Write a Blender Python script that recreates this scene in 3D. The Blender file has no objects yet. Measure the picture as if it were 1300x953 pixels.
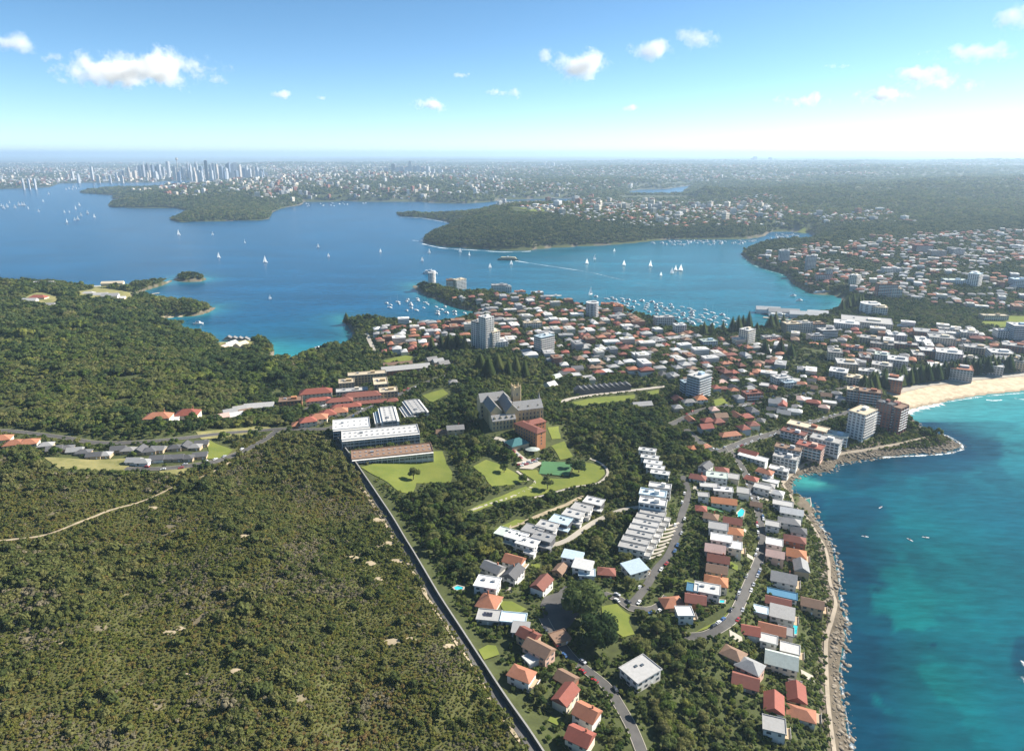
import bpy, math, random
import numpy as np
from mathutils import Vector, Matrix, geometry
PI = math.pi
RND = random.Random(11)
NR = np.random.default_rng(11)
C = bpy.context.scene.collection
SC = bpy.context.scene

# ------------------------------------------------------------------ camera, sky, sun, exposure
CAM_H, FPX, CX, CY = 300.0, 867.0, 650.0, 431.5
TILT = math.atan((431.5 - 195.0) / FPX)
cam_d = bpy.data.cameras.new('camera'); cam = bpy.data.objects.new('camera', cam_d); C.objects.link(cam)
cam.location = (0, 0, CAM_H); cam.rotation_euler = (PI / 2 - TILT, 0, 0)
cam_d.sensor_width = 36.0; cam_d.lens = 36.0 * FPX / 1300.0
cam_d.shift_y = -45.0 / 1300.0
cam_d.clip_start = 1.0; cam_d.clip_end = 300000.0
SC.camera = cam
SUN_AZ, SUN_EL = math.radians(70), math.radians(36)      # azimuth clockwise from +Y
world = bpy.data.worlds.new('World'); SC.world = world; world.use_nodes = True
wn = world.node_tree; wn.nodes.clear()
sky_n = wn.nodes.new('ShaderNodeTexSky'); sky_n.sky_type = 'NISHITA'; sky_n.sun_disc = False
sky_n.sun_elevation = SUN_EL; sky_n.sun_rotation = SUN_AZ; sky_n.altitude = 300
sky_n.air_density = 0.5; sky_n.dust_density = 0.22; sky_n.ozone_density = 1.0
bg = wn.nodes.new('ShaderNodeBackground'); bg.inputs['Strength'].default_value = 0.085
wo = wn.nodes.new('ShaderNodeOutputWorld')
hs = wn.nodes.new('ShaderNodeHueSaturation'); hs.inputs['Saturation'].default_value = 1.16; hs.inputs['Hue'].default_value = .488
wn.links.new(sky_n.outputs[0], hs.inputs['Color']); wn.links.new(hs.outputs[0], bg.inputs[0]); wn.links.new(bg.outputs[0], wo.inputs['Surface'])
sun_d = bpy.data.lights.new('sun', 'SUN'); sun_d.energy = 4.9; sun_d.angle = math.radians(0.5); sun_d.color = (1.0, 0.93, 0.82)
sun = bpy.data.objects.new('sun', sun_d); C.objects.link(sun)
SUN_DIR = Vector((math.sin(SUN_AZ) * math.cos(SUN_EL), math.cos(SUN_AZ) * math.cos(SUN_EL), math.sin(SUN_EL)))
sun.rotation_euler = (-SUN_DIR).to_track_quat('-Z', 'Y').to_euler(); sun.location = (300, 150, 900)
vs = SC.view_settings
vs.view_transform = 'Standard'; vs.look = 'None'; vs.exposure = 1.2; vs.gamma = 1.0; vs.use_curve_mapping = False
SC.cycles.max_bounces = 6; SC.cycles.diffuse_bounces = 2; SC.cycles.glossy_bounces = 2
SC.cycles.volume_bounces = 6; SC.cycles.transparent_max_bounces = 8
SC.cycles.use_denoising = True

# ------------------------------------------------------------------ projection helpers
st, ct = math.sin(TILT), math.cos(TILT)
def ray(px, py):
    a = (px - CX) / FPX; b = (CY - py) / FPX
    return (a, ct + b * st, -st + b * ct)
def unproj(px, py, z=0.0):
    a, y, zz = ray(px, py)
    t = (z - CAM_H) / zz
    return (a * t, y * t)
def proj(X, Y, Z):
    d = Y * ct - (Z - CAM_H) * st
    u = Y * st + (Z - CAM_H) * ct
    return CX + FPX * X / d, CY - FPX * u / d
def wpoly(pts):
    return np.array([unproj(p[0], p[1], p[2] if len(p) > 2 else 0.0) for p in pts])
def inside(x, y, poly):
    x = np.asarray(x); y = np.asarray(y)
    r = np.zeros(x.shape, bool); n = len(poly)
    for i in range(n):
        x1, y1 = poly[i][0], poly[i][1]; x2, y2 = poly[(i + 1) % n][0], poly[(i + 1) % n][1]
        if y1 == y2: continue
        c = ((y1 > y) != (y2 > y)) & (x < (x2 - x1) * (y - y1) / (y2 - y1) + x1)
        r ^= c
    return r
def seg_dist(x, y, pts, closed=True):
    d2 = np.full(x.shape, 1e18); n = len(pts)
    for i in range(n if closed else n - 1):
        ax, ay = pts[i]; bx, by = pts[(i + 1) % n]
        dx, dy = bx - ax, by - ay; L = dx * dx + dy * dy + 1e-9
        t = np.clip(((x - ax) * dx + (y - ay) * dy) / L, 0, 1)
        q = (x - ax - t * dx) ** 2 + (y - ay - t * dy) ** 2
        np.minimum(d2, q, out=d2)
    return np.sqrt(d2)
def hsh(i, j, s):
    v = np.sin(i * 127.1 + j * 311.7 + s * 74.7) * 43758.5453
    return v - np.floor(v)
def vnoise(x, y, s=0):
    xi = np.floor(x); yi = np.floor(y); fx = x - xi; fy = y - yi
    fx = fx * fx * (3 - 2 * fx); fy = fy * fy * (3 - 2 * fy)
    a = hsh(xi, yi, s); b = hsh(xi + 1, yi, s); c = hsh(xi, yi + 1, s); d = hsh(xi + 1, yi + 1, s)
    return (a * (1 - fx) + b * fx) * (1 - fy) + (c * (1 - fx) + d * fx) * fy
def fbm(x, y, s=0, o=4):
    r = 0; a = .5; t = 0
    for k in range(o):
        r = r + a * vnoise(x * 2 ** k, y * 2 ** k, s + k); t += a; a *= .55
    return r / t
def sstep(a, b, x):
    t = np.clip((x - a) / (b - a), 0, 1); return t * t * (3 - 2 * t)

# ------------------------------------------------------------------ coastlines (where land meets water)
OCEAN = [(1100, 1200), (1085, 1040), (1078, 953), (1064, 863), (1068, 830), (1072, 789), (1064, 761), (1064, 740), (1061, 721), (1056, 700),
         (1052, 688), (1042, 672), (1034, 658), (1030, 640), (1021, 633), (1008, 630), (1004, 617), (1009, 605), (1023, 600), (1040, 600), (1056, 597), (1062, 589),
         (1090, 584), (1117, 579), (1140, 578), (1162, 575), (1185, 575), (1206, 572), (1220, 566), (1206, 557), (1188, 551), (1173, 546),
         (1160, 533), (1151, 521), (1170, 516), (1195, 511), (1217, 506), (1251, 501), (1300, 496), (1420, 486), (1600, 470)]
HARB = [(-500, 352, 20), (0, 352, 22), (52, 353, 22), (70, 358, 14), (107, 361, 12), (152, 358, 10), (180, 354, 12), (207, 350, 14), (218, 354, 5), (219, 357), (207, 362),
        (183, 369), (164, 377), (190, 377), (213, 376, 14), (244, 379, 14), (268, 385, 10), (275, 389), (268, 395), (253, 400), (231, 402), (210, 403), (198, 411),
        (213, 411), (259, 418, 18), (285, 425, 18), (321, 423, 18), (341, 431, 8), (348, 446), (344, 463), (359, 466), (386, 462), (403, 454), (436, 441, 5), (449, 427),
        (446, 418), (430, 402), (432, 397, 14), (441, 395, 18), (487, 398, 15), (505, 402, 15), (523, 401, 16), (549, 407, 14), (569, 408, 10), (589, 404, 6),
        (608, 396), (589, 393), (572, 388), (552, 379), (538, 373), (525, 365), (523, 361), (531, 359, 10), (548, 357, 14), (589, 364, 20), (628, 364, 20), (657, 369, 20),
        (688, 370, 18), (707, 374, 18), (736, 380, 16), (765, 383, 16), (799, 391, 10), (828, 402, 8), (852, 405, 8), (872, 414, 4), (884, 419), (913, 423), (949, 420), (973, 415),
        (997, 410, 3), (1009, 401), (1050, 396), (1066, 388), (1070, 378), (1055, 374), (1031, 373), (1021, 368), (1007, 360), (997, 348), (973, 341), (954, 334),
        (941, 322), (954, 313, 8), (985, 309, 8), (1012, 310, 8), (1036, 303, 3), (1030, 296), (1000, 294), (978, 294), (970, 300), (951, 303),
        (901, 303.5), (849, 304), (833, 305), (807, 308), (771, 311), (745, 312), (692, 315), (674, 317), (640, 318), (608, 316), (563, 313), (537, 308), (540, 300),
        (560, 295), (579, 290), (568, 281), (537, 276), (508, 274.5), (504, 271), (513, 269, 12), (555, 268, 22), (592, 264, 35), (640, 259, 30), (690, 257.5, 30), (722, 255, 20), (735, 252), (718, 252),
        (640, 253.5), (618, 256.5), (590, 258.5), (545, 257.5), (532, 256), (477, 256), (435, 255.5), (385, 256.5), (383, 260), (359, 264), (346, 269), (341, 278),
        (330, 279.5), (266, 281), (228, 282), (211, 278), (218, 275, 12), (241, 268), (223, 264.3), (178, 264.3), (140, 263), (138, 260), (157, 255.5), (142, 251.5), (152, 248.5),
        (101, 245), (109, 240.5, 12), (152, 238.5, 12), (198, 239, 12), (242, 235, 14), (269, 233, 14), (331, 230, 14), (345, 228), (331, 227.6), (283, 228), (242, 229), (207, 230),
        (194, 232), (161, 232), (116, 232), (75, 233), (62, 238), (0, 240), (-500, 243)]
LAKE = [(797, 243), (812, 240.5), (845, 240), (876, 235.5), (878, 238), (870, 242), (866, 248.5), (835, 249.5), (800, 249)]
ISLE = [(221, 354.5), (232, 350.5), (246, 350), (256, 352), (263, 354), (256, 357), (238, 357.5), (226, 357)]
ocw = wpoly(OCEAN)
OCW = np.vstack([ocw, [[ocw[-1][0] + 600, ocw[-1][1] + 60], [9000, ocw[-1][1] + 2500], [40000, 9000], [60000, 9000], [60000, -3000], [ocw[0][0], -3000]]])
HAW = wpoly(HARB); LAW = wpoly(LAKE); ISW = wpoly(ISLE)
def land_dist(x, y):
    """signed distance to the shore in metres, positive on land"""
    w1 = inside(x, y, OCW); w2 = inside(x, y, HAW); w3 = inside(x, y, LAW); isl = inside(x, y, ISW)
    do = seg_dist(x, y, OCW); dh = seg_dist(x, y, HAW); dl = seg_dist(x, y, LAW); di = seg_dist(x, y, ISW)
    d = np.minimum(np.minimum(do, dh), dl)
    s = np.where(w1 | w2 | w3, -d, d)
    s = np.where(isl, di, np.where(s < 0, -np.minimum(-s, di), s))
    return s, do, (w1 & ~w2)
BEACH = [(1117, 501), (1150, 523), (1195, 514), (1251, 503.5), (1300, 498.5), (1500, 480), (1500, 455), (1300, 476), (1246, 481), (1181, 489)]
BEACHW = wpoly(BEACH)

# ------------------------------------------------------------------ terrain heights
CTRL = [(50, 620, 55), (50, 800, 60), (300, 700, 55), (300, 850, 55), (550, 850, 46), (450, 600, 42), (620, 953, 42), (0, 953, 60), (-300, 800, 65), (-300, 500, 60),
        (50, 450, 50), (200, 480, 45), (320, 470, 25), (50, 380, 38), (20, 362, 28), (150, 362, 14), (240, 388, 16), (150, 540, 48), (400, 480, 20), (300, 440, 18),
        (480, 560, 40), (640, 530, 44), (560, 600, 36), (720, 600, 30), (600, 480, 36), (560, 460, 25), (700, 470, 25), (520, 430, 18), (460, 410, 15),
        (580, 370, 20), (640, 375, 20), (700, 390, 18), (760, 395, 12), (850, 420, 6), (950, 440, 5), (1000, 470, 8), (1100, 430, 4), (1200, 440, 4), (1290, 450, 4),
        (1150, 480, 4), (1250, 475, 4), (1000, 410, 4), (800, 470, 20), (850, 500, 20), (900, 540, 22), (800, 560, 32), (880, 600, 30), (950, 600, 18), (990, 590, 9),
        (1040, 570, 9), (1100, 545, 12), (1150, 560, 6), (1000, 520, 12), (1060, 520, 8), (820, 650, 34), (900, 680, 31), (980, 680, 17), (1020, 720, 12), (1000, 800, 18),
        (1040, 800, 9), (900, 780, 29), (750, 780, 34), (650, 800, 38), (800, 850, 32), (950, 953, 24), (700, 700, 34), (760, 953, 36), (1000, 330, 18), (1100, 350, 18),
        (1200, 340, 28), (1300, 330, 36), (1250, 400, 6), (1150, 310, 36), (1300, 400, 8), (1100, 290, 48), (1300, 270, 66), (650, 290, 50), (600, 300, 38), (700, 285, 58),
        (680, 266, 72), (560, 302, 24), (760, 298, 36), (850, 292, 36), (950, 288, 44), (560, 271, 26), (620, 270, 62), (150, 258, 36), (250, 272, 32), (300, 275, 28),
        (300, 245, 55), (200, 245, 46), (120, 243, 22), (320, 240, 55), (450, 245, 55), (550, 248, 45), (500, 225, 80), (700, 240, 70), (800, 230, 70), (835, 244, 25), (900, 240, 80),
        (1000, 240, 90), (1150, 240, 100), (1300, 230, 120), (200, 222, 22), (50, 230, 25), (0, 225, 40), (500, 210, 80), (900, 212, 100), (1200, 212, 130), (100, 205, 40),
        (835, 255, 14), (800, 254, 14), (872, 254, 14), (835, 262, 26), (790, 246, 22), (680, 270, 60), (680, 261, 86), (650, 202, 90), (1000, 203, 110), (1250, 203, 170), (1150, 206, 120)]
cw = np.array([unproj(p[0], p[1], p[2]) for p in CTRL]); cu = cw[:, 0] / cw[:, 1]; cl = np.log(cw[:, 1]) * .7; ce = np.array([p[2] for p in CTRL], float)
YR = [45.0]
while YR[-1] < 70000:
    y = YR[-1]; YR.append(y + min(max(y * y / 260000 * 2.4, 2.2), y * 0.016))
YR = np.array(YR); NRW = len(YR)
UC = np.concatenate([np.linspace(-4.0, -1.02, 40)[:-1], np.linspace(-1.02, 1.02, 680), np.linspace(1.02, 4.0, 40)[1:]]); NCL = len(UC)
GU, GYY = np.meshgrid(UC, YR); GX = GU * GYY
GD, GDO, GOC = land_dist(GX, GYY)
num = np.zeros_like(GX); den = np.zeros_like(GX); GL = np.log(GYY) * .7
for k in range(len(ce)):
    w = 1.0 / ((GU - cu[k]) ** 2 + (GL - cl[k]) ** 2 + 2e-4) ** 1.6
    num += w * ce[k]; den += w
GE = num / den
GE = GE * (1 + 0.5 * (fbm(GX / 300, GYY / 300, 3, 3) - .5) * sstep(1500, 4000, GYY)) + 90 * (fbm(GX / 2600, GYY / 2600, 5, 3) - .5) * sstep(4500, 9000, GYY)
GE += 2.0 * (fbm(GX / 45, GYY / 45, 9, 2) - .5) * (GYY < 3000)
GSAND = inside(GX, GYY, BEACHW)
WID = np.clip(GYY * 0.035, 32, 260)
GZ = np.where(GD > 0, 0.35 + np.maximum(GE, 3) * sstep(-6, 1, GD / WID) * 0 + np.maximum(GE, 2.5) * (1 - np.exp(-np.maximum(GD, 0) / WID * 1.6)), np.maximum(GD * .12, -8) - .3)
GZ = np.where((GD > 0) & GSAND, np.minimum(GZ, .35 + GD * .06), GZ)
def H(x, y):
    x = np.asarray(x, float); y = np.asarray(y, float)
    r = np.clip(np.interp(y, YR, np.arange(NRW)), 0, NRW - 1.001); c = np.clip(np.interp(x / y, UC, np.arange(NCL)), 0, NCL - 1.001)
    i = r.astype(int); j = c.astype(int); fr = r - i; fc = c - j
    return (GZ[i, j] * (1 - fc) + GZ[i, j + 1] * fc) * (1 - fr) + (GZ[i + 1, j] * (1 - fc) + GZ[i + 1, j + 1] * fc) * fr
def LD(x, y):
    x = np.asarray(x, float); y = np.asarray(y, float)
    r = np.clip(np.interp(y, YR, np.arange(NRW)), 0, NRW - 1.001); c = np.clip(np.interp(x / y, UC, np.arange(NCL)), 0, NCL - 1.001)
    i = r.astype(int); j = c.astype(int); fr = r - i; fc = c - j
    return (GD[i, j] * (1 - fc) + GD[i, j + 1] * fc) * (1 - fr) + (GD[i + 1, j] * (1 - fc) + GD[i + 1, j + 1] * fc) * fr
def place(px, py, dz=0.0):
    z = 10.0
    for k in range(14):
        X, Y = unproj(px, py, z + dz); z = 0.5 * z + 0.5 * max(float(H(X, Y)), 0.0)
    X, Y = unproj(px, py, z + dz)
    return X, Y, float(H(X, Y))

# ------------------------------------------------------------------ occupancy of the near ground (2 m cells): where no wild tree may grow
OX0, OY0, OCELL = -2200.0, 150.0, 2.0
OCC = np.zeros((1500, 2200), bool)      # [y, x]
def occ_poly(poly, grow=0.0):
    p = np.asarray(poly, float)
    x0, x1, y0, y1 = p[:, 0].min() - grow, p[:, 0].max() + grow, p[:, 1].min() - grow, p[:, 1].max() + grow
    i0, i1 = int((y0 - OY0) / OCELL), int((y1 - OY0) / OCELL) + 2; j0, j1 = int((x0 - OX0) / OCELL), int((x1 - OX0) / OCELL) + 2
    i0, j0 = max(i0, 0), max(j0, 0); i1, j1 = min(i1, OCC.shape[0]), min(j1, OCC.shape[1])
    if i1 <= i0 or j1 <= j0: return
    yy, xx = np.mgrid[i0:i1, j0:j1]; xx = OX0 + xx * OCELL; yy = OY0 + yy * OCELL
    m = inside(xx, yy, p)
    if grow > 0: m |= seg_dist(xx, yy, p) < grow
    OCC[i0:i1, j0:j1] |= m
def occ_line(pts, r):
    p = np.asarray(pts, float)
    for k in range(len(p) - 1):
        a, b = p[k], p[k + 1]; d = b - a; n = np.array([-d[1], d[0]]) / (np.hypot(*d) + 1e-9) * r
        occ_poly([a + n, b + n, b - n, a - n], 0.5)
def occ_rect(X, Y, L, W, rot, grow=1.5):
    c, s = math.cos(rot), math.sin(rot)
    occ_poly([(X + c * a - s * b, Y + s * a + c * b) for a, b in ((-L / 2, -W / 2), (L / 2, -W / 2), (L / 2, W / 2), (-L / 2, W / 2))], grow)
def occupied(x, y):
    i = ((np.asarray(y) - OY0) / OCELL).astype(int); j = ((np.asarray(x) - OX0) / OCELL).astype(int)
    ok = (i >= 0) & (j >= 0) & (i < OCC.shape[0]) & (j < OCC.shape[1])
    return np.where(ok, OCC[np.clip(i, 0, OCC.shape[0] - 1), np.clip(j, 0, OCC.shape[1] - 1)], False)

# ------------------------------------------------------------------ materials
MATS = {}
def mat(name, col, rough=.85, var=.12, nscale=.35, rnd=.12, spec=.3, metal=0.0, col2=None, bump=0.0, stripe=None):
    if name in MATS: return MATS[name]
    m = bpy.data.materials.new(name); m.use_nodes = True; nt = m.node_tree; N = nt.nodes; L = nt.links
    b = N['Principled BSDF']; b.inputs['Roughness'].default_value = rough; b.inputs['Metallic'].default_value = metal
    b.inputs['Specular IOR Level'].default_value = spec
    tc = N.new('ShaderNodeTexCoord'); oi = N.new('ShaderNodeObjectInfo')
    nz = N.new('ShaderNodeTexNoise'); nz.inputs['Scale'].default_value = nscale; nz.inputs['Detail'].default_value = 5; nz.inputs['Roughness'].default_value = .65
    L.new(tc.outputs['Object'], nz.inputs['Vector'])
    mx = N.new('ShaderNodeMix'); mx.data_type = 'RGBA'
    c2 = col2 or tuple(min(1, c * .72) for c in col)
    mx.inputs[6].default_value = (*col, 1); mx.inputs[7].default_value = (*c2, 1)
    mr = N.new('ShaderNodeMapRange'); mr.inputs['From Min'].default_value = .35; mr.inputs['From Max'].default_value = .7
    mr.inputs['To Max'].default_value = 1.0 if col2 else min(1, var * 5)
    L.new(nz.outputs['Fac'], mr.inputs['Value']); L.new(mr.outputs[0], mx.inputs[0])
    hv = N.new('ShaderNodeHueSaturation')
    rr = N.new('ShaderNodeMapRange'); rr.inputs['To Min'].default_value = 1 - rnd; rr.inputs['To Max'].default_value = 1 + rnd
    L.new(oi.outputs['Random'], rr.inputs['Value']); L.new(rr.outputs[0], hv.inputs['Value']); L.new(mx.outputs[2], hv.inputs['Color'])
    out = hv.outputs[0]
    L.new(out, b.inputs['Base Color'])
    if bump:
        bp = N.new('ShaderNodeBump'); bp.inputs['Strength'].default_value = bump; bp.inputs['Distance'].default_value = .3
        L.new(nz.outputs['Fac'], bp.inputs['Height']); L.new(bp.outputs[0], b.inputs['Normal'])
    MATS[name] = m
    return m
def leaf_mat(name, cols, transl=.25):
    if name in MATS: return MATS[name]
    m = bpy.data.materials.new(name); m.use_nodes = True; nt = m.node_tree; N = nt.nodes; L = nt.links; N.clear()
    oi = N.new('ShaderNodeObjectInfo'); geo = N.new('ShaderNodeTexCoord')
    nz = N.new('ShaderNodeTexNoise'); nz.inputs['Scale'].default_value = .5; nz.inputs['Detail'].default_value = 2
    L.new(geo.outputs['Object'], nz.inputs['Vector'])
    big = N.new('ShaderNodeTexNoise'); big.inputs['Scale'].default_value = .012; big.inputs['Detail'].default_value = 3
    L.new(oi.outputs['Location'], big.inputs['Vector'])
    ad = N.new('ShaderNodeMath'); ad.operation = 'MULTIPLY_ADD'; ad.inputs[1].default_value = .45
    L.new(nz.outputs['Fac'], ad.inputs[0])
    m2 = N.new('ShaderNodeMath'); m2.operation = 'MULTIPLY'; m2.inputs[1].default_value = .52; L.new(oi.outputs['Random'], m2.inputs[0])
    m3 = N.new('ShaderNodeMath'); m3.operation = 'MULTIPLY_ADD'; m3.inputs[1].default_value = .9; m3.inputs[2].default_value = -.42; L.new(big.outputs['Fac'], m3.inputs[0])
    m4 = N.new('ShaderNodeMath'); m4.operation = 'ADD'; L.new(m2.outputs[0], m4.inputs[0]); L.new(m3.outputs[0], m4.inputs[1])
    L.new(m4.outputs[0], ad.inputs[2])
    cr = N.new('ShaderNodeValToRGB'); el = cr.color_ramp.elements
    for k, c in enumerate(cols):
        p = .1 + .8 * k / (len(cols) - 1)
        e = el[k] if k < 2 else el.new(p)
        e.position = p; e.color = (*c, 1)
    L.new(ad.outputs[0], cr.inputs[0])
    df = N.new('ShaderNodeBsdfDiffuse'); tr = N.new('ShaderNodeBsdfTranslucent'); ms = N.new('ShaderNodeMixShader'); ms.inputs[0].default_value = transl
    L.new(cr.outputs[0], df.inputs[0]); L.new(cr.outputs[0], tr.inputs[0]); L.new(df.outputs[0], ms.inputs[1]); L.new(tr.outputs[0], ms.inputs[2])
    o = N.new('ShaderNodeOutputMaterial'); L.new(ms.outputs[0], o.inputs[0])
    MATS[name] = m
    return m

# ------------------------------------------------------------------ object helpers
def link(name, data, parent=None, loc=None, rz=None):
    o = bpy.data.objects.new(name, data); C.objects.link(o)
    if parent is not None: o.parent = parent
    if loc is not None: o.location = loc
    if rz is not None: o.rotation_euler = (0, 0, rz)
    return o
def T(o, label, cat, group=None, kind=None):
    o['label'] = label
    if cat: o['category'] = cat
    if group: o['group'] = group
    if kind: o['kind'] = kind
    return o
def pymesh(name, v, f, m=None, smooth=False):
    me = bpy.data.meshes.new(name); me.from_pydata(v, [], f); me.update()
    if m is not None:
        for q in (m if isinstance(m, (list, tuple)) else [m]): me.materials.append(q)
    if smooth: me.polygons.foreach_set('use_smooth', [True] * len(me.polygons))
    return me
def np_mesh(name, V, F, m=None, smooth=False):
    """fast mesh from numpy arrays, faces all with the same vertex count"""
    me = bpy.data.meshes.new(name); V = np.asarray(V, np.float32); F = np.asarray(F, np.int32); k = F.shape[1]
    me.vertices.add(len(V)); me.vertices.foreach_set('co', V.ravel())
    me.loops.add(F.size); me.loops.foreach_set('vertex_index', F.ravel())
    me.polygons.add(len(F)); me.polygons.foreach_set('loop_start', np.arange(0, F.size, k, dtype=np.int32))
    try: me.polygons.foreach_set('loop_total', np.full(len(F), k, np.int32))
    except Exception: pass
    if smooth: me.polygons.foreach_set('use_smooth', np.ones(len(F), bool))
    me.update(calc_edges=True); me.validate()
    if m is not None: me.materials.append(m)
    return me
class G:
    def __init__(s): s.v = []; s.f = []
    def box(s, x0, x1, y0, y1, z0, z1):
        n = len(s.v)
        s.v += [(x0, y0, z0), (x1, y0, z0), (x1, y1, z0), (x0, y1, z0), (x0, y0, z1), (x1, y0, z1), (x1, y1, z1), (x0, y1, z1)]
        s.f += [tuple(n + i for i in q) for q in ((3, 2, 1, 0), (4, 5, 6, 7), (0, 1, 5, 4), (1, 2, 6, 5), (2, 3, 7, 6), (3, 0, 4, 7))]
        return s
    def poly(s, pts, faces):
        n = len(s.v); s.v += list(pts); s.f += [tuple(n + i for i in q) for q in faces]; return s
    def prism(s, ring, z0, z1, top=1.0, cap=True):
        n = len(s.v); k = len(ring); cx = sum(p[0] for p in ring) / k; cy = sum(p[1] for p in ring) / k
        s.v += [(p[0], p[1], z0) for p in ring] + [(cx + (p[0] - cx) * top, cy + (p[1] - cy) * top, z1) for p in ring]
        s.f += [(n + i, n + (i + 1) % k, n + k + (i + 1) % k, n + k + i) for i in range(k)]
        if cap: s.f += [tuple(n + k + i for i in range(k)), tuple(n + i for i in reversed(range(k)))]
        return s
    def cyl(s, x, y, z0, z1, r0, r1=None, k=10):
        r1 = r0 if r1 is None else r1
        n = len(s.v)
        for z, r in ((z0, r0), (z1, r1)): s.v += [(x + r * math.cos(2 * PI * i / k), y + r * math.sin(2 * PI * i / k), z) for i in range(k)]
        s.f += [(n + i, n + (i + 1) % k, n + k + (i + 1) % k, n + k + i) for i in range(k)] + [tuple(n + k + i for i in range(k)), tuple(n + i for i in reversed(range(k)))]
        return s
    def tube(s, pts, rads, k=6):
        n = len(s.v); pts = [Vector(p) for p in pts]
        for i, p in enumerate(pts):
            d = (pts[min(i + 1, len(pts) - 1)] - pts[max(i - 1, 0)]).normalized()
            a = d.orthogonal().normalized(); b = d.cross(a)
            s.v += [tuple(p + (a * math.cos(2 * PI * j / k) + b * math.sin(2 * PI * j / k)) * rads[i]) for j in range(k)]
        for i in range(len(pts) - 1):
            for j in range(k): s.f.append((n + i * k + j, n + i * k + (j + 1) % k, n + (i + 1) * k + (j + 1) % k, n + (i + 1) * k + j))
        e = n + (len(pts) - 1) * k; s.f.append(tuple(e + j for j in range(k)))
        return s
    def mesh(s, name, m=None, smooth=False): return pymesh(name, s.v, s.f, m, smooth)
    def build(s, name, m, parent=None, loc=None, rz=None, smooth=False): return link(name, s.mesh(name, m, smooth), parent, loc, rz)
def empty(name, loc, rz=0.0):
    o = bpy.data.objects.new(name, None); C.objects.link(o); o.location = loc; o.rotation_euler = (0, 0, rz); o.empty_display_size = 1
    return o
def copy_tree(o, parent=None, loc=None, rz=None, scale=None):
    c = o.copy(); C.objects.link(c); c.parent = parent
    if loc is not None: c.location = loc
    if rz is not None: c.rotation_euler = (0, 0, rz)
    if scale is not None: c.scale = (scale,) * 3 if not isinstance(scale, tuple) else scale
    for ch in o.children: copy_tree(ch, c)
    return c

# ------------------------------------------------------------------ the ground
HEATH = [(-400, 575), (0, 578), (60, 598), (150, 606), (205, 603), (270, 596), (300, 560), (345, 552), (400, 549), (424, 556), (470, 618), (520, 700), (566, 778), (600, 830), (625, 863), (700, 990), (760, 1100), (-600, 1100)]
def ground_material():
    m = bpy.data.materials.new('ground_soil_grass'); m.use_nodes = True; nt = m.node_tree; N = nt.nodes; L = nt.links
    b = N['Principled BSDF']; b.inputs['Roughness'].default_value = .95; b.inputs['Specular IOR Level'].default_value = .1
    at = N.new('ShaderNodeAttribute'); at.attribute_name = 'gcol'
    tc = N.new('ShaderNodeTexCoord')
    nz = N.new('ShaderNodeTexNoise'); nz.inputs['Scale'].default_value = .12; nz.inputs['Detail'].default_value = 8; nz.inputs['Roughness'].default_value = .7
    L.new(tc.outputs['Object'], nz.inputs['Vector'])
    mr = N.new('ShaderNodeMapRange'); mr.inputs['From Min'].default_value = .3; mr.inputs['From Max'].default_value = .7; mr.inputs['To Min'].default_value = .55; mr.inputs['To Max'].default_value = 1.16; hs.inputs['Hue'].default_value = .488
    L.new(nz.outputs['Fac'], mr.inputs['Value'])
    vm = N.new('ShaderNodeVectorMath'); vm.operation = 'SCALE'; L.new(at.outputs['Color'], vm.inputs[0]); L.new(mr.outputs[0], vm.inputs['Scale'])
    L.new(vm.outputs[0], b.inputs['Base Color'])
    return m
gcol = np.zeros((NRW, NCL, 3), np.float32)
PXg, PYg = proj(GX, GYY, GZ)
gcol[:] = (0.075, 0.088, 0.034)
hm = inside(PXg, PYg, HEATH) & (GYY < 700)
gcol[hm] = (0.105, 0.108, 0.040)
nn = fbm(GX / 18, GYY / 18, 21, 4)
gcol[hm & (nn > .76)] = (0.20, 0.17, 0.11)
far = sstep(2500, 9000, GYY)[..., None]
fn = fbm(GX / 420, GYY / 900, 31, 4)
farc = np.where((fn > .54)[..., None], np.array([.12, .125, .11]), np.array([.055, .070, .042]))
gcol[:] = gcol * (1 - far) + farc * far
rock = (GD < 3 + 6 * fbm(GX / 9, GYY / 9, 4, 2)) & (GD > -2) & (GYY < 2300)
gcol[rock] = (0.20, 0.17, 0.125)
roc2 = (GDO < np.where((PYg > 545) & (PYg < 605), 14, 5) + 12 * fbm(GX / 14, GYY / 14, 14, 3)) & (GD > -3) & (GYY < 1200)
gcol[roc2] = (0.135, 0.112, 0.082)
gcol[(GD < 12) & (GD > -5) & (GYY >= 2300) & (fbm(GX / 120, GYY / 120, 6, 2) > .5)] = (0.15, 0.13, 0.10)
gcol[GSAND & (GD > -4)] = (0.62, 0.50, 0.35)
gcol[GSAND & (GD < 5) & (GD > -4)] = (0.36, 0.29, 0.20)
for sx in ([(345, 462), (352, 470), (388, 466), (386, 460)], [(880, 417), (885, 422), (915, 426), (948, 423), (950, 418)], [(196, 412), (208, 402), (236, 400), (236, 406), (205, 414)],
           [(470, 257), (470, 254.5), (534, 254.5), (534, 257)]):
    gcol[inside(PXg, PYg, sx) & (GD > -4)] = (0.60, 0.49, 0.34)
keep = GD > -45
kk = keep[:-1, :-1] | keep[1:, :-1] | keep[:-1, 1:] | keep[1:, 1:]
idx = np.arange(NRW * NCL).reshape(NRW, NCL)
F = np.stack([idx[:-1, :-1], idx[:-1, 1:], idx[1:, 1:], idx[1:, :-1]], -1)[kk]
V = np.stack([GX, GYY, GZ], -1).reshape(-1, 3)
used = np.unique(F); remap = -np.ones(len(V), np.int64); remap[used] = np.arange(len(used))
me = np_mesh('ground', V[used], remap[F], ground_material(), True)
ca = me.color_attributes.new('gcol', 'FLOAT_COLOR', 'POINT')
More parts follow.
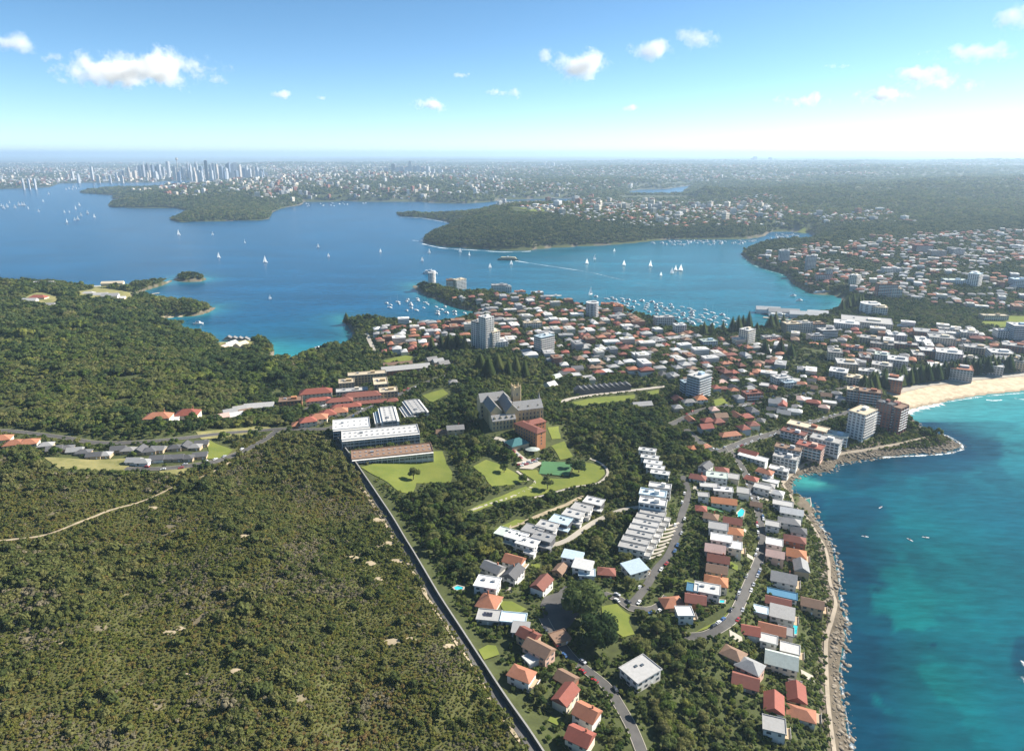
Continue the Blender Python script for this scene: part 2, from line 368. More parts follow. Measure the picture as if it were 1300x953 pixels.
ca.data.foreach_set('color', np.concatenate([gcol.reshape(-1, 3)[used], np.ones((len(used), 1), np.float32)], 1).ravel())
ground = link('ground', me); T(ground, 'hilly land of soil, rock and grass around the harbour', None, kind='structure')
del num, den, V, F

# ------------------------------------------------------------------ the sea
def sea_material():
    m = bpy.data.materials.new('sea_water'); m.use_nodes = True; nt = m.node_tree; N = nt.nodes; L = nt.links
    b = N['Principled BSDF']; b.inputs['Roughness'].default_value = .25; b.inputs['IOR'].default_value = 1.33; b.inputs['Specular IOR Level'].default_value = .15
    at = N.new('ShaderNodeAttribute'); at.attribute_name = 'wcol'
    tc = N.new('ShaderNodeTexCoord')
    mp = N.new('ShaderNodeMapping'); mp.inputs['Scale'].default_value = (.045, .17, .1); mp.inputs['Rotation'].default_value = (0, 0, .5); L.new(tc.outputs['Object'], mp.inputs['Vector'])
    nz = N.new('ShaderNodeTexNoise'); nz.inputs['Scale'].default_value = 1.0; nz.inputs['Detail'].default_value = 6; nz.inputs['Roughness'].default_value = .6; L.new(mp.outputs[0], nz.inputs['Vector'])
    mp2 = N.new('ShaderNodeMapping'); mp2.inputs['Scale'].default_value = (.004, .012, .01); mp2.inputs['Rotation'].default_value = (0, 0, .25); L.new(tc.outputs['Object'], mp2.inputs['Vector'])
    n2 = N.new('ShaderNodeTexNoise'); n2.inputs['Scale'].default_value = 1.0; n2.inputs['Detail'].default_value = 5; L.new(mp2.outputs[0], n2.inputs['Vector'])
    ad = N.new('ShaderNodeMath'); ad.operation = 'ADD'; L.new(nz.outputs['Fac'], ad.inputs[0]); L.new(n2.outputs['Fac'], ad.inputs[1])
    mr = N.new('ShaderNodeMapRange'); mr.inputs['From Min'].default_value = .7; mr.inputs['From Max'].default_value = 1.3; mr.inputs['To Min'].default_value = .60; mr.inputs['To Max'].default_value = 1.40
    L.new(ad.outputs[0], mr.inputs['Value'])
    vm = N.new('ShaderNodeVectorMath'); vm.operation = 'SCALE'; L.new(at.outputs['Color'], vm.inputs[0]); L.new(mr.outputs[0], vm.inputs['Scale'])
    L.new(vm.outputs[0], b.inputs['Base Color'])
    bp = N.new('ShaderNodeBump'); bp.inputs['Strength'].default_value = .35; bp.inputs['Distance'].default_value = .8; L.new(nz.outputs['Fac'], bp.inputs['Height']); L.new(bp.outputs[0], b.inputs['Normal'])
    return m
sr = slice(0, NRW, 1); sc_ = slice(0, NCL, 2)
SX, SY, SD, SDO, SOC = GX[sr, sc_], GYY[sr, sc_], GD[sr, sc_], GDO[sr, sc_], GOC[sr, sc_]
SPX, SPY = proj(SX, SY, SX * 0)
dw = np.maximum(-SD, 0)
def mixc(a, b, t): return a * (1 - t[..., None]) + b * t[..., None]
DEEP = np.array([.000, .060, .138]); TEAL = np.array([.003, .096, .130]); SHAL = np.array([.03, .20, .20]); OCB = np.array([.001, .074, .110]); OCG = np.array([.003, .118, .118]); REEF = np.array([.002, .038, .070]); TURQ = np.array([.08, .30, .30])
wcol = np.broadcast_to(DEEP, SX.shape + (3,)).copy()
wcol = mixc(wcol, TEAL, sstep(420, 800, SPX) * sstep(290, 320, SPY) * .85 + sstep(250, 330, SPX) * sstep(390, 430, SPY) * .3)
wcol = mixc(wcol, SHAL, np.exp(-dw / 22) * .7 * (SY < 2000))
wcol = mixc(wcol, np.array([.02, .28, .29]), sstep(425, 462, SPY) * sstep(320, 350, SPX) * (SPX < 420) * .75)
oc = mixc(np.broadcast_to(OCB, SX.shape + (3,)), OCG, np.clip(.25 * sstep(.35, .65, fbm(SX / 160, SY / 160, 41, 3)) + .6 * np.exp(-((SPX - 1160) / 80) ** 2) * sstep(600, 800, SPY), 0, 1))
oc = mixc(oc, TURQ * .8, np.exp(-seg_dist(SX, SY, BEACHW[1:6], False) / 65.) * .95)
oc = mixc(oc, np.array([.02, .27, .27]), sstep(640, 545, SPY) * sstep(1150, 1260, SPX) * .28)
rf = fbm(SX / 26, SY / 26, 51, 4)
reefm = sstep(.42, .58, rf + .34 * np.exp(-dw / 40) - .10) * np.exp(-np.maximum(dw - 18, 0) / 45) * (SPY > 535)
for cx_, cy_, rx_, ry_ in ((1100, 812, 24, 34), (1120, 800, 14, 20), (1165, 590, 90, 16), (1235, 572, 40, 26), (1088, 612, 60, 14), (1080, 665, 30, 26), (1040, 622, 24, 10), (1300, 830, 20, 30), (1085, 760, 20, 60), (1185, 818, 9, 5), (1090, 650, 45, 30)):
    q = ((SPX - cx_) / rx_) ** 2 + ((SPY - cy_) / ry_) ** 2
    reefm = np.maximum(reefm, sstep(1.25, .35, q + 1.5 * (rf - .5)) * .85)
oc = mixc(oc, REEF, np.clip(reefm, 0, 1))
gl = np.exp(-(((SPX - 1030) / 26) ** 2 + ((SPY - 610) / 9) ** 2)); oc = mixc(oc, np.array([.05, .34, .30]), np.clip(gl * .8 * sstep(.36, .56, rf), 0, .6))
wcol = np.where(SOC[..., None], oc, wcol)
keep = SD < 40
kk = keep[:-1, :-1] | keep[1:, :-1] | keep[:-1, 1:] | keep[1:, 1:]
nr_, nc_ = SX.shape; idx = np.arange(nr_ * nc_).reshape(nr_, nc_)
F = np.stack([idx[:-1, :-1], idx[:-1, 1:], idx[1:, 1:], idx[1:, :-1]], -1)[kk]
V = np.stack([SX, SY, SX * 0], -1).reshape(-1, 3)
used = np.unique(F); remap = -np.ones(len(V), np.int64); remap[used] = np.arange(len(used))
me = np_mesh('sea', V[used], remap[F], sea_material(), True)
ca = me.color_attributes.new('wcol', 'FLOAT_COLOR', 'POINT')
ca.data.foreach_set('color', np.concatenate([wcol.reshape(-1, 3)[used].astype(np.float32), np.ones((len(used), 1), np.float32)], 1).ravel())
sea = link('sea', me); T(sea, 'blue harbour and turquoise ocean water with dark reef patches', None, kind='structure')
# ------------------------------------------------------------------ draped sheets: lawns, roads, paths
def drape(name, poly_px, m, label, off=.35, step=None, occ=True, wob=0.0):
    P = [place(p[0], p[1])[:2] for p in poly_px]
    ring = []
    n = len(P)
    for i in range(n):
        a, b = np.array(P[i]), np.array(P[(i + 1) % n]); k = max(1, int(np.hypot(*(b - a)) / 6))
        for j in range(min(k, 30)):
            q = a + (b - a) * j / min(k, 30)
            ring.append(q + (NR.random(2) - .5) * wob)
    ring = np.array(ring); occ and occ_poly(ring, 3.0 if name == 'lawn' else 0.0)
    ext = np.ptp(ring, axis=0); s = step or max(4.0, max(ext) / 40)
    gx, gy = np.meshgrid(np.arange(ring[:, 0].min(), ring[:, 0].max(), s), np.arange(ring[:, 1].min(), ring[:, 1].max(), s))
    g = np.stack([gx.ravel(), gy.ravel()], 1); g = g[inside(g[:, 0], g[:, 1], ring)]
    if len(g): g = g[seg_dist(g[:, 0], g[:, 1], ring) > s * .4]
    pts = [Vector(p) for p in ring] + [Vector(p) for p in g]; k = len(ring)
    v2, e2, f2, *_ = geometry.delaunay_2d_cdt(pts, [(i, (i + 1) % k) for i in range(k)], [], 1, 1e-3)
    V = np.array([(v.x, v.y) for v in v2]); z = H(V[:, 0], V[:, 1]) + off
    o = link(name, pymesh(name, np.column_stack([V, z]).tolist(), [tuple(f) for f in f2], m, True))
    if label: T(o, label, None, kind='structure')
    return o
def smooth_line(P, step=4.0):
    P = np.array(P, float); out = []
    for i in range(len(P) - 1):
        p0, p1, p2, p3 = P[max(i - 1, 0)], P[i], P[i + 1], P[min(i + 2, len(P) - 1)]
        n = max(2, int(np.hypot(*(p2 - p1)) / step)); n = min(n, 60)
        for j in range(n):
            t = j / n
            out.append(.5 * (2 * p1 + (p2 - p0) * t + (2 * p0 - 5 * p1 + 4 * p2 - p3) * t * t + (3 * p1 - p0 - 3 * p2 + p3) * t ** 3))
    out.append(P[-1]); return np.array(out)
def ribbon(P, w, off, o0=0.0, wob=0.0, z=None, width_fn=None):
    d = np.gradient(P, axis=0); d /= np.linalg.norm(d, axis=1)[:, None] + 1e-9; nrm = np.stack([-d[:, 1], d[:, 0]], 1)
    V = []; F = []; m = len(P)
    for k, s in enumerate((-.5, 0, .5)):
        wd = w if width_fn is None else width_fn(np.linspace(0, 1, m))[:, None] * w
        q = P + nrm * (o0 + s * wd + (NR.random((m, 1)) - .5) * wob)
        zz = (H(q[:, 0], q[:, 1]) + off) if z is None else np.full(m, z)
        V.append(np.column_stack([q, zz]))
    V = np.stack(V, 1).reshape(-1, 3)
    for i in range(m - 1):
        for k in range(2): F.append((i * 3 + k, i * 3 + k + 1, i * 3 + k + 4, i * 3 + k + 3)[::-1])
    return V, F
def road(name, pts_px, w, m, label, kerb=None, off=.4, occr=None, wob=0):
    w = w * .8 if name == 'street' else w
    P = smooth_line([place(p[0], p[1])[:2] for p in pts_px])
    occ_line(P[::2] if len(P) > 4 else P, occr or w / 2 + .2)
    V, F = ribbon(P, w, off, wob=wob)
    o = link(name, pymesh(name, V.tolist(), F, m)); T(o, label, None, kind='structure')
    if kerb:
        for s in (-1, 1):
            V, F = ribbon(P, .3, off + .12, o0=s * (w / 2 + .15)); link('kerb', pymesh('kerb', V.tolist(), F, kerb), o)
    return o, P
lawn_m = mat('lawn_grass', (.175, .195, .045), .95, nscale=.05, col2=(.115, .15, .034), rnd=0.05, spec=.05)
dry_m = mat('dry_grass', (.28, .25, .11), .95, nscale=.06, col2=(.12, .13, .045), rnd=0.05, spec=.05)
court_m = mat('green_court', (.065, .165, .065), .8, nscale=.1, rnd=0)
sandtr_m = mat('sandy_track', (.42, .34, .23), .95, nscale=.15, col2=(.24, .20, .13), rnd=0)
walk_m = mat('worn_walk', (.30, .25, .19), .9, nscale=.1, col2=(.22, .185, .14), rnd=0)
asph_m = mat('asphalt', (.095, .090, .085), .9, nscale=.12, col2=(.062, .060, .058), rnd=.05)
conc_m = mat('pale_concrete', (.38, .345, .29), .9, nscale=.2, var=.08, rnd=.05)
LAWNS = [
    ([(458, 593), (500, 584), (543, 573), (562, 573), (566, 586), (574, 600), (573, 613), (548, 613), (529, 614), (525, 628), (508, 625), (492, 612), (469, 600)], 'mown lawn below the long brown-roofed apartment block'),
    ([(601, 592), (617, 584), (631, 588), (654, 600), (670, 611), (649, 616), (624, 618), (615, 605)], 'small lawn between shrub belts west of the tennis court'),
    ([(658, 597), (682, 597), (690, 607), (723, 608), (731, 587), (751, 588), (767, 595), (769, 602), (755, 613), (718, 620), (680, 630), (650, 632), (672, 618), (680, 611)], 'curved oval lawn around the green tennis court'),
    ([(592, 648), (622, 636), (668, 617), (673, 622), (640, 637), (600, 651)], 'narrow grass strip beside the pale path'),
    ([(626, 672), (656, 659), (668, 661), (640, 673)], 'rough grass patch beside the sandy track'),
    ([(695, 543), (709, 541), (712, 557), (700, 558)], 'lawn beside the red brick wing'),
    ([(700, 566), (716, 560), (728, 580), (712, 584)], 'lawn between the brick wing and tennis court'),
    ([(536, 502), (562, 494), (570, 500), (548, 511)], 'lawn among trees north of the sandstone college'),
    ([(725, 511), (765, 504), (806, 501), (806, 506), (770, 512), (735, 516)], 'long lawn strip before the dark gabled terrace'),
    ([(763, 770), (782, 767), (800, 782), (798, 790), (806, 805), (791, 809), (768, 795)], 'green reserve lawn beside the giant fig tree'),
    ([(634, 763), (650, 764), (668, 773), (660, 778), (640, 776)], 'back lawn beside the red hip-roofed house'),
    ([(607, 826), (620, 819), (630, 820), (634, 831), (615, 838)], 'small lawn inside the stone boundary wall'),
    ([(265, 559), (295, 571), (286, 581), (263, 583)], 'green field beside the village pool'),
    ([(486, 458), (515, 451), (524, 453), (520, 459), (493, 462)], 'pale bowling green near the long grey-roofed building'),
    ([(1244, 404), (1265, 401), (1305, 402), (1400, 404), (1400, 418), (1305, 416), (1274, 418), (1248, 412)], 'bright green sports oval behind the town'),
    ([(1000, 293.4), (1010, 291.8), (1022, 291.8), (1024, 293.4)], 'green reserve at the head of the inlet'),
    ([(653, 264.5), (687, 263), (704, 267.5), (682, 270)], 'bright green reserve on top of the bushy headland'),
    ([(880, 803), (898, 799), (915, 790), (926, 776), (916, 784), (902, 793)], 'grass verge along the bend of the cliff street'),
    ([(905, 508), (918, 505), (924, 512), (908, 516)], 'garden lawn beside the blue-white apartment block'),
    ([(822, 497), (836, 495), (838, 500), (824, 502)], 'small lawn beside the terrace street'),
]
for p, lb in LAWNS: drape('lawn', p, lawn_m, lb, off=.45 if p[0][1] > 300 else 2.0, wob=1.2)
for p, lb in [([(55, 581), (110, 583), (162, 582), (166, 596), (138, 598), (102, 597), (76, 595)], 'tan dry grass field below the grey village houses'),
              ([(201, 598), (242, 594), (244, 598), (226, 606), (205, 604)], 'dry grass patch by the lower village road'),
              ([(250, 548), (290, 545), (330, 541), (345, 543), (300, 554), (255, 558)], 'dry grass verge along the upper village road')]:
    drape('dry_grass', p, dry_m, lb, wob=1.5)
drape('tennis_court', [(688, 586), (728, 587), (722, 605), (684, 602)], court_m, 'green hard tennis court inside the oval lawn', off=.8)
# white lines of the court
cp = [place(*p) for p in ((691, 588), (725, 588.5), (720, 603), (687, 600.5))]
drape('car_park', [(380, 523), (400, 512), (425, 509), (432, 514), (405, 520), (388, 528)], asph_m, 'asphalt car park among the red-roofed buildings', off=.6)
drape('car_park', [(655, 588), (672, 583), (690, 588), (676, 596), (660, 595)], conc_m, 'pale car park beside the tennis court', off=.6)
drape('street', [(686, 768), (690, 758), (708, 752), (719, 742), (735, 738), (752, 745), (745, 765), (720, 800), (706, 806), (692, 790)], asph_m, 'wide shaded street around the giant fig tree', off=.3)
drape('sea_promenade', [(1105, 507), (1119, 502), (1181, 490), (1246, 482), (1300, 477.5), (1400, 470), (1400, 466), (1300, 473), (1246, 477), (1181, 485), (1119, 497), (1100, 503)], conc_m, 'paved promenade behind the sandy surf beach', off=.5, occ=False)
ROADS = [
    ('street', [(-60, 545), (20, 548), (76, 555), (120, 562), (162, 562), (208, 559), (254, 554), (300, 549), (350, 545), (403, 545), (425, 541), (457, 523), (490, 509), (523, 493), (550, 482), (578, 473)], 8, asph_m, 'long road past the village and the red-roofed hospital'),
    ('street', [(159, 595), (208, 595), (249, 590), (284, 583), (330, 562), (352, 547)], 8, asph_m, 'lower village road below the grey houses'),
    ('bush_track', [(-80, 694), (16, 685), (59, 679), (107, 661), (137, 649), (182, 636), (228, 615), (265, 602), (293, 586)], 2.0, sandtr_m, 'sandy track winding through the heath'),
    ('street', [(866, 604), (872, 618), (873, 632), (866, 652), (859, 680), (848, 706), (834, 722), (820, 745), (800, 770)], 6.5, asph_m, 'sloping street beside the stepped townhouse gardens'),
    ('street', [(925, 568), (940, 590), (950, 612), (957, 630), (963, 652), (968, 689), (962, 715), (951, 740), (939, 767), (928, 787), (905, 803), (888, 808), (868, 808)], 7, asph_m, 'cliff street curving between the seaside houses'),
    ('street', [(870, 545), (905, 572), (933, 566), (958, 557), (1000, 545), (1040, 534), (1078, 523), (1110, 510)], 9, asph_m, 'road running down to the beach front'),
    ('street', [(850, 540), (870, 530), (889, 521), (931, 516), (972, 508), (1034, 500), (1075, 492), (1110, 480)], 9, asph_m, 'broad pale road below the blue-white apartment block'),
    ('street', [(715, 512), (722, 507), (765, 500), (817, 494), (850, 490)], 8, conc_m, 'pale street before the dark gabled terrace'),
    ('street', [(696, 694), (720, 686), (742, 671), (760, 660), (788, 648), (811, 644), (822, 640)], 6, conc_m, 'pale lane below the flat-roofed modern houses'),
    ('bush_track', [(640, 672), (677, 658), (723, 639), (741, 630)], 4, sandtr_m, 'brown sandy track above the flat-roofed modern houses'),
    ('street', [(745, 748), (772, 756), (788, 762), (800, 772), (823, 775), (838, 770), (848, 758)], 7, asph_m, 'street curving past the green reserve lawn'),
    ('street', [(690, 785), (698, 800), (712, 818), (728, 838), (752, 857), (775, 878), (800, 920), (820, 970)], 7, asph_m, 'shaded street running beside the terracotta-roofed house'),
    ('footpath', [(748, 582), (762, 588), (771, 597), (769, 606), (755, 615), (730, 618), (695, 628), (677, 632)], 2.2, conc_m, 'pale path curving round the oval lawn'),
    ('footpath', [(598, 648), (624, 639), (649, 631), (675, 618), (680, 609)], 2.2, conc_m, 'pale path climbing to the oval lawn'),
    ('footpath', [(656, 598), (664, 604), (671, 610)], 2.5, conc_m, 'short pale stair path above the small lawn'),
    ('footpath', [(628, 556), (640, 560), (655, 575), (668, 585)], 5, conc_m, 'driveway from the sandstone college to its car park'),
    ('footpath', [(993, 613), (1004, 602), (1018, 592), (1032, 585), (1048, 581), (1070, 576), (1095, 572), (1117, 568), (1139, 564), (1160, 559), (1178, 555)], 3.2, walk_m, 'seaside walk above the rock platform'),
    ('footpath', [(1032, 668), (1040, 682), (1047, 694), (1052, 715), (1053, 735), (1058, 755), (1061, 766), (1056, 787), (1049, 812), (1049, 850), (1052, 900), (1060, 960)], 2.4, walk_m, 'seaside walk along the cliff below the houses'),
    ('footpath', [(992, 612), (1000, 625), (1008, 640), (1020, 652), (1032, 668)], 2.6, walk_m, 'seaside walk above the rock pool'),
    ('concrete_ramp', [(476, 449), (471, 437), (465, 424)], 6, conc_m, 'straight white concrete ramp running downhill to the cove'),
]
PATHS = []
for nm, p, w, m, lb in ROADS:
    o, P = road(nm, p, w, m, lb, kerb=conc_m if nm == 'street' and m is asph_m and w >= 7 else None, off=1.2 if nm == 'concrete_ramp' else .45, wob=.8 if 'track' in nm else 0)
    PATHS.append((nm, lb, P))
# garden stairs before the townhouses
stair_pts = [((848 - 2 * 0 - i * 3.2, 668 + i * 5.2), (862 - i * 2.4 - (i > 4) * (i - 4) * .8, 664 + i * 5.0)) for i in range(9)]
for a, b in stair_pts:
    o, P = road('garden_stair', [a, ((a[0] + b[0]) / 2, (a[1] + b[1]) / 2 + 1), b], 1.6, conc_m, 'pale garden stair from the sloping street to a townhouse', off=.7)
    o['group'] = 'garden stairs of the townhouses'
# pale bare-rock patches in the heath
drape('dry_grass', [(98, 370), (120, 366), (165, 372), (168, 379), (140, 382), (100, 378)], dry_m, 'dry clearing around the quarantine stores', wob=3)
drape('dry_grass', [(30, 378), (50, 371), (72, 377), (70, 389), (48, 388)], dry_m, 'dry clearing around the ridge house', wob=3)
drape('dry_grass', [(276, 432), (284, 424), (318, 425), (322, 440), (300, 446), (280, 445)], dry_m, 'dry clearing around the four slate cottages', wob=3)
drape('dry_grass', [(102, 362), (150, 359), (165, 358), (166, 363), (120, 366)], dry_m, 'dry clearing around the long cream building', wob=3)
for x, y, s in ((215, 803, 5.5), (228, 798, 5), (192, 645, 5), (310, 680, 5), (498, 815, 8), (520, 812, 6), (75, 815, 4), (45, 838, 4), (235, 857, 5), (300, 852, 5), (478, 660, 5), (492, 690, 5), (505, 712, 5), (470, 715, 5), (448, 708, 5), (570, 820, 5), (480, 735, 4)):
    ring = [(x + s * (1.3 + .5 * RND.random()) * math.cos(a), y + s * .42 * (1 + .6 * RND.random()) * math.sin(a)) for a in [2 * PI * i / 9 for i in range(9)]]
    T(drape('rock_outcrop', ring, sandtr_m, None, off=.3, occ=(s > 4), wob=.6), 'pale bare rock patch among the heath shrubs', None, 'rock patches in the heath', 'structure')

# ------------------------------------------------------------------ the boundary wall along the heath
stone_m = mat('weathered_stone', (.15, .13, .10), .9, nscale=.5, col2=(.09, .08, .065), rnd=.08, bump=.4)
cap_m = mat('stone_coping', (.30, .29, .27), .9, nscale=.6, rnd=.05)
WP = smooth_line([place(p[0], p[1])[:2] for p in [(428, 557), (447, 583), (470, 617), (496, 656), (520, 696), (545, 738), (570, 779), (598, 822), (624, 862), (660, 915), (700, 975)]], 5.0)
occ_line(WP[::2], 5.5)
d = np.gradient(WP, axis=0); d /= np.linalg.norm(d, axis=1)[:, None]; nW = np.stack([-d[:, 1], d[:, 0]], 1)
wl = empty('stone_wall', (WP[0][0], WP[0][1], float(H(*WP[0]))))
T(wl, 'long dark stone boundary wall between the heath and the gardens', 'wall')
o0 = np.array(wl.location)
SEG = 3
for i in range(0, len(WP) - 1, SEG):
    q = WP[i:i + SEG + 1]; nn_ = nW[i:i + SEG + 1]; h = H(q[:, 0], q[:, 1])
    if len(q) < 2: continue
    top = h + 3.0
    for nm, m, hw, zb, zt in (('wall_bay', stone_m, .34, h - 1.2, top), ('coping', cap_m, .42, top, top + .22)):
        V = []; F = []
        for k in range(len(q)):
            for s, z in ((-1, zb[k]), (1, zb[k]), (1, zt[k]), (-1, zt[k])): V.append((q[k][0] + nn_[k][0] * hw * s - o0[0], q[k][1] + nn_[k][1] * hw * s - o0[1], z - o0[2]))
        for k in range(len(q) - 1):
            for j in range(4): F.append((k * 4 + j, k * 4 + (j + 1) % 4, k * 4 + 4 + (j + 1) % 4, k * 4 + 4 + j))
        F += [(0, 1, 2, 3), tuple(len(q) * 4 - 4 + j for j in (3, 2, 1, 0))]
        link(nm, pymesh(nm, V, F, m), wl)
# sandy strip, and a bare strip coloured dark as the wall's cast shadow
V, F = ribbon(WP - nW * 0 + nW * 6.6 * (1 if nW[0][0] < 0 else -1), 1.8, .4, wob=1.8)
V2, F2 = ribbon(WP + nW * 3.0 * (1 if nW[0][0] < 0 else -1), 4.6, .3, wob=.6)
T(link('wall_shadow_strip', pymesh('wall_shadow_strip', V2.tolist(), F2, asph_m)), 'bare strip at the foot of the stone wall, painted dark for its shadow', None, kind='structure')
T(link('bush_track', pymesh('bush_track', V.tolist(), F, sandtr_m)), 'sandy strip along the heath side of the stone wall', None, kind='structure')

# ------------------------------------------------------------------ foam and wakes on the water
def foam_material():
    m = bpy.data.materials.new('sea_foam'); m.use_nodes = True; nt = m.node_tree; N = nt.nodes; L = nt.links; b = N['Principled BSDF']
    b.inputs['Base Color'].default_value = (.82, .86, .86, 1); b.inputs['Roughness'].default_value = .7
    tc = N.new('ShaderNodeTexCoord'); nz = N.new('ShaderNodeTexNoise'); nz.inputs['Scale'].default_value = .22; nz.inputs['Detail'].default_value = 6; nz.inputs['Roughness'].default_value = .7
    L.new(tc.outputs['Object'], nz.inputs['Vector']); mr = N.new('ShaderNodeMapRange'); mr.inputs['From Min'].default_value = .44; mr.inputs['From Max'].default_value = .6
    at = N.new('ShaderNodeAttribute'); at.attribute_name = 'dens'
    mu = N.new('ShaderNodeMath'); mu.operation = 'MULTIPLY'; ad = N.new('ShaderNodeMath'); ad.operation = 'ADD'; ad.inputs[1].default_value = -.0
    sb = N.new('ShaderNodeMath'); sb.operation = 'MULTIPLY_ADD'; sb.inputs[1].default_value = .42; sb.inputs[2].default_value = -.2
    L.new(at.outputs['Fac'], sb.inputs[0]); L.new(nz.outputs['Fac'], ad.inputs[0]); L.new(sb.outputs[0], ad.inputs[1]); L.new(ad.outputs[0], mr.inputs['Value'])
    L.new(mr.outputs[0], mu.inputs[0]); L.new(at.outputs['Fac'], mu.inputs[1]); L.new(mu.outputs[0], b.inputs['Alpha'])
    return m
foam_m = foam_material()
def foam(name, pts_px, w, label, dens=1.0, fade=0.0, z=.06):
    P = smooth_line([unproj(*p) for p in pts_px], 3.0 if w < 30 else 12.0)
    V, F = ribbon(P, w, 0, z=z, width_fn=lambda t: .55 + .45 * np.sin(t * 37) * np.sin(t * 11 + 1))
    me = pymesh(name, V.tolist(), F, foam_m)
    a = me.attributes.new('dens', 'FLOAT', 'POINT'); n = len(P)
    dd = np.repeat(dens * (1 - fade * np.linspace(0, 1, n)), 3).reshape(n, 3); dd[:, 0] *= .15; dd[:, 2] *= .15
    a.data.foreach_set('value', dd.astype(np.float32).ravel())
    return T(link(name, me), label, None, kind='stuff')
foam('surf_foam', [(1153, 525), (1160, 521), (1178, 516), (1196, 512.5)], 26, 'white breaking surf at the south end of the beach', 1.0)
foam('surf_foam', [(1180, 514.5), (1215, 508), (1250, 503), (1300, 498.5), (1380, 492)], 9, 'thin line of surf washing along the beach', .7)
foam('surf_foam', [(1252, 507.5), (1262, 508.5), (1272, 507.5)], 9, 'small breaking wave off the surf beach', .9, z=.1)
foam('surf_foam', [(1288, 505.5), (1300, 507), (1315, 505.5)], 7, 'broken wave crest far along the surf beach', .8, z=.1)
foam('surf_foam', [(1120, 580.5), (1150, 579), (1180, 577.5), (1206, 575), (1222, 569), (1214, 559), (1198, 552)], 9, 'white wash around the rocky point', .8)
foam('surf_foam', [(1062, 600), (1064, 592), (1090, 586.5), (1120, 581)], 4, 'thin wash along the rock platform', .5)
foam('surf_foam', [(1037, 660), (1047, 674), (1058, 693), (1064, 722), (1067, 750), (1072, 775), (1076, 792), (1072, 825), (1068, 862), (1082, 950)], 6, 'thin wash along the cliff rocks below the houses', .55)
foam('surf_foam', [(508, 276), (537, 277.3), (567, 282.5)], 22, 'white swell breaking under the far bushy headland', .8)
foam('surf_foam', [(536, 309.5), (563, 315), (608, 318), (640, 320), (674, 319)], 20, 'white swell breaking under the near bushy headland', .95)
foam('surf_foam', [(524, 305), (534, 306), (540, 302)], 18, 'white water at the tip of the bushy headland', .8)
foam('surf_foam', [(941, 324), (956, 336), (974, 343), (996, 350)], 9, 'white wash on the rocks of the town headland', .6)
foam('boat_wake', [(654, 331), (692, 337), (745, 345), (780, 353), (828, 364), (900, 381)], 16, 'long white wake trailing behind the ferry', .85, .75)
foam('boat_wake', [(300, 322), (320, 327), (336, 333)], 8, 'faint wake behind the tall white sailing yacht', .35)
foam('surf_foam', [(1296, 838), (1306, 850), (1300, 866)], 12, 'white water over the reef off the point', .6)

# ------------------------------------------------------------------ building materials
ROOF = {k: mat('roof_' + k, c, .8, nscale=.6, var=.12, rnd=.18) for k, c in dict(
    terracotta=(.34, .145, .085), orange=(.44, .18, .085), red=(.27, .085, .060), darkred=(.20, .075, .055), brown=(.22, .14, .095), grey=(.27, .27, .27), darkgrey=(.105, .105, .11),
    slate=(.235, .23, .225), white=(.56, .555, .54), paleblue=(.42, .52, .58), palegreen=(.42, .47, .43), blue=(.06, .17, .27), pink=(.52, .36, .31), lightgrey=(.37, .365, .355), teal=(.05, .17, .18), buff=(.52, .44, .32), solar=(.03, .035, .06)).items()}
WALL = {k: mat('wall_' + k, c, .85, nscale=.4, var=.06, rnd=.10) for k, c in dict(
    white=(.70, .68, .64), cream=(.68, .60, .47), pink=(.60, .40, .31), brick=(.33, .13, .075), tan=(.46, .35, .23), grey=(.42, .42, .42), charcoal=(.10, .10, .11), sandstone=(.50, .38, .22),
    orangebrick=(.46, .20, .095), blue=(.36, .47, .56), darkbrick=(.20, .085, .065)).items()}
glass_m = mat('window_glass', (.075, .09, .105), .12, var=.05, rnd=.3, spec=.7)
frame_m = mat('white_trim', (.75, .75, .73), .6, rnd=.05)
metal_m = mat('grey_metal', (.38, .39, .40), .5, rnd=.1, metal=.3)
pool_m = mat('pool_water', (.03, .42, .50), .08, nscale=.5, col2=(.05, .55, .60), spec=.6)
BOXC = {}
def unit_box(key, sx, sy, sz, m):
    k = (key, round(sx, 2), round(sy, 2), round(sz, 2), m.name)
    if k not in BOXC: BOXC[k] = G().box(-sx / 2, sx / 2, -sy / 2, sy / 2, 0, sz).mesh(key, m)
    return BOXC[k]
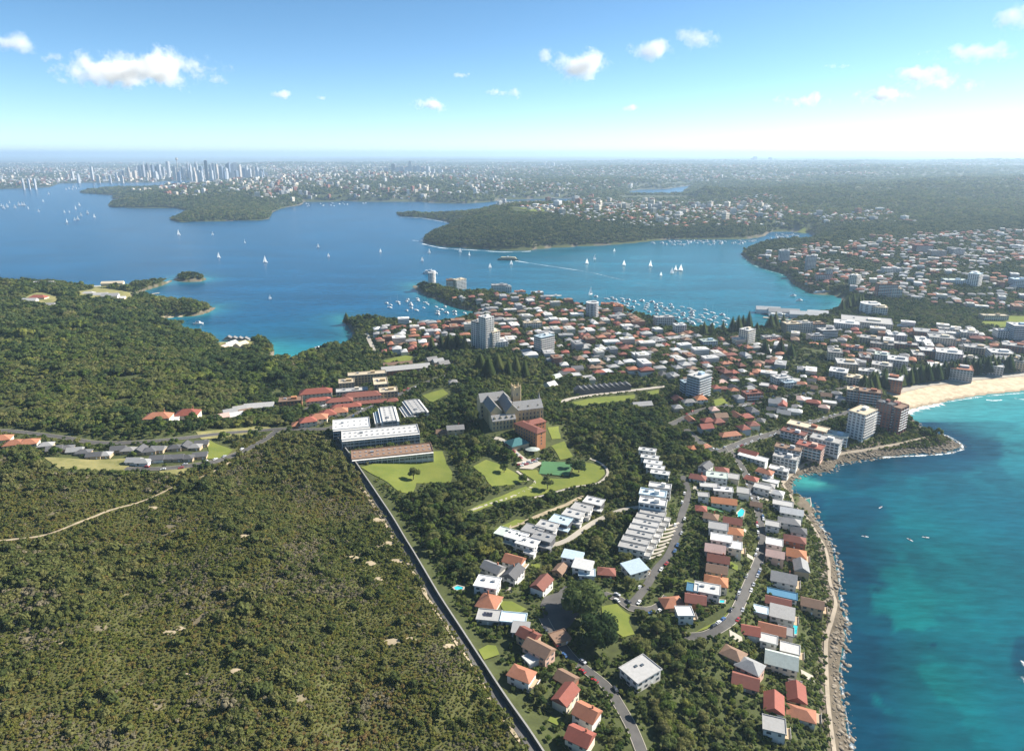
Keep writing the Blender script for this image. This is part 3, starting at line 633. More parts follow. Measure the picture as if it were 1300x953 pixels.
def roof_geo(kind, L, W, z, ov=.6, h=None):
    g = G(); a, b = L / 2 + ov, W / 2 + ov; t = .3
    if kind == 'flat':
        g.box(-a, a, -b, b, z, z + .35)
        for x0, x1, y0, y1 in ((-a, a, -b, -b + .3), (-a, a, b - .3, b), (-a, -a + .3, -b + .302, b - .302), (a - .3, a, -b + .302, b - .302)): g.box(x0, x1, y0, y1, z + .352, z + .75)
    elif kind == 'skillion':
        hh = h or W * .16
        g.poly([(-a, -b, z), (a, -b, z), (a, b, z), (-a, b, z), (-a, -b, z + .3), (a, -b, z + .3), (a, b, z + hh), (-a, b, z + hh)], [(3, 2, 1, 0), (4, 5, 6, 7), (0, 1, 5, 4), (1, 2, 6, 5), (2, 3, 7, 6), (3, 0, 4, 7)])
    elif kind == 'gable':
        hh = h or W * .34
        g.poly([(-a, -b, z - t), (a, -b, z - t), (a, b, z - t), (-a, b, z - t), (-a, -b, z), (a, -b, z), (a, b, z), (-a, b, z), (-a, 0, z + hh), (a, 0, z + hh)],
               [(3, 2, 1, 0), (0, 1, 5, 4), (2, 3, 7, 6), (1, 2, 6, 5), (3, 0, 4, 7), (4, 5, 9, 8), (6, 7, 8, 9), (5, 6, 9), (7, 4, 8)])
    else:
        hh = h or min(L, W) * .30; r = max(L - W, 0) / 2; q = max(W - L, 0) / 2
        g.poly([(-a, -b, z - t), (a, -b, z - t), (a, b, z - t), (-a, b, z - t), (-a, -b, z), (a, -b, z), (a, b, z), (-a, b, z), (-r, -q, z + hh), (r + .02, q + .02, z + hh)],
               [(3, 2, 1, 0), (0, 1, 5, 4), (2, 3, 7, 6), (1, 2, 6, 5), (3, 0, 4, 7)] + ([(4, 5, 9, 8), (6, 7, 8, 9), (5, 6, 9), (7, 4, 8)] if L >= W else [(5, 6, 9, 8), (7, 4, 8, 9), (4, 5, 8), (6, 7, 9)]))
    return g
HOUSES = 0
def house(px, py, L, W, rot, st=2, roof='hip', rc='terracotta', wc='white', label=None, group=None, name='house', detail=2, extra=(), wing=None, cat='house', ctr=None):
    """a house whose roof centre shows at photo pixel (px, py); rot = heading of its long axis"""
    global HOUSES
    hgt = st * 3.0
    X, Y, Z = place(px, py, hgt) if ctr is None else ctr
    a = math.radians(rot); root = empty(name, (X, Y, Z), a)
    occ_rect(X, Y, L, W, a, 1.0)
    wm, rm = WALL[wc], ROOF[rc]
    wg = G().box(-L / 2, L / 2, -W / 2, W / 2, -3.0, hgt - .02)
    if roof == 'gable':
        hh = W * .34
        wg.poly([(s * (L / 2 + .05), y, z) for s in (-1, 1) for y, z in ((-W / 2, hgt), (W / 2, hgt), (0, hgt + hh - .1))], [(0, 2, 1), (3, 4, 5)])
    wg.build('wall', wm, root)
    ro = roof_geo(roof, L, W, hgt).build('roof', rm, root)
    if wing:
        x, y, l, w, s2, rf, rcc = wing; h2 = s2 * 3.0
        G().box(x - l / 2, x + l / 2, y - w / 2, y + w / 2, -3.0, h2 - .04).build('wall', wm, root)
        roof_geo(rf, l, w, h2 + .03).build('roof', ROOF[rcc], root, loc=(x, y, 0))
    if detail >= 1:
        for s in range(st):
            z = s * 3.0 + .9
            for sx in (-1, 1):
                n = max(1, int(L / 4.2))
                for i in range(n):
                    x = (i + .5) / n * L - L / 2
                    if s == 0 and sx == -1 and i == n // 2:
                        link('door', unit_box('door', 1.1, .16, 2.1, frame_m), root, (x, sx * W / 2, .1)); continue
                    ww = 2.2 if (i + s) % 2 else 1.5
                    link('window', unit_box('window', ww, .16, 1.4, glass_m), root, (x, sx * W / 2, z))
                if detail >= 2:
                    n2 = max(1, int(W / 4.2))
                    for i in range(n2):
                        y = (i + .5) / n2 * W - W / 2
                        link('window', unit_box('window', .16, 2.0, 1.4, glass_m), root, (sx * L / 2, y, z))
    if 'chimney' in extra: G().box(-.4, .4, -.4, .4, hgt - .2, hgt + W * .34 + 1.0).build('chimney', WALL['brick'], ro, (L * .22, W * .15, 0))
    if 'skylight' in extra:
        for x, y in ((L * .15, W * .1), (-L * .05, W * .2)): G().box(-.9, .9, -.7, .7, hgt + .36, hgt + .8).build('skylight', glass_m, ro, (x, y, 0))
    if 'solar' in extra:
        for i in range(3): G().poly([(-.8, -1.4, hgt + .5), (.8, -1.4, hgt + .5), (.8, 1.4, hgt + 1.2), (-.8, 1.4, hgt + 1.2), (-.8, 1.4, hgt + .4), (.8, 1.4, hgt + .4), (.8, -1.4, hgt + .4), (-.8, -1.4, hgt + .4)],
                                [(0, 1, 2, 3), (3, 2, 5, 4), (0, 3, 4, 7), (1, 6, 5, 2), (7, 6, 1, 0)]).build('solar_panel', ROOF['solar'], ro, (i * 1.8 - L * .2, 0, 0))
    if 'plant' in extra:
        for i in range(2): G().box(-1.1, 1.1, -.8, .8, hgt + .36, hgt + 1.4).build('air_conditioner', metal_m, ro, (L * (.25 - .45 * i), W * .12, 0))
    if 'deck' in extra:
        d_ = G().box(L / 2 + .03, L / 2 + 3.0, -W * .4, W * .4, 2.6, 2.85)
        for y in (-W * .4 + .15, W * .4 - .15): d_.box(L / 2 + 2.7, L / 2 + 2.9, y - .1, y + .1, -2.5, 2.6)
        do = d_.build('balcony', WALL['tan'], root)
        G().box(L / 2 + 2.9, L / 2 + 2.98, -W * .4, W * .4, 2.86, 3.8).build('railing', frame_m, do)
    if label is None: label = 'house'
    T(root, label, cat, group)
    HOUSES += 1
    return root
def apartment(px, py, L, W, rot, st, wc='white', rc='lightgrey', label='', name='apartment_block', balc=True, sh=3.1, plan=None, cat='apartment block', group=None, fins=False, band=False, ctr=None, top_at=True, lift=True):
    """flat-roofed block; its roof centre shows at pixel (px, py)"""
    hgt = st * sh
    X, Y, Z = place(px, py, hgt if top_at else 0) if ctr is None else ctr
    a = math.radians(rot); root = empty(name, (X, Y, Z), a); occ_rect(X, Y, L, W, a, 2.0)
    wm = WALL[wc]
    round_ = plan == 'round'
    def ring(s):
        return [(math.cos(2 * PI * i / 20) * L / 2 * s, math.sin(2 * PI * i / 20) * W / 2 * s) for i in range(20)]
    if round_: G().prism(ring(1), -4, hgt).build('wall', wm, root)
    else: G().box(-L / 2, L / 2, -W / 2, W / 2, -4, hgt).build('wall', wm, root)
    if round_: ro = G().prism(ring(1.04), hgt + .02, hgt + .9).build('roof', ROOF[rc], root)
    else:
        g = G().box(-L / 2 - .4, L / 2 + .4, -W / 2 - .4, W / 2 + .4, hgt + .02, hgt + .4)
        for x0, x1, y0, y1 in ((-L / 2 - .4, L / 2 + .4, -W / 2 - .4, -W / 2), (-L / 2 - .4, L / 2 + .4, W / 2, W / 2 + .4), (-L / 2 - .4, -L / 2, -W / 2 + .01, W / 2 - .01), (L / 2, L / 2 + .4, -W / 2 + .01, W / 2 - .01)): g.box(x0, x1, y0, y1, hgt + .41, hgt + 1.1)
        ro = g.build('roof', ROOF[rc], root)
    s_ = .2 * min(L, W)
    if lift: G().box(-s_, s_, -s_ * .7, s_ * .7, hgt + .42, hgt + 3.2).build('lift_housing', wm, ro, (L * .15, 0, 0))
    if min(L, W) > 9: G().box(-1.5, 1.5, -1, 1, hgt + .42, hgt + 1.8).build('air_conditioner', metal_m, ro, (-L * .25, W * .1, 0))
    for s in range(st):
        z = s * sh
        g = G()
        if round_:
            for i in range(0, 20, 2):
                t0 = 2 * PI * i / 20; t1 = 2 * PI * (i + 1) / 20
                p = [(math.cos(t) * L / 2 * 1.006, math.sin(t) * W / 2 * 1.006) for t in (t0, t1)]; q = [(math.cos(t) * L / 2 * .97, math.sin(t) * W / 2 * .97) for t in (t0, t1)]
                g.prism([p[0], p[1], q[1], q[0]], z + .9, z + 2.5)
        else:
            for sgn in (-1, 1):
                n = max(2, int(L / 3.6)); 
                for i in range(n):
                    x = (i + .5) / n * L - L / 2; hw = L / n * (.46 if band else .33)
                    g.box(x - hw, x + hw, sgn * W / 2 - .1, sgn * W / 2 + .1, z + .8, z + 2.6)
                n = max(1, int(W / 3.6))
                for i in range(n):
                    y = (i + .5) / n * W - W / 2; hw = W / n * (.46 if band else .30)
                    g.box(sgn * L / 2 - .1, sgn * L / 2 + .1, y - hw, y + hw, z + .8, z + 2.6)
        g.build('window_row', glass_m, root)['kind'] = 'stuff'
        if balc and not round_ and s > 0:
            bg_ = G()
            for sgn in (-1, 1): bg_.box(-L * .46, L * .46, sgn * (W / 2 + .12), sgn * (W / 2 + 1.5), z - .12, z + .05).box(-L * .46, L * .46, sgn * (W / 2 + 1.42), sgn * (W / 2 + 1.5), z + .052, z + .95)
            bg_.build('balcony', frame_m if wc != 'white' else WALL['white'], root)
        elif balc and round_ and s > 0: G().prism(ring(1.07), z - .1, z + .1).build('balcony', wm, root)
    if fins:
        for i in range(int(L / 5) + 1):
            x = -L / 2 + i * L / int(L / 5); G().box(x - .25, x + .25, -W / 2 - .7, -W / 2 - .02, -3, hgt).build('fin', wm, root)
    T(root, label, cat, group)
    return root
# ------------------------------------------------------------------ houses nearest the camera, one by one
ORD = ['first', 'second', 'third', 'fourth', 'fifth', 'sixth', 'seventh', 'eighth', 'ninth', 'tenth', 'eleventh', 'twelfth']
WALLSIDE, FIG, CLIFF, UPHILL = 'inside the stone boundary wall', 'by the giant fig street', 'on the seaward side of the cliff street', 'on the uphill side of the cliff street'
HL = [
    (619, 739, 14, 11, -15, 2, 'flat', 'white', 'white', 'white flat-roofed house beside the round backyard pool by the stone wall', ('plant',)),
    (652, 726, 13, 9, 62, 2, 'gable', 'darkgrey', 'white', 'white house with steep dark gable and bright side wall above the lawn', ('chimney', 'deck')),
    (621, 763, 13, 12, 70, 1, 'hip', 'terracotta', 'cream', 'red hip-roofed house between the white cube and the solar-panelled annexe', ('chimney',)),
    (621, 781, 13, 9, -8, 1, 'flat', 'lightgrey', 'grey', 'pale flat-roofed annexe with solar panels below the red hip roof', ('solar',)),
    (652, 784, 14, 8, -8, 1, 'flat', 'paleblue', 'grey', 'long blue-grey flat-roofed house beside the shaded street', ()),
    (661, 797, 9, 8, -8, 1, 'skillion', 'grey', 'grey', 'small grey skillion-roofed house with a dark wall by the street', ()),
    (671, 805, 11, 8, -38, 2, 'gable', 'darkred', 'tan', 'red-brown gabled house joining the long brown one', ('chimney',)),
    (684, 822, 15, 9, -38, 2, 'gable', 'brown', 'pink', 'long brown gabled house above the white pergola roof', ()),
    (675, 835, 7, 6, 35, 1, 'flat', 'white', 'white', 'small white pergola-roofed outbuilding above the terracotta house', ()),
    (711, 808, 9, 8, 25, 1, 'flat', 'brown', 'tan', 'low brown flat-roofed garage under the fig tree', ()),
    (719, 860, 10, 8, -38, 1, 'gable', 'brown', 'brick', 'brown gabled house across the street from the terracotta house', ()),
    (813, 849, 17, 13, 35, 2, 'flat', 'lightgrey', 'white', 'large pale grey flat-roofed house with dark skylights among tall trees', ('skylight',)),
    (727, 705, 13, 8, -20, 2, 'skillion', 'paleblue', 'white', 'pale blue metal-roofed house, upper of the stepped pair', ()),
    (740, 717, 12, 9, -20, 2, 'skillion', 'white', 'white', 'white metal-roofed house, middle step below the pale blue one', ()),
    (745, 727, 10, 7, -5, 1, 'flat', 'paleblue', 'white', 'small blue-white annexe at the foot of the stepped houses', ()),
    (770, 725, 11, 8, -8, 1, 'hip', 'darkred', 'brick', 'dark red hip-roofed cottage between two blue-white houses', ()),
    (711, 722, 9, 7, 60, 1, 'gable', 'brown', 'tan', 'brown gabled shed half hidden in trees', ()),
    (806, 720, 14, 11, 25, 2, 'skillion', 'paleblue', 'cream', 'blue-roofed house with terraces at the foot of the sloping street', ('deck',)),
    (853, 764, 13, 10, 10, 1, 'hip', 'terracotta', 'tan', 'terracotta hip-roofed house at the top of the street bend', ()),
    (869, 776, 9, 8, 0, 2, 'flat', 'white', 'white', 'white terraced cube house beside the terracotta hip roof', ('deck',)),
    (883, 760, 12, 9, -15, 2, 'gable', 'darkred', 'orangebrick', 'dark red gabled house with an orange brick end wall', ()),
    (898, 747, 15, 10, -18, 2, 'flat', 'white', 'white', 'bright white flat-roofed house below the orange hip roof', ('plant',)),
    (879, 746, 6, 8, -18, 2, 'flat', 'blue', 'white', 'small blue-roofed annexe on the uphill side of the white house', ()),
    (909, 737, 14, 10, -18, 2, 'hip', 'orange', 'cream', 'orange hip-roofed house above the bright white one', ('chimney',)),
    (910, 722, 13, 9, -18, 2, 'gable', 'brown', 'tan', 'brown gabled house next above the orange hip roof', ()),
    (912, 709, 14, 9, -18, 2, 'gable', 'darkred', 'white', 'dark red gabled house with white end wall above the brown gable', ('chimney',)),
    (995, 733, 16, 12, -22, 2, 'gable', 'lightgrey', 'white', 'white house with pale grey gable and terrace facing the sea', ('deck', 'chimney')),
    (993, 754, 18, 7, -22, 1, 'flat', 'blue', 'white', 'long deep-blue flat-roofed house facing the sea', ()),
    (988, 763, 15, 8, -22, 2, 'gable', 'darkred', 'pink', 'dark red gabled house with pale pink end below the blue roof', ()),
    (993, 778, 14, 11, -22, 2, 'skillion', 'lightgrey', 'white', 'white modern house with pale sloping roof and sea terraces', ('deck', 'solar')),
    (966, 774, 8, 7, -22, 1, 'flat', 'paleblue', 'white', 'pale blue flat-roofed garage at the edge of the cliff street', ()),
    (980, 798, 15, 9, -22, 2, 'gable', 'terracotta', 'tan', 'terracotta gabled house beside the long turquoise pool', ()),
    (998, 801, 8, 8, -22, 2, 'flat', 'grey', 'cream', 'grey flat-roofed wing between the terracotta gable and the pool', ()),
    (976, 811, 9, 7, -22, 2, 'flat', 'white', 'white', 'small white flat-roofed house below the terracotta gable', ()),
    (1003, 823, 10, 8, -22, 2, 'flat', 'white', 'white', 'white flat-roofed house with bright terrace beside the small pool', ('deck',)),
    (992, 837, 17, 12, -22, 2, 'gable', 'palegreen', 'cream', 'large pale green gabled house, lowest on the cliff', ()),
    (952, 844, 13, 10, -40, 2, 'hip', 'grey', 'pink', 'grey hip-roofed house with pink walls below the street bend', ()),
    (931, 829, 12, 9, -40, 1, 'hip', 'brown', 'tan', 'brown-grey hip-roofed cottage at the street bend', ()),
    (983, 688, 11, 9, -22, 2, 'flat', 'white', 'white', 'white flat-roofed house left of the dark red hip roof', ()),
    (984, 703, 12, 9, -22, 2, 'gable', 'pink', 'pink', 'pink gabled house left of the orange hip roof', ()),
    (1011, 702, 13, 11, -22, 2, 'hip', 'orange', 'pink', 'orange hip-roofed house beside the little cliff-edge pool', ('deck',)),
    (1009, 684, 15, 9, -22, 2, 'hip', 'darkred', 'brick', 'dark red hip-roofed house above the orange one', ()),
    (1014, 673, 11, 9, -22, 2, 'hip', 'darkgrey', 'white', 'dark grey hip-roofed house on the cliff edge', ()),
    (1002, 661, 16, 9, -22, 2, 'hip', 'slate', 'white', 'long slate hip-roofed house below the white gable', ()),
    (1005, 649, 17, 9, -22, 2, 'gable', 'white', 'white', 'long white gabled house just below the rock pool', ()),
    (994, 639, 15, 8, -22, 2, 'flat', 'lightgrey', 'white', 'pale flat-roofed house beside the rock pool', ()),
    (981, 665, 10, 8, -22, 2, 'flat', 'lightgrey', 'white', 'pale grey cube house between the street and the slate roof', ()),
    (987, 625, 10, 8, -30, 2, 'hip', 'white', 'white', 'white hip-roofed house at the bay corner', ()),
    (968, 618, 13, 8, -30, 2, 'flat', 'lightgrey', 'white', 'white flat-roofed house facing the bay', ()),
    (977, 610, 15, 7, -32, 1, 'flat', 'white', 'white', 'long low white-roofed house at the bay front', ()),
    (971, 598, 14, 9, -38, 2, 'hip', 'terracotta', 'white', 'terracotta hip-roofed house at the bay corner', ('chimney',)),
    (954, 607, 11, 8, -35, 1, 'hip', 'red', 'cream', 'red hip-roofed cottage across from the bay corner', ()),
    (960, 640, 9, 7, -22, 1, 'gable', 'brown', 'tan', 'small brown gabled cottage beside the cliff street', ()),
    (910, 603, 17, 11, -15, 2, 'flat', 'palegreen', 'white', 'pale green flat-roofed house above the hillside terraces', ('plant',)),
    (896, 591, 13, 8, 50, 2, 'gable', 'darkgrey', 'white', 'grey gabled house with white end among the hillside trees', ()),
    (900, 616, 14, 7, -12, 1, 'flat', 'lightgrey', 'white', 'pale flat-roofed house, left of the hillside pair', ()),
    (918, 621, 15, 8, -12, 2, 'flat', 'white', 'white', 'white flat-roofed house, right of the hillside pair', ('plant',)),
    (893, 628, 8, 7, -12, 2, 'flat', 'lightgrey', 'white', 'small white cube house on the hillside', ()),
    (919, 636, 19, 9, -14, 2, 'gable', 'orange', 'white', 'long white house with a bright orange gable roof', ()),
    (890, 645, 8, 8, -14, 1, 'hip', 'red', 'brick', 'red brick pavilion at the end of the tennis lawn', ()),
    (930, 661, 13, 9, -18, 2, 'gable', 'darkred', 'tan', 'dark red gabled house below the terrace pool', ()),
    (932, 674, 12, 9, -18, 2, 'hip', 'orange', 'pink', 'orange hip-roofed house with pink walls on the uphill side of the cliff street', ()),
    (912, 668, 13, 10, -18, 2, 'flat', 'grey', 'white', 'grey flat-roofed house uphill of the dark red gable', ()),
    (916, 683, 14, 9, -18, 2, 'flat', 'white', 'white', 'white flat-roofed house uphill of the orange hip roof', ()),
    (908, 696, 13, 10, -18, 2, 'gable', 'pink', 'pink', 'pink-grey gabled house, next above the dark red gable with white end', ()),
    (932, 692, 10, 9, -18, 2, 'flat', 'white', 'cream', 'cream flat-roofed house beside the upper cliff street', ('deck',)),
    (578, 543, 16, 9, 10, 2, 'gable', 'slate', 'sandstone', 'sandstone house with steep slate gable near the college drive', ('chimney',)),
    (562, 548, 12, 8, 5, 1, 'gable', 'brown', 'sandstone', 'low brown-roofed stone cottage beside the sandstone house', ()),
    (201, 528, 24, 14, 8, 2, 'hip', 'terracotta', 'cream', 'wide terracotta hip-roofed house at the bushland edge', ('chimney',)),
    (238, 524, 22, 15, 8, 2, 'hip', 'red', 'cream', 'large red hip-roofed house beside the white annexe', ('chimney',)),
    (218, 532, 11, 9, 8, 1, 'flat', 'white', 'white', 'white flat-roofed annexe between two red hip roofs', ()),
    (705, 478, 14, 10, 40, 1, 'gable', 'palegreen', 'white', 'pale green-roofed hall, left of the white-roofed pair behind the college', ()),
    (699, 488, 12, 12, 40, 1, 'gable', 'white', 'white', 'white-roofed hall behind the college tower', ()),
    (815, 513, 22, 10, 12, 1, 'gable', 'grey', 'tan', 'long low grey-roofed house among trees by the lawn strip', ()),
    (889, 505, 13, 12, 10, 2, 'hip', 'orange', 'white', 'orange hip-roofed white house below the blue-white apartment block', ('chimney',)),
    (874, 509, 14, 9, 10, 2, 'hip', 'slate', 'white', 'slate hip-roofed house beside the orange hip-roofed one', ()),
    (898, 533, 12, 10, 15, 2, 'hip', 'red', 'brick', 'red hip-roofed house, left of the pair below the pale road', ()),
    (911, 534, 12, 10, 15, 2, 'hip', 'darkred', 'brick', 'dark red hip-roofed house, right of the pair below the pale road', ()),
    (926, 551, 22, 10, 14, 1, 'hip', 'terracotta', 'tan', 'long terracotta-roofed house among trees above the road junction', ()),
    (956, 580, 26, 9, -38, 2, 'flat', 'white', 'white', 'long white flat-roofed terrace above the bay corner', ()),
    (950, 574, 17, 8, -38, 2, 'gable', 'red', 'white', 'red gabled house joining the long white terrace', ()),
    (880, 568, 9, 8, 10, 1, 'hip', 'orange', 'white', 'orange-roofed cottage by the road junction', ()),
    (895, 566, 10, 8, 20, 1, 'hip', 'terracotta', 'cream', 'terracotta-roofed cottage by the road junction', ()),
]
for h in HL: house(h[0], h[1], h[2], h[3], h[4], h[5], h[6], h[7], h[8], h[9], extra=h[10], detail=2 if h[1] > 580 else 1)
# village rows on the left
for i, (x, y) in enumerate([(2, 556), (18, 562), (36, 561)]):
    house(x, y, 15, 11, 20, 1, 'hip', 'terracotta', 'cream', ['first', 'second', 'third'][2 - i] + ' terracotta-roofed village house west of the grey-roofed row', group='terracotta village houses', detail=1)
for i, (x, y) in enumerate([(58, 564), (69, 569), (84, 568), (95, 571), (106, 573), (120, 577), (132, 576)]):
    house(x, y, 11.5, 8, 20 - i * 2 + RND.uniform(-6, 6), 1, 'gable' if i % 2 else 'hip', 'darkgrey' if i % 3 else 'grey', 'tan', ORD[i] + ' grey-roofed village house from the terracotta ones, above the dry field', group='grey village houses, western row', detail=1)
for i, (x, y) in enumerate([(150, 569), (163, 570), (178, 570), (190, 571), (201, 569), (222, 567), (235, 565), (247, 566), (256, 562)]):
    house(x, y, 11, 8, 8 + RND.uniform(-8, 8) + (90 if i % 4 == 2 else 0), 1, 'hip' if i % 2 else 'gable', 'darkgrey' if i % 3 != 1 else 'slate', 'tan', ORD[8 - i] + ' grey-roofed village house from the village pool along the upper road', group='grey village houses, eastern row', detail=1)
for i, (x, y) in enumerate([(170, 584), (182, 585), (200, 581), (212, 580), (224, 580), (237, 580), (254, 577)]):
    house(x, y, 11, 8, 6 + RND.uniform(-8, 8), 1, 'hip' if i % 2 else 'gable', 'grey' if i < 2 else 'darkgrey', 'white' if i < 3 else 'tan', ORD[6 - i] + ' dark-roofed house from the green field in the row above the lower road', group='village houses by the lower road', detail=1)
# modern flat-roofed row
for i, (x, y, r) in enumerate([(754, 636, 'white'), (739, 644, 'lightgrey'), (728, 652, 'lightgrey'), (712, 660, 'paleblue'), (695, 667, 'lightgrey'), (677, 672, 'grey'), (690, 681, 'grey'), (656, 680, 'white'), (670, 688, 'white'), (643, 676, 'palegreen')]):
    house(x, y, 14, 10, -27, 2, 'flat', r, 'white' if i % 3 else 'charcoal', {'white': 'white', 'lightgrey': 'pale grey', 'paleblue': 'pale blue', 'grey': 'mid-grey', 'palegreen': 'pale green'}[r] + ' flat-roofed cube house, ' + ORD[i] + ' from the oval lawn in the modern row',
          group='modern cube houses above the pale lane', detail=2, extra=('skylight',) if i % 2 else ('plant',), wing=(5, -6.5, 7, 4, 1, 'flat', r))
# stepped townhouses
for i, (x, y) in enumerate([(829, 651), (824, 657), (820, 664), (816, 671), (812, 678), (807, 686), (803, 694)]):
    house(x, y, 18, 6.2, -22, 2, 'flat', 'lightgrey', 'white', ORD[i] + ' narrow grey-roofed townhouse down from the stepped white trio', group='stepped grey townhouses', name='townhouse', extra=('skylight',), wing=(10.6, -.8, 4, 5, 1, 'flat', 'lightgrey'), cat='townhouse')
for i, (x, y) in enumerate([(822, 571), (825, 580), (829, 587), (832, 593), (838, 600)]):
    house(x, y, 15, 6.5, -18, 2, 'flat', 'white', 'white', ORD[4 - i] + ' white-roofed townhouse up from the stepped white trio', group='white upper townhouses', name='townhouse', cat='townhouse', extra=('plant',))
for i, (x, y, L) in enumerate([(838, 617, 17), (829, 626, 20), (829, 637, 20)]):
    apartment(x, y, L, 10 if i else 8, -18, 3, 'white', 'paleblue' if i == 1 else 'white', ['white three-storey block, uppermost of the stepped trio', 'pale blue-roofed three-storey block in the middle of the stepped trio', 'white three-storey block at the foot of the stepped trio'][i])
# dark gabled terrace
for i in range(10):
    house(735 + i * 6.6, 494 - i * .62, 8, 11, 96, 2, 'gable', 'darkgrey', 'charcoal', ORD[i] + ' dark gabled terrace house from the white-roofed halls', group='dark gabled terrace', name='terrace_house', cat='terrace house', detail=0)

# ------------------------------------------------------------------ white apartment blocks beside the wall
def slab(px, py, L, W, rot, st, rc, label, bays=True):
    r = apartment(px, py, L, W, rot, st, 'white', rc, label, balc=False, band=True, lift=False)
    n = int(L / 5)
    for s in (-1, 1):
        for i in range(n + 1):
            x = -L / 2 + L * i / n; G().box(x - .15, x + .15, s * (W / 2 + .12), s * (W / 2 + 2.2), -3, st * 3.1 - .2).build('blade_wall', WALL['white'], r)
        G().box(-L / 2, L / 2, s * (W / 2 + .11), s * (W / 2 + 2.6), st * 3.1 - .18, st * 3.1).build('awning', WALL['white'], r)
    for i in range(n):
        for yy in (-W * .2, W * .22): G().box(-.8, .8, -.6, .6, st * 3.1 + .42, st * 3.1 + .95).build('skylight', metal_m, r, (-L / 2 + L * (i + .5) / n, yy, 0))
    return r
slab(483, 549, 70, 20, 14, 3, 'white', 'long white flat-roofed apartment block dotted with skylights')
slab(498, 573, 70, 18, 14, 2, 'brown', 'long brown-roofed apartment block facing the mown lawn')
slab(446, 538, 34, 24, 14, 3, 'white', 'short white apartment block at the corner of the stone wall')
slab(493, 526, 40, 13, 105, 3, 'white', 'white apartment block running back from the long white one')
slab(527, 516, 40, 14, 112, 2, 'lightgrey', 'pale grey-roofed apartment block under the college trees')
slab(517, 523, 30, 6, 112, 1, 'white', 'narrow white annexe beside the pale grey-roofed block')
slab(482, 530, 30, 6, 105, 2, 'paleblue', 'narrow blue-white wing in the apartment courtyard')

# ------------------------------------------------------------------ sandstone and red-roofed hospital
apartment(440, 484, 18, 16, 14, 4, 'sandstone', 'buff', 'sandstone wing, western tower of the flat-roofed hospital', balc=False)
apartment(466, 474, 46, 13, 14, 4, 'sandstone', 'buff', 'long sandstone rear wing of the flat-roofed hospital', balc=False)
apartment(483, 484, 16, 26, 14, 4, 'sandstone', 'buff', 'tall sandstone eastern wing of the flat-roofed hospital', balc=False)
apartment(493, 495, 20, 16, 14, 3, 'sandstone', 'buff', 'lower sandstone end block of the flat-roofed hospital', balc=False)
apartment(447, 495, 36, 12, 14, 2, 'cream', 'lightgrey', 'pale flat-roofed link between the red roofs and sandstone wings', balc=False)
apartment(369, 507, 24, 15, 14, 3, 'orangebrick', 'brown', 'buff brick flat-roofed block at the western end of the hospital', balc=False)
for x, y, L, W, r, st_, k, lb in [(401, 497, 36, 15, 14, 3, 'red', 'broad red-roofed hospital block beside the buff brick one'), (404, 507, 26, 9, 14, 2, 'red', 'low red-roofed block before the broad red one'),
                             (431, 508, 28, 11, 14, 3, 'darkred', 'dark red hip-roofed block in the middle of the hospital'), (459, 501, 42, 13, 14, 3, 'darkred', 'long dark red-roofed hospital wing with cream verandah'),
                             (471, 510, 40, 8, 14, 1, 'darkred', 'long low red-roofed range along the hospital road'), (440, 515, 30, 9, 14, 2, 'red', 'red-roofed range above the central car park'),
                             (430, 521, 18, 12, 14, 2, 'terracotta', 'terracotta block, eastern of the front hospital group'), (416, 524, 16, 14, 20, 2, 'red', 'red hip-roofed block in the front hospital group'),
                             (404, 529, 18, 13, 10, 2, 'terracotta', 'terracotta hip-roofed block, middle of the front group'), (391, 533, 16, 12, 20, 2, 'red', 'red block at the western end of the front group'),
                             (380, 538, 14, 10, 14, 1, 'terracotta', 'small terracotta pavilion by the long road'), (497, 508, 14, 9, 20, 1, 'darkred', 'small dark red cottage east of the hospital')]:
    house(x, y, L, W, r, st_, 'hip', k, 'cream' if st_ > 1 else 'orangebrick', lb, name='hospital_block', cat='hospital block', detail=1, extra=('chimney',))
house(329, 515, 30, 11, 14, 1, 'gable', 'lightgrey', 'white', 'long pale-roofed shed west of the hospital', name='shed', cat='shed', detail=1)
for i, (x, y, k) in enumerate([(292, 522, 'grey'), (304, 518, 'lightgrey'), (312, 522, 'brown'), (282, 528, 'pink'), (300, 526, 'white')]):
    house(x, y, 13, 9, 30, 1, 'gable', k, 'cream', {'grey': 'grey', 'lightgrey': 'pale grey', 'brown': 'brown', 'pink': 'pinkish', 'white': 'white'}[k] + ' gabled bungalow in the cluster west of the pale shed', detail=0)
house(515, 467, 62, 13, 18, 2, 'gable', 'lightgrey', 'brick', 'very long grey-roofed brick building beside the bowling green', name='school_building', cat='school', detail=1)
house(505, 462, 38, 10, 18, 1, 'gable', 'brown', 'brick', 'brown-roofed wing behind the very long grey roof', name='school_building', cat='school', detail=1)
for x, y, k in ((548, 456, 'slate'), (556, 458, 'grey'), (563, 461, 'slate')): house(x, y, 14, 11, 30, 2, 'gable', k, 'sandstone', ('steep slate' if k == 'slate' else 'grey') + ' gabled stone villa at the wood edge by the school', detail=1, group='gabled stone villas by the school')
house(540, 468, 18, 9, 18, 1, 'flat', 'palegreen', 'white', 'pale green flat-roofed school annexe', name='school_building', cat='school', detail=0)
house(575, 484, 10, 8, 18, 1, 'hip', 'slate', 'white', 'slate-roofed gate lodge on the college drive', detail=0)

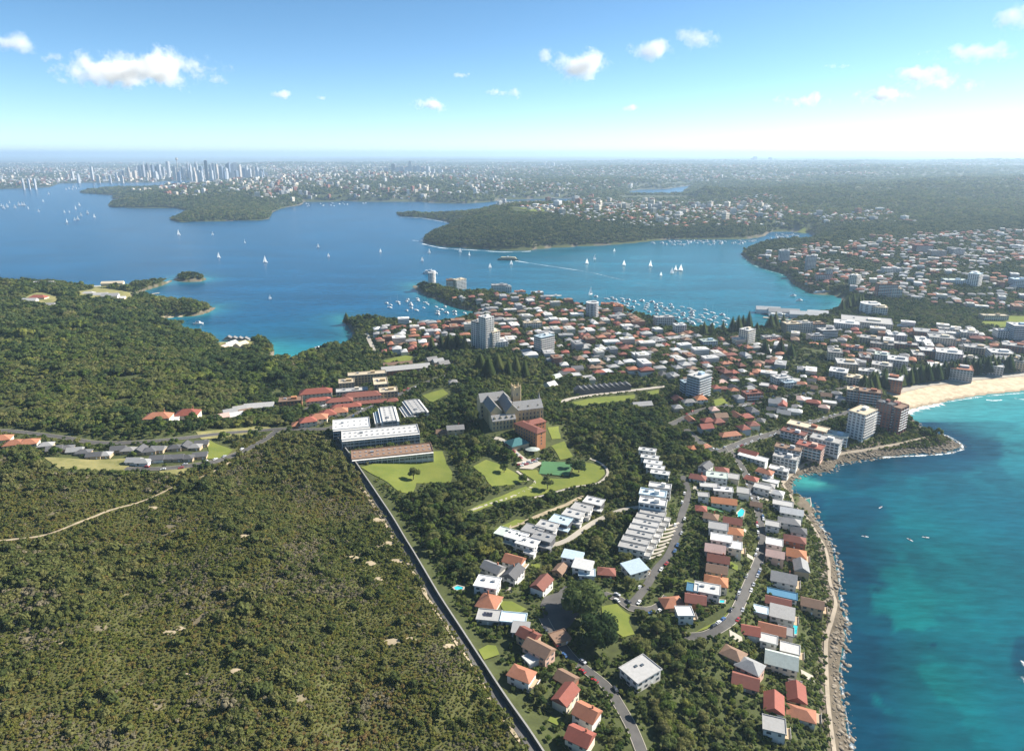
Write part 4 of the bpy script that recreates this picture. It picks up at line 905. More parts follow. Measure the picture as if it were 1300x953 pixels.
# ------------------------------------------------------------------ the sandstone college with its tower
def college():
    X, Y, Z = place(650, 535)
    a = math.radians(18); root = empty('college', (X, Y, Z), a)
    T(root, 'grand sandstone college with slate roofs and a battlemented tower', 'college')
    sm, rm = WALL['sandstone'], ROOF['slate']
    def wing(name, x, y, L, W, h, rr=0, dorm=0, slits=True, rh=.55):
        p = link(name, G().box(-L / 2, L / 2, -W / 2, W / 2, -4, h).poly([(s * (L / 2 - .02), yy, z) for s in (-1, 1) for yy, z in ((-W / 2, h), (W / 2, h), (0, h + W * rh + .6))], [(0, 2, 1), (3, 4, 5)]).mesh(name, sm), root, (x, y, 0), math.radians(rr))
        ro = roof_geo('gable', L - .8, W, h + .3, .35, W * rh).build('roof', rm, p)
        for s in (-1, 1):
            n = int(L / 3.4)
            for i in range(n):
                xx = (i + .5) / n * L - L / 2
                for fl in range(int(h / 4.2)):
                    link('window', unit_box('window', 1.2, .2, 2.6, glass_m), p, (xx, s * W / 2, fl * 4.2 + 1.0))
                if i < n - 1: G().box(-.3, .3, -.45, .45, -4, h - .6).build('buttress', sm, p, (xx + L / n / 2, s * (W / 2 + .3), 0))
            for i in range(dorm):
                xx = (i + .5) / dorm * L - L / 2
                G().box(-.8, .8, -1.0, 1.0, h + .8, h + 2.6).poly([(-.95, -1.1, h + 2.6), (.95, -1.1, h + 2.6), (.95, 1.1, h + 2.6), (-.95, 1.1, h + 2.6), (0, -1.1, h + 3.7), (0, 1.1, h + 3.7)], [(0, 1, 4), (2, 3, 5), (1, 2, 5, 4), (3, 0, 4, 5)]).build('dormer', sm, ro, (xx, s * W * .3, 0))
        return p
    wing('front_wing', 14, -4, 30, 13, 15, 0, 3)
    wing('side_wing', -13, -11, 24, 10, 9, 0, 4, rh=.45)
    wing('chapel_wing', -2, 10, 44, 13, 15, 90 - 4, 0)
    wing('rear_wing', -14, 26, 26, 13, 16, 0, 2)
    wing('north_wing', -18, 8, 30, 11, 15, 90, 0)
    t = link('tower', G().box(-3.6, 3.6, -3.6, 3.6, -4, 30).mesh('tower', sm), root, (9, 15, 0))
    for i in range(4):
        for j in range(3):
            dx, dy = [(0, -1), (1, 0), (0, 1), (-1, 0)][i]
            link('window', unit_box('window', 1.3, 1.3, 3.0, glass_m), t, (dx * 3.05, dy * 3.05, 5 + j * 8.5))
        for k in range(3):
            off = (-2.4, 0, 2.4)[k]
            link('battlement', unit_box('battlement', 1.2, 1.2, 1.4, sm), t, (dx * 3.2 + (off if dy else 0), dy * 3.2 + (off if dx else 0), 30.05))
    for sx in (-1, 1):
        for sy in (-1, 1): G().cyl(sx * 3.5, sy * 3.5, 8, 31.5, .75, .75, 8).cyl(sx * 3.5, sy * 3.5, 31.52, 34, .8, .1, 8).build('turret', sm, t)
    sp = link('spirelet', G().prism([(math.cos(2 * PI * i / 8) * 1.3, math.sin(2 * PI * i / 8) * 1.3) for i in range(8)], 15, 20).prism([(math.cos(2 * PI * i / 8) * 1.5, math.sin(2 * PI * i / 8) * 1.5) for i in range(8)], 20.02, 27, .05).mesh('spirelet', rm), root, (29.2, 2.8, 0))
    occ_rect(X, Y, 64, 46, a, 2); occ_rect(X - 12, Y + 22, 34, 40, a, 2)
    # red brick residence beside it
    X, Y, Z = place(680, 556); root = empty('brick_residence', (X, Y, Z), math.radians(30))
    T(root, 'red brick L-shaped residence with dark red roofs beside the college', 'residence'); occ_rect(X, Y, 34, 30, math.radians(30), 2)
    for nm, x, y, L, W, r in (('long_wing', -7, -1, 32, 11, 100), ('end_wing', 4, 9, 20, 10, 0)):
        p = link(nm, G().box(-L / 2, L / 2, -W / 2, W / 2, -4, 13 - .2).mesh(nm, WALL['orangebrick']), root, (x, y, 0), math.radians(r))
        roof_geo('hip', L, W, 13 + (.35 if r else 0), .7, 2.2).build('roof', ROOF['darkred'], p)
        for s in (-1, 1):
            for fl in range(4):
                for i in range(int(L / 3.6)): link('window', unit_box('window', 1.3, .2, 1.6, glass_m), p, ((i + .5) * 3.6 - int(L / 3.6) * 1.8, s * W / 2, fl * 3.2 + .9))
                link('window', unit_box('window', .2, 1.3, 1.6, glass_m), p, (s * L / 2, 0, fl * 3.2 + .9))
    house(656, 561, 18, 14, 30, 1, 'hip', 'teal', 'tan', 'teal-roofed hall between the college and the brick residence', name='hall', cat='hall', detail=0)
    X, Y, Z = place(676, 574); c = empty('canopy', (X, Y, Z), 0); occ_rect(X, Y, 12, 12, 0, 1)
    G().prism([(math.cos(2 * PI * i / 12) * 7, math.sin(2 * PI * i / 12) * 5) for i in range(12)], 3.2, 4.6, .35).build('canopy_roof', ROOF['palegreen'], c)
    for sx in (-1, 1):
        for sy in (-1, 1): G().cyl(sx * 4.4, sy * 3, -.5, 3.3, .12).build('post', metal_m, c)
    T(c, 'pale green domed canopy at the foot of the brick residence', 'canopy')
college()

# ------------------------------------------------------------------ apartment towers and larger blocks, one by one
AP = [
    (1096, 521, 27, 17, 38, 9, 'white', 'buff', 'tall white apartment block with a cream roof by the rocky point', {}),
    (1137, 514, 19, 19, 38, 9, 'darkbrick', 'brown', 'dark brick tower block beside the surf beach end', {'fins': True}),
    (1126, 511, 12, 16, 38, 9, 'darkbrick', 'darkgrey', 'narrow dark brick tower joined behind the beach-end block', {}),
    (1116, 522, 14, 10, -25, 5, 'blue', 'paleblue', 'low blue-grey block between the white and dark brick towers', {}),
    (1105, 496, 24, 16, -25, 6, 'brick', 'brown', 'brown brick block behind the south corner of the beach', {}),
    (1086, 494, 18, 14, -25, 5, 'tan', 'buff', 'tan block inland of the brown brick one near the beach corner', {}),
    (888, 476, 24, 17, 40, 9, 'blue', 'white', 'blue-white striped apartment block above the orange hip-roofed house', {'band': True}),
    (875, 484, 18, 12, 12, 5, 'blue', 'paleblue', 'lower blue-grey wing of the striped apartment block', {'band': True}),
    (617, 402, 15, 16, 42, 16, 'white', 'white', 'tall white tower with vertical window strips on the ridge', {'fins': True}),
    (606, 408, 12, 14, 42, 13, 'white', 'lightgrey', 'slightly lower white tower joined to the tall white one', {}),
    (626, 420, 14, 14, 42, 9, 'cream', 'buff', 'cream lower tower east of the tall white one', {}),
    (634, 433, 22, 14, 12, 4, 'white', 'white', 'low white block at the foot of the ridge towers', {}),
    (691, 426, 26, 15, 38, 8, 'white', 'paleblue', 'blue-white apartment slab facing the woods behind the college', {'band': True}),
    (676, 409, 30, 14, 8, 4, 'cream', 'buff', 'cream stepped apartment block uphill of the blue-white slab', {}),
    (548, 346, 17, 17, 0, 10, 'white', 'white', 'white cylindrical tower at the tip of the harbour point', {'plan': 'round'}),
    (583, 352, 28, 16, 38, 9, 'cream', 'buff', 'cream apartment slab beside the point tower', {}),
    (571, 354, 16, 18, 8, 8, 'tan', 'brown', 'brown apartment slab joined to the cream one on the point', {}),
    (634, 358, 36, 18, 8, 7, 'grey', 'grey', 'grey apartment block on the crest of the point', {}),
    (645, 360, 14, 14, 8, 6, 'white', 'white', 'small white block beside the grey one on the crest', {}),
    (660, 366, 24, 14, 8, 4, 'pink', 'terracotta', 'pinkish block on the northern shore of the point', {}),
    (682, 367, 26, 14, 8, 4, 'brick', 'white', 'white-roofed brick block on the northern shore', {}),
    (703, 372, 34, 12, 4, 2, 'white', 'white', 'long low white boathouse on the northern shore', {}),
    (752, 384, 22, 22, 0, 9, 'grey', 'white', 'grey round apartment tower above the yacht cove', {'plan': 'round'}),
    (774, 384, 34, 16, -12, 4, 'brick', 'terracotta', 'long red brick block above the yacht cove', {}),
    (785, 388, 18, 16, -12, 5, 'orangebrick', 'orange', 'orange brick block at the end of the long red one', {}),
    (843, 402, 34, 16, 8, 6, 'grey', 'lightgrey', 'wide grey apartment slab at the cove shore', {}),
    (863, 412, 19, 15, 5, 5, 'white', 'white', 'white apartment cube beside the wide grey slab', {}),
    (862, 428, 46, 14, 22, 2, 'cream', 'lightgrey', 'long low cream block inland of the cove beach', {}),
    (835, 432, 26, 14, 22, 2, 'white', 'lightgrey', 'low pale block west of the long cream one', {}),
    (814, 449, 24, 14, 10, 3, 'white', 'white', 'white apartment block among red roofs on the hill', {}),
    (899, 432, 24, 18, 10, 3, 'blue', 'palegreen', 'pale blue-green block with tall windows near the cove', {}),
    (949, 418, 20, 16, 38, 8, 'cream', 'white', 'white-cream tower behind the cove promenade', {}),
    (979, 427, 30, 12, 5, 2, 'white', 'lightgrey', 'long low white hall behind the cove pines', {}),
    (986, 432, 34, 16, 5, 1, 'brick', 'terracotta', 'broad terracotta-roofed hall behind the cove pines', {}),
    (1005, 410, 26, 18, 5, 6, 'tan', 'buff', 'buff block, western of the wharf-side row', {}),
    (1020, 409, 24, 18, 5, 6, 'cream', 'lightgrey', 'cream block in the middle of the wharf-side row', {}),
    (1036, 410, 26, 18, 5, 5, 'tan', 'brown', 'tan block, eastern of the wharf-side row', {}),
    (1050, 418, 28, 20, 5, 5, 'charcoal', 'lightgrey', 'dark glass office block with pale roof near the wharf', {'band': True}),
    (1035, 425, 22, 16, 5, 4, 'grey', 'slate', 'slate-roofed block west of the dark glass office', {}),
    (1100, 406, 80, 50, -25, 4, 'cream', 'lightgrey', 'vast pale flat-roofed shopping complex in the town centre', {}),
    (1075, 409, 40, 30, -25, 4, 'white', 'white', 'white flat-roofed block at the wharf side of the shopping complex', {}),
    (1105, 385, 34, 34, 0, 6, 'white', 'white', 'white drum-shaped building above the ferry avenue', {'plan': 'round'}),
    (1117, 389, 24, 24, -20, 5, 'cream', 'buff', 'cream cube joined to the white drum building', {}),
    (1126, 360, 38, 18, -10, 9, 'brick', 'brown', 'tall red-brown slab above the dark fig park', {'fins': True}),
    (1138, 366, 20, 16, -10, 6, 'tan', 'buff', 'tan block beside the tall red-brown slab', {}),
    (1086, 349, 20, 16, 40, 8, 'cream', 'white', 'sunlit cream tower on the northern cove shore', {}),
    (1053, 341, 14, 14, -10, 9, 'cream', 'buff', 'slim cream tower among pink roofs', {}),
    (1046, 348, 34, 20, -10, 5, 'pink', 'terracotta', 'pink brick block beside the slim cream tower', {}),
    (1030, 325, 22, 20, -10, 12, 'grey', 'lightgrey', 'tall grey tower on the northern headland', {}),
    (996, 318, 26, 20, -10, 10, 'grey', 'white', 'tall grey-white tower over the rocky headland', {}),
    (1132, 340, 40, 24, -10, 5, 'white', 'lightgrey', 'wide white hospital-like block on the northern slope', {}),
    (1239, 347, 24, 20, 40, 9, 'white', 'paleblue', 'white tower standing alone on the northern slope', {}),
    (1212, 355, 46, 22, -10, 3, 'blue', 'palegreen', 'low blue-green block before the lone white tower', {}),
    (1172, 311, 46, 26, -10, 7, 'darkbrick', 'darkred', 'dark red block high on the northern hill', {}),
    (1190, 318, 40, 24, -10, 6, 'tan', 'grey', 'tan-grey block below the dark red hilltop one', {}),
    (1215, 316, 30, 24, -10, 6, 'grey', 'lightgrey', 'pale grey block east of the hilltop group', {}),
    (1295, 412, 28, 26, -10, 9, 'blue', 'white', 'blue-white tower beside the sports oval', {'band': True}),
    (1275, 419, 26, 18, -10, 5, 'white', 'white', 'white block between the sports oval and the blue-white tower', {}),
    (1295, 354, 34, 24, -10, 6, 'blue', 'paleblue', 'pale blue block on the far northern slope', {}),
    (1262, 400, 44, 14, -6, 3, 'tan', 'buff', 'tan grandstand-like building at the far side of the oval', {}),
    (998, 579, 22, 13, -32, 3, 'white', 'lightgrey', 'white four-storey block at the bay corner', {}),
    (1001, 568, 24, 11, -32, 4, 'grey', 'brown', 'grey apartment block behind the white bay-corner one', {}),
    (989, 595, 17, 9, -32, 2, 'white', 'white', 'small white block with a gabled end at the bay walk', {}),
    (1049, 557, 28, 15, -38, 4, 'white', 'lightgrey', 'white balconied apartment block above the seaside walk', {}),
    (1029, 565, 24, 14, -38, 4, 'pink', 'red', 'pink apartment block with red roof above the seaside walk', {}),
    (1026, 541, 40, 14, -38, 3, 'brick', 'buff', 'brick block with a long buff roof beside the beach road', {}),
    (1008, 548, 24, 12, -38, 3, 'white', 'darkred', 'dark red-roofed white block beside the beach road', {}),
    (1062, 551, 22, 14, -30, 3, 'blue', 'palegreen', 'pale green-roofed block inland of the seaside walk', {}),
    (1040, 546, 20, 12, -38, 2, 'brick', 'lightgrey', 'low brick block with pale roof beside the buff-roofed one', {}),
    (992, 478, 22, 15, 12, 4, 'white', 'white', 'white stepped apartment block on the flat east of the hill', {}),
    (1000, 484, 16, 14, 12, 3, 'white', 'paleblue', 'low white block joined to the stepped one', {}),
    (955, 498, 22, 13, 12, 3, 'brick', 'darkred', 'dark brick block by the broad pale road', {}),
]
for a in AP: apartment(a[0], a[1], a[2], a[3], a[4], a[5], a[6], a[7], a[8], **a[9])
AP2 = [((1103, 470), 30, 'white'), ((1120, 462), 34, 'lightgrey'), ((1140, 455), 28, 'white'), ((1165, 448), 30, 'lightgrey'), ((1185, 444), 40, 'white'), ((1205, 446), 36, 'white'), ((1228, 453), 30, 'lightgrey'),
       ((1255, 462), 32, 'white'), ((1280, 455), 34, 'grey'), ((1150, 436), 36, 'lightgrey'), ((1172, 431), 46, 'white'), ((1195, 427), 40, 'lightgrey'), ((1220, 432), 34, 'brown'), ((1240, 440), 36, 'lightgrey'),
       ((1180, 420), 44, 'grey'), ((1205, 417), 36, 'lightgrey'), ((1230, 421), 34, 'white'), ((1138, 424), 24, 'white'), ((1120, 436), 30, 'slate'), ((1290, 438), 40, 'lightgrey'), ((1270, 446), 34, 'white'), ((1085, 478), 24, 'buff'),
       ((1065, 470), 26, 'white'), ((1075, 459), 28, 'lightgrey'), ((1098, 452), 26, 'grey'), ((1120, 449), 26, 'palegreen'), ((1060, 445), 24, 'slate'), ((1085, 440), 28, 'terracotta'), ((1105, 428), 30, 'lightgrey'),
       ((1130, 478), 30, 'white'), ((1160, 470), 32, 'lightgrey'), ((1190, 464), 34, 'white'), ((1220, 466), 30, 'terracotta'), ((1110, 481), 22, 'buff')]
rn = {'white': 'white', 'lightgrey': 'pale grey', 'grey': 'grey', 'brown': 'brown', 'slate': 'slate', 'buff': 'buff', 'palegreen': 'pale green', 'terracotta': 'terracotta'}
for i, ((x, y), L, rc) in enumerate(AP2):
    where = 'just behind the beach pines' if y > 458 else ('in the town centre south of the oval' if y > 430 else 'in the blocks nearest the oval')
    apartment(x, y, L * RND.uniform(.7, 1.1), 15 + 6 * (i % 3), -25 + RND.uniform(-9, 9) + (90 if i % 7 == 3 else 0), 3 + i % 3, ['white', 'cream', 'grey', 'tan', 'brick'][i % 5], rc, f'{rn[rc]} flat-roofed town building {where}', name='town_building', cat='town building', group=f'{rn[rc]} roofs {where}', balc=False)
# buildings on the left shore
for x, y, L, W, r, st_, rf, k, wc, lb in [(143, 359, 46, 12, 10, 2, 'gable', 'buff', 'cream', 'long cream quarantine building by the shore'), (118, 362, 30, 10, 10, 1, 'gable', 'white', 'white', 'white-roofed shed west of the long cream building'),
                            (128, 374, 26, 12, 10, 1, 'gable', 'lightgrey', 'white', 'pale gabled store on the terrace above the jetty'), (140, 375, 30, 14, 10, 2, 'gable', 'grey', 'white', 'grey gabled store on the terrace above the jetty'),
                            (112, 372, 24, 12, 10, 1, 'hip', 'lightgrey', 'white', 'pale hip-roofed store at the western end of the terrace'), (152, 378, 20, 10, 10, 1, 'gable', 'white', 'cream', 'small white store at the eastern end of the terrace'),
                            (49, 377, 30, 14, 0, 1, 'hip', 'red', 'cream', 'red-roofed house in a clearing on the ridge'), (56, 360, 40, 14, 5, 1, 'gable', 'white', 'white', 'white-roofed huts high on the ridge'), (62, 387, 20, 12, 5, 1, 'gable', 'lightgrey', 'white', 'pale-roofed hut below the ridge clearing'),
                            (38, 381, 24, 12, 5, 1, 'gable', 'lightgrey', 'cream', 'pale-roofed hut beside the red-roofed ridge house')]:
    house(x, y, L, W, r, st_, rf, k, wc, lb, name='quarantine_building', cat='building', detail=0)
for i in range(4): house(290 + i * 7.2, 427 + i * .4, 9, 13, 100, 2, 'gable', 'slate', 'white', ORD[3 - i] + ' slate gabled cottage from the small beach in the row of four', group='four slate cottages', detail=0)
house(306, 437, 20, 13, 70, 1, 'gable', 'buff', 'cream', 'yellow-roofed building below the four slate cottages', detail=0)
house(293, 436, 20, 11, 70, 1, 'gable', 'white', 'white', 'white-roofed building below the four slate cottages', detail=0)
house(284, 440, 10, 9, 70, 1, 'gable', 'pink', 'white', 'small pinkish cottage beside the white-roofed building', detail=0)

# jetties, wharf
def jetty(pts, w, label, z=1.6):
    P = smooth_line([unproj(*p, z) for p in pts], 5.0); root = empty('jetty', (P[0][0], P[0][1], 0)); V, F = ribbon(P, w, 0, z=z); o = np.array([P[0][0], P[0][1], 0])
    Vb = V - o; n = len(Vb); Vb2 = Vb.copy(); Vb2[:, 2] -= .5
    me = pymesh('deck', np.vstack([Vb, Vb2]).tolist(), list(F) + [tuple(n + i for i in reversed(f)) for f in F] + [(3 * i, 3 * i + 3, n + 3 * i + 3, n + 3 * i) for i in range(len(P) - 1)] + [(3 * i + 2, n + 3 * i + 2, n + 3 * i + 5, 3 * i + 5) for i in range(len(P) - 1)], conc_m)
    link('deck', me, root)
    for i in range(0, len(P), 2):
        for s in (0, 2): link('pile', unit_box('pile', .4, .4, 3.0, WALL['tan']), root, tuple(Vb[i * 3 + s] - np.array([0, 0, 3.4])))
    T(root, label, 'jetty'); return root
jetty([(160, 377), (180, 375), (202, 371.5)], 7, 'long pale quarantine jetty in the bay')
jetty([(200, 361), (207, 360), (214, 357)], 5, 'short stone jetty near the island rock')
jetty([(1003, 402), (985, 399), (966, 392)], 26, 'broad deck of the ferry wharf')
jetty([(1002, 406), (985, 404), (969, 402.5)], 8, 'narrow pontoon beside the ferry wharf')
for x, y, L, k, lb in ((975, 392, 44, 'white', 'white-roofed ferry wharf shed at the outer end'), (995, 394.5, 56, 'lightgrey', 'long pale ferry wharf shed at the shore end'), (1020, 398, 50, 'white', 'white terminal building at the root of the wharf'), (1038, 397, 36, 'white', 'white restaurant building beside the wharf terminal')):
    X, Y = unproj(x, y, 8); house(x, y, L, 16, -14, 2, 'gable', k, 'white', lb, name='wharf_shed', cat='wharf shed', detail=0, ctr=(X, Y, 1.7))
# rock pool by the seaside walk
def swim_pool(ring_px, label, name='swimming_pool', z=None, rim=1.0, m=pool_m, dz=.9):
    P = [place(*p) for p in ring_px]; zc = max(p[2] for p in P) + dz if z is None else z; cx_ = sum(p[0] for p in P) / len(P); cy_ = sum(p[1] for p in P) / len(P)
    root = empty(name, (cx_, cy_, zc)); occ_poly([p[:2] for p in P], 2.0)
    n = len(P); inn = [(p[0] - cx_, p[1] - cy_) for p in P]; out = [(x * (1 + rim / max(2, math.hypot(x, y))), y * (1 + rim / max(2, math.hypot(x, y)))) for x, y in inn]
    v = [(x, y, .12) for x, y in inn] + [(x, y, .12) for x, y in out] + [(x, y, -3) for x, y in out] + [(x, y, -.4) for x, y in inn]
    f = [(i, (i + 1) % n, n + (i + 1) % n, n + i) for i in range(n)] + [(n + i, n + (i + 1) % n, 2 * n + (i + 1) % n, 2 * n + i) for i in range(n)] + [(i, 3 * n + i, 3 * n + (i + 1) % n, (i + 1) % n) for i in range(n)]
    link('rim', pymesh('rim', v, f, conc_m), root); link('water', pymesh('water', [(x, y, -.12) for x, y in inn], [tuple(range(n))], m), root)
    T(root, label, 'pool'); return root
swim_pool([(1012, 631), (1028, 634), (1029, 641), (1023, 648), (1016, 646), (1013, 638)], 'green walled rock pool at the edge of the bay', 'rock_pool', z=1.6, rim=1.6, m=mat('rock_pool_water', (.05, .22, .17), .1, rnd=0, spec=.5))
for r, lb in (([(1013, 688), (1021, 689), (1020, 694), (1012, 693)], 'little turquoise pool on the cliff edge by the orange hip roof'), ([(1006, 794), (1013, 795), (1011, 808), (1005, 806)], 'long turquoise pool beside the terracotta gabled house'),
              ([(1010, 823), (1014, 823), (1014, 831), (1010, 831)], 'small dark blue pool beside the white terrace house'), ([(936, 652), (941, 648), (945, 652), (943, 658), (937, 658)], 'turquoise terrace pool behind the bright orange gable'),
              ([(576, 747), (581, 745), (588, 747), (587, 750), (579, 750)], 'round blue backyard pool inside the stone wall'), ([(914, 763), (920, 764), (919, 767), (913, 766)], 'tiny pool below the bright white house'),
              ([(260, 560), (263, 560), (262, 565), (259, 565)], 'turquoise pool at the end of the village row')):
    swim_pool(r, lb)
drape('tennis_court', [(893, 642), (928, 648), (926, 653), (892, 647)], court_m, 'green garden court below the bright orange gable', off=.7)
# ------------------------------------------------------------------ suburb houses filling the town
FILL_A = [(556, 376), (640, 372), (740, 386), (830, 408), (900, 428), (1000, 430), (1055, 412), (1090, 420), (1130, 440), (1100, 490), (1075, 505), (1020, 535), (960, 552), (900, 565), (880, 545), (860, 522), (820, 492), (720, 480), (690, 455), (640, 448), (630, 425), (600, 400), (560, 386)]
FILL_G = [(1055, 425), (1130, 412), (1240, 415), (1300, 428), (1400, 430), (1400, 458), (1300, 462), (1130, 492), (1075, 490)]
FILL_B = [(470, 412), (520, 405), (600, 408), (598, 432), (560, 440), (500, 448), (470, 440)]
FILL_C = [(956, 326), (1000, 314), (1090, 300), (1400, 285), (1400, 395), (1240, 392), (1180, 382), (1110, 374), (1070, 366), (1030, 362), (1005, 345)]
FILL_D = [(700, 279), (720, 272), (830, 262), (960, 258), (1100, 270), (1090, 299), (985, 290), (940, 294), (860, 290), (810, 294), (760, 286)]
LANDMARKS = [((560, 370), 'on the harbour point'), ((700, 385), 'above the northern shore of the point'), ((540, 425), 'above the little yacht bay'), ((790, 420), 'above the yacht cove'), ((760, 460), 'on the hill behind the gabled terrace'),
             ((860, 455), 'uphill of the blue-white apartment block'), ((940, 470), 'on the flat west of the broad pale road'), ((960, 530), 'between the two beach roads'), ((1050, 480), 'on the flat behind the beach corner'), ((900, 555), 'near the road junction'),
             ((1000, 445), 'inland of the wharf-side row'), ((1030, 340), 'on the northern headland'), ((1150, 340), 'on the northern slope'), ((1260, 340), 'on the far northern slope')]
def near_mark(px, py):
    return min(LANDMARKS, key=lambda q: (q[0][0] - px) ** 2 + ((q[0][1] - py) * 1.8) ** 2)[1]
def grid_pts(y0, y1, s, jit=.8, umax=1.12):
    ys = np.arange(y0, y1, s); out = []
    for k, y in enumerate(ys):
        xs = np.arange(-umax * y, umax * y, s) + (s / 2 if k % 2 else 0)
        out.append(np.column_stack([xs, np.full(len(xs), y)]))
    P = np.vstack(out); P += (NR.random(P.shape) - .5) * s * jit
    return P[:, 0], P[:, 1]
cand = []
fx, fy = grid_pts(620, 2700, 20.5, .85); fz = H(fx, fy); d_ = LD(fx, fy); fpx, fpy = proj(fx, fy, fz + 5)
ok = (d_ > 14) & (inside(fpx, fpy, FILL_A) | inside(fpx, fpy, FILL_B) | inside(fpx, fpy, FILL_C) | inside(fpx, fpy, FILL_G)) & ~occupied(fx, fy) & ~occupied(fx + 7, fy) & ~occupied(fx - 7, fy) & ~occupied(fx, fy + 6) & ~occupied(fx, fy - 6)
ok &= (fbm(fx / 90, fy / 90, 61, 2) < .64) & ((fpy > 400) | (NR.random(len(fx)) < .8))
fx, fy, fz, fpx, fpy = fx[ok], fy[ok], fz[ok], fpx[ok], fpy[ok]
order = np.argsort(fy); RC = ['terracotta'] * 4 + ['red'] * 2 + ['darkred'] * 4 + ['white', 'grey'] + ['brown', 'brown', 'brown', 'darkgrey', 'grey', 'grey', 'slate', 'slate', 'white', 'white', 'lightgrey', 'lightgrey', 'pink', 'darkgrey', 'palegreen']
names_r = dict(terracotta='terracotta', red='red', darkred='dark red', orange='orange', brown='brown', grey='grey', slate='slate', white='white', lightgrey='pale grey', pink='pinkish', darkgrey='charcoal', palegreen='pale green')
n_ind = max(0, 250 - HOUSES); far_houses = []
for k, i in enumerate(order):
    rc = RND.choice(RC); L = RND.uniform(10, 16); W = RND.uniform(8, 11); rot = (12 if fpx[i] < 960 else -25) + RND.choice((0, 90)) + RND.uniform(-6, 6); flat = rc in ('white', 'lightgrey', 'palegreen') and RND.random() < .7
    rf = 'flat' if flat else RND.choice(('hip', 'hip', 'gable'))
    if k < n_ind:
        wcc = RND.choice(('white', 'cream', 'tan', 'brick', 'grey')); kind = {'flat': 'flat-roofed', 'hip': 'hip-roofed', 'gable': 'gabled'}[rf]; wh = near_mark(fpx[i], fpy[i])
        house(0, 0, L, W, rot, RND.choice((1, 2, 2)), rf, rc, wcc, f'{names_r[rc]} {kind} house with {wcc} walls {wh}', group=f'{names_r[rc]} {kind} houses {wh}', detail=0, ctr=(float(fx[i]), float(fy[i]), float(fz[i])))
    else:
        far_houses.append((fx[i], fy[i], fz[i], L, W, math.radians(rot), rc)); occ_rect(fx[i], fy[i], L, W, math.radians(rot), .5)

# gardens and houses between the hand-placed ones near the sea
def near_occ(x, y, r):
    m = occupied(x, y)
    for k in range(8): m = m | occupied(x + r * math.cos(k * PI / 4), y + r * math.sin(k * PI / 4))
    return m
FILL_E = [(884, 588), (960, 590), (1003, 612), (1018, 650), (1030, 690), (1036, 740), (1040, 830), (1040, 900), (985, 930), (945, 870), (900, 818), (880, 790), (872, 750), (885, 700), (880, 640)]
FILL_F = [(598, 725), (640, 705), (690, 720), (700, 745), (680, 775), (720, 850), (760, 900), (780, 960), (690, 960), (640, 880), (620, 830), (600, 780)]
EM = [((985, 700), 'on the seaward side of the cliff street'), ((985, 640), 'near the rock pool'), ((1000, 860), 'in the lowest gardens of the cliff'), ((905, 650), 'uphill of the cliff street tennis lawn'), ((895, 740), 'in the upper row of the cliff street'), ((920, 600), 'above the bay corner'), ((650, 740), 'inside the upper stone wall'), ((680, 850), 'near the long brown gabled house'), ((730, 920), 'far down the shaded street')]
added = 0
for s_try in range(2):
    gx_, gy_ = grid_pts(225, 640, 13.5, .6)
    gz_ = H(gx_, gy_); gp, gq = proj(gx_, gy_, gz_ + 5)
    okk = (inside(gp, gq, FILL_E) | inside(gp, gq, FILL_F)) & (LD(gx_, gy_) > 20)
    for i in np.where(okk)[0]:
        if added >= 60: break
        X, Y = float(gx_[i]), float(gy_[i])
        if near_occ(np.array(X), np.array(Y), 6.2): continue
        rc = RND.choice(['white', 'lightgrey', 'lightgrey', 'terracotta', 'terracotta', 'red', 'brown', 'brown', 'slate', 'grey', 'darkred', 'darkred', 'darkgrey']); rf = 'flat' if rc in ('white', 'lightgrey', 'paleblue') else RND.choice(('hip', 'gable')); wcc = RND.choice(('white', 'white', 'cream', 'pink', 'tan'))
        wh = min(EM, key=lambda q: (q[0][0] - gp[i]) ** 2 + (q[0][1] - gq[i]) ** 2)[1]; kn = {'flat': 'flat-roofed', 'hip': 'hip-roofed', 'gable': 'gabled'}[rf]; rr = {'lightgrey': 'pale grey', 'darkred': 'dark red', 'darkgrey': 'charcoal'}.get(rc, rc)
        rot = -20 if gp[i] > 850 else -30
        house(0, 0, RND.uniform(10, 13.5), RND.uniform(8, 9.8), rot + RND.choice((0, 0, 90)) + RND.uniform(-5, 5), RND.choice((1, 2, 2)), rf, rc, wcc, f'small {rr} {kn} house with {wcc} walls {wh}', group=f'small houses {wh}', detail=1, ctr=(X, Y, float(gz_[i])), extra=RND.choice(((), ('chimney',), ('solar',) if rf == 'flat' else (), ('deck',))))
        added += 1
# yards, drives and small lawns around the near houses
for k in range(130):
    poly = FILL_E if k % 3 else FILL_F
    xs = [p[0] for p in poly]; ys = [p[1] for p in poly]; x, y = RND.uniform(min(xs), max(xs)), RND.uniform(min(ys), max(ys))
    if not inside(np.array(x), np.array(y), poly): continue
    X, Y, Z = place(x, y)
    if near_occ(np.array(X), np.array(Y), 3.0) or float(LD(X, Y)) < 18: continue
    q = RND.random(); a_ = RND.uniform(2, 4.5); b_ = RND.uniform(1.6, 3.4); r_ = math.radians(-20 + RND.uniform(-10, 10)); c_, s_ = math.cos(r_), math.sin(r_)
    ring = [(X + c_ * u * a_ - s_ * v * b_, Y + s_ * u * a_ + c_ * v * b_) for u, v in ((-1, -1), (1, -1), (1, 1), (-1, 1))]
    occ_poly(ring, .5); V = [(p[0], p[1], float(H(*p)) + .45) for p in ring]
    nm, m_, lb = ('lawn', lawn_m, 'small garden lawn between the houses') if q < .55 else ('paved_yard', conc_m, 'pale paved yard between the houses')
    T(link(nm, pymesh(nm, V, [(0, 1, 2, 3)], m_)), lb, None, 'yards and lawns between the houses', 'structure')
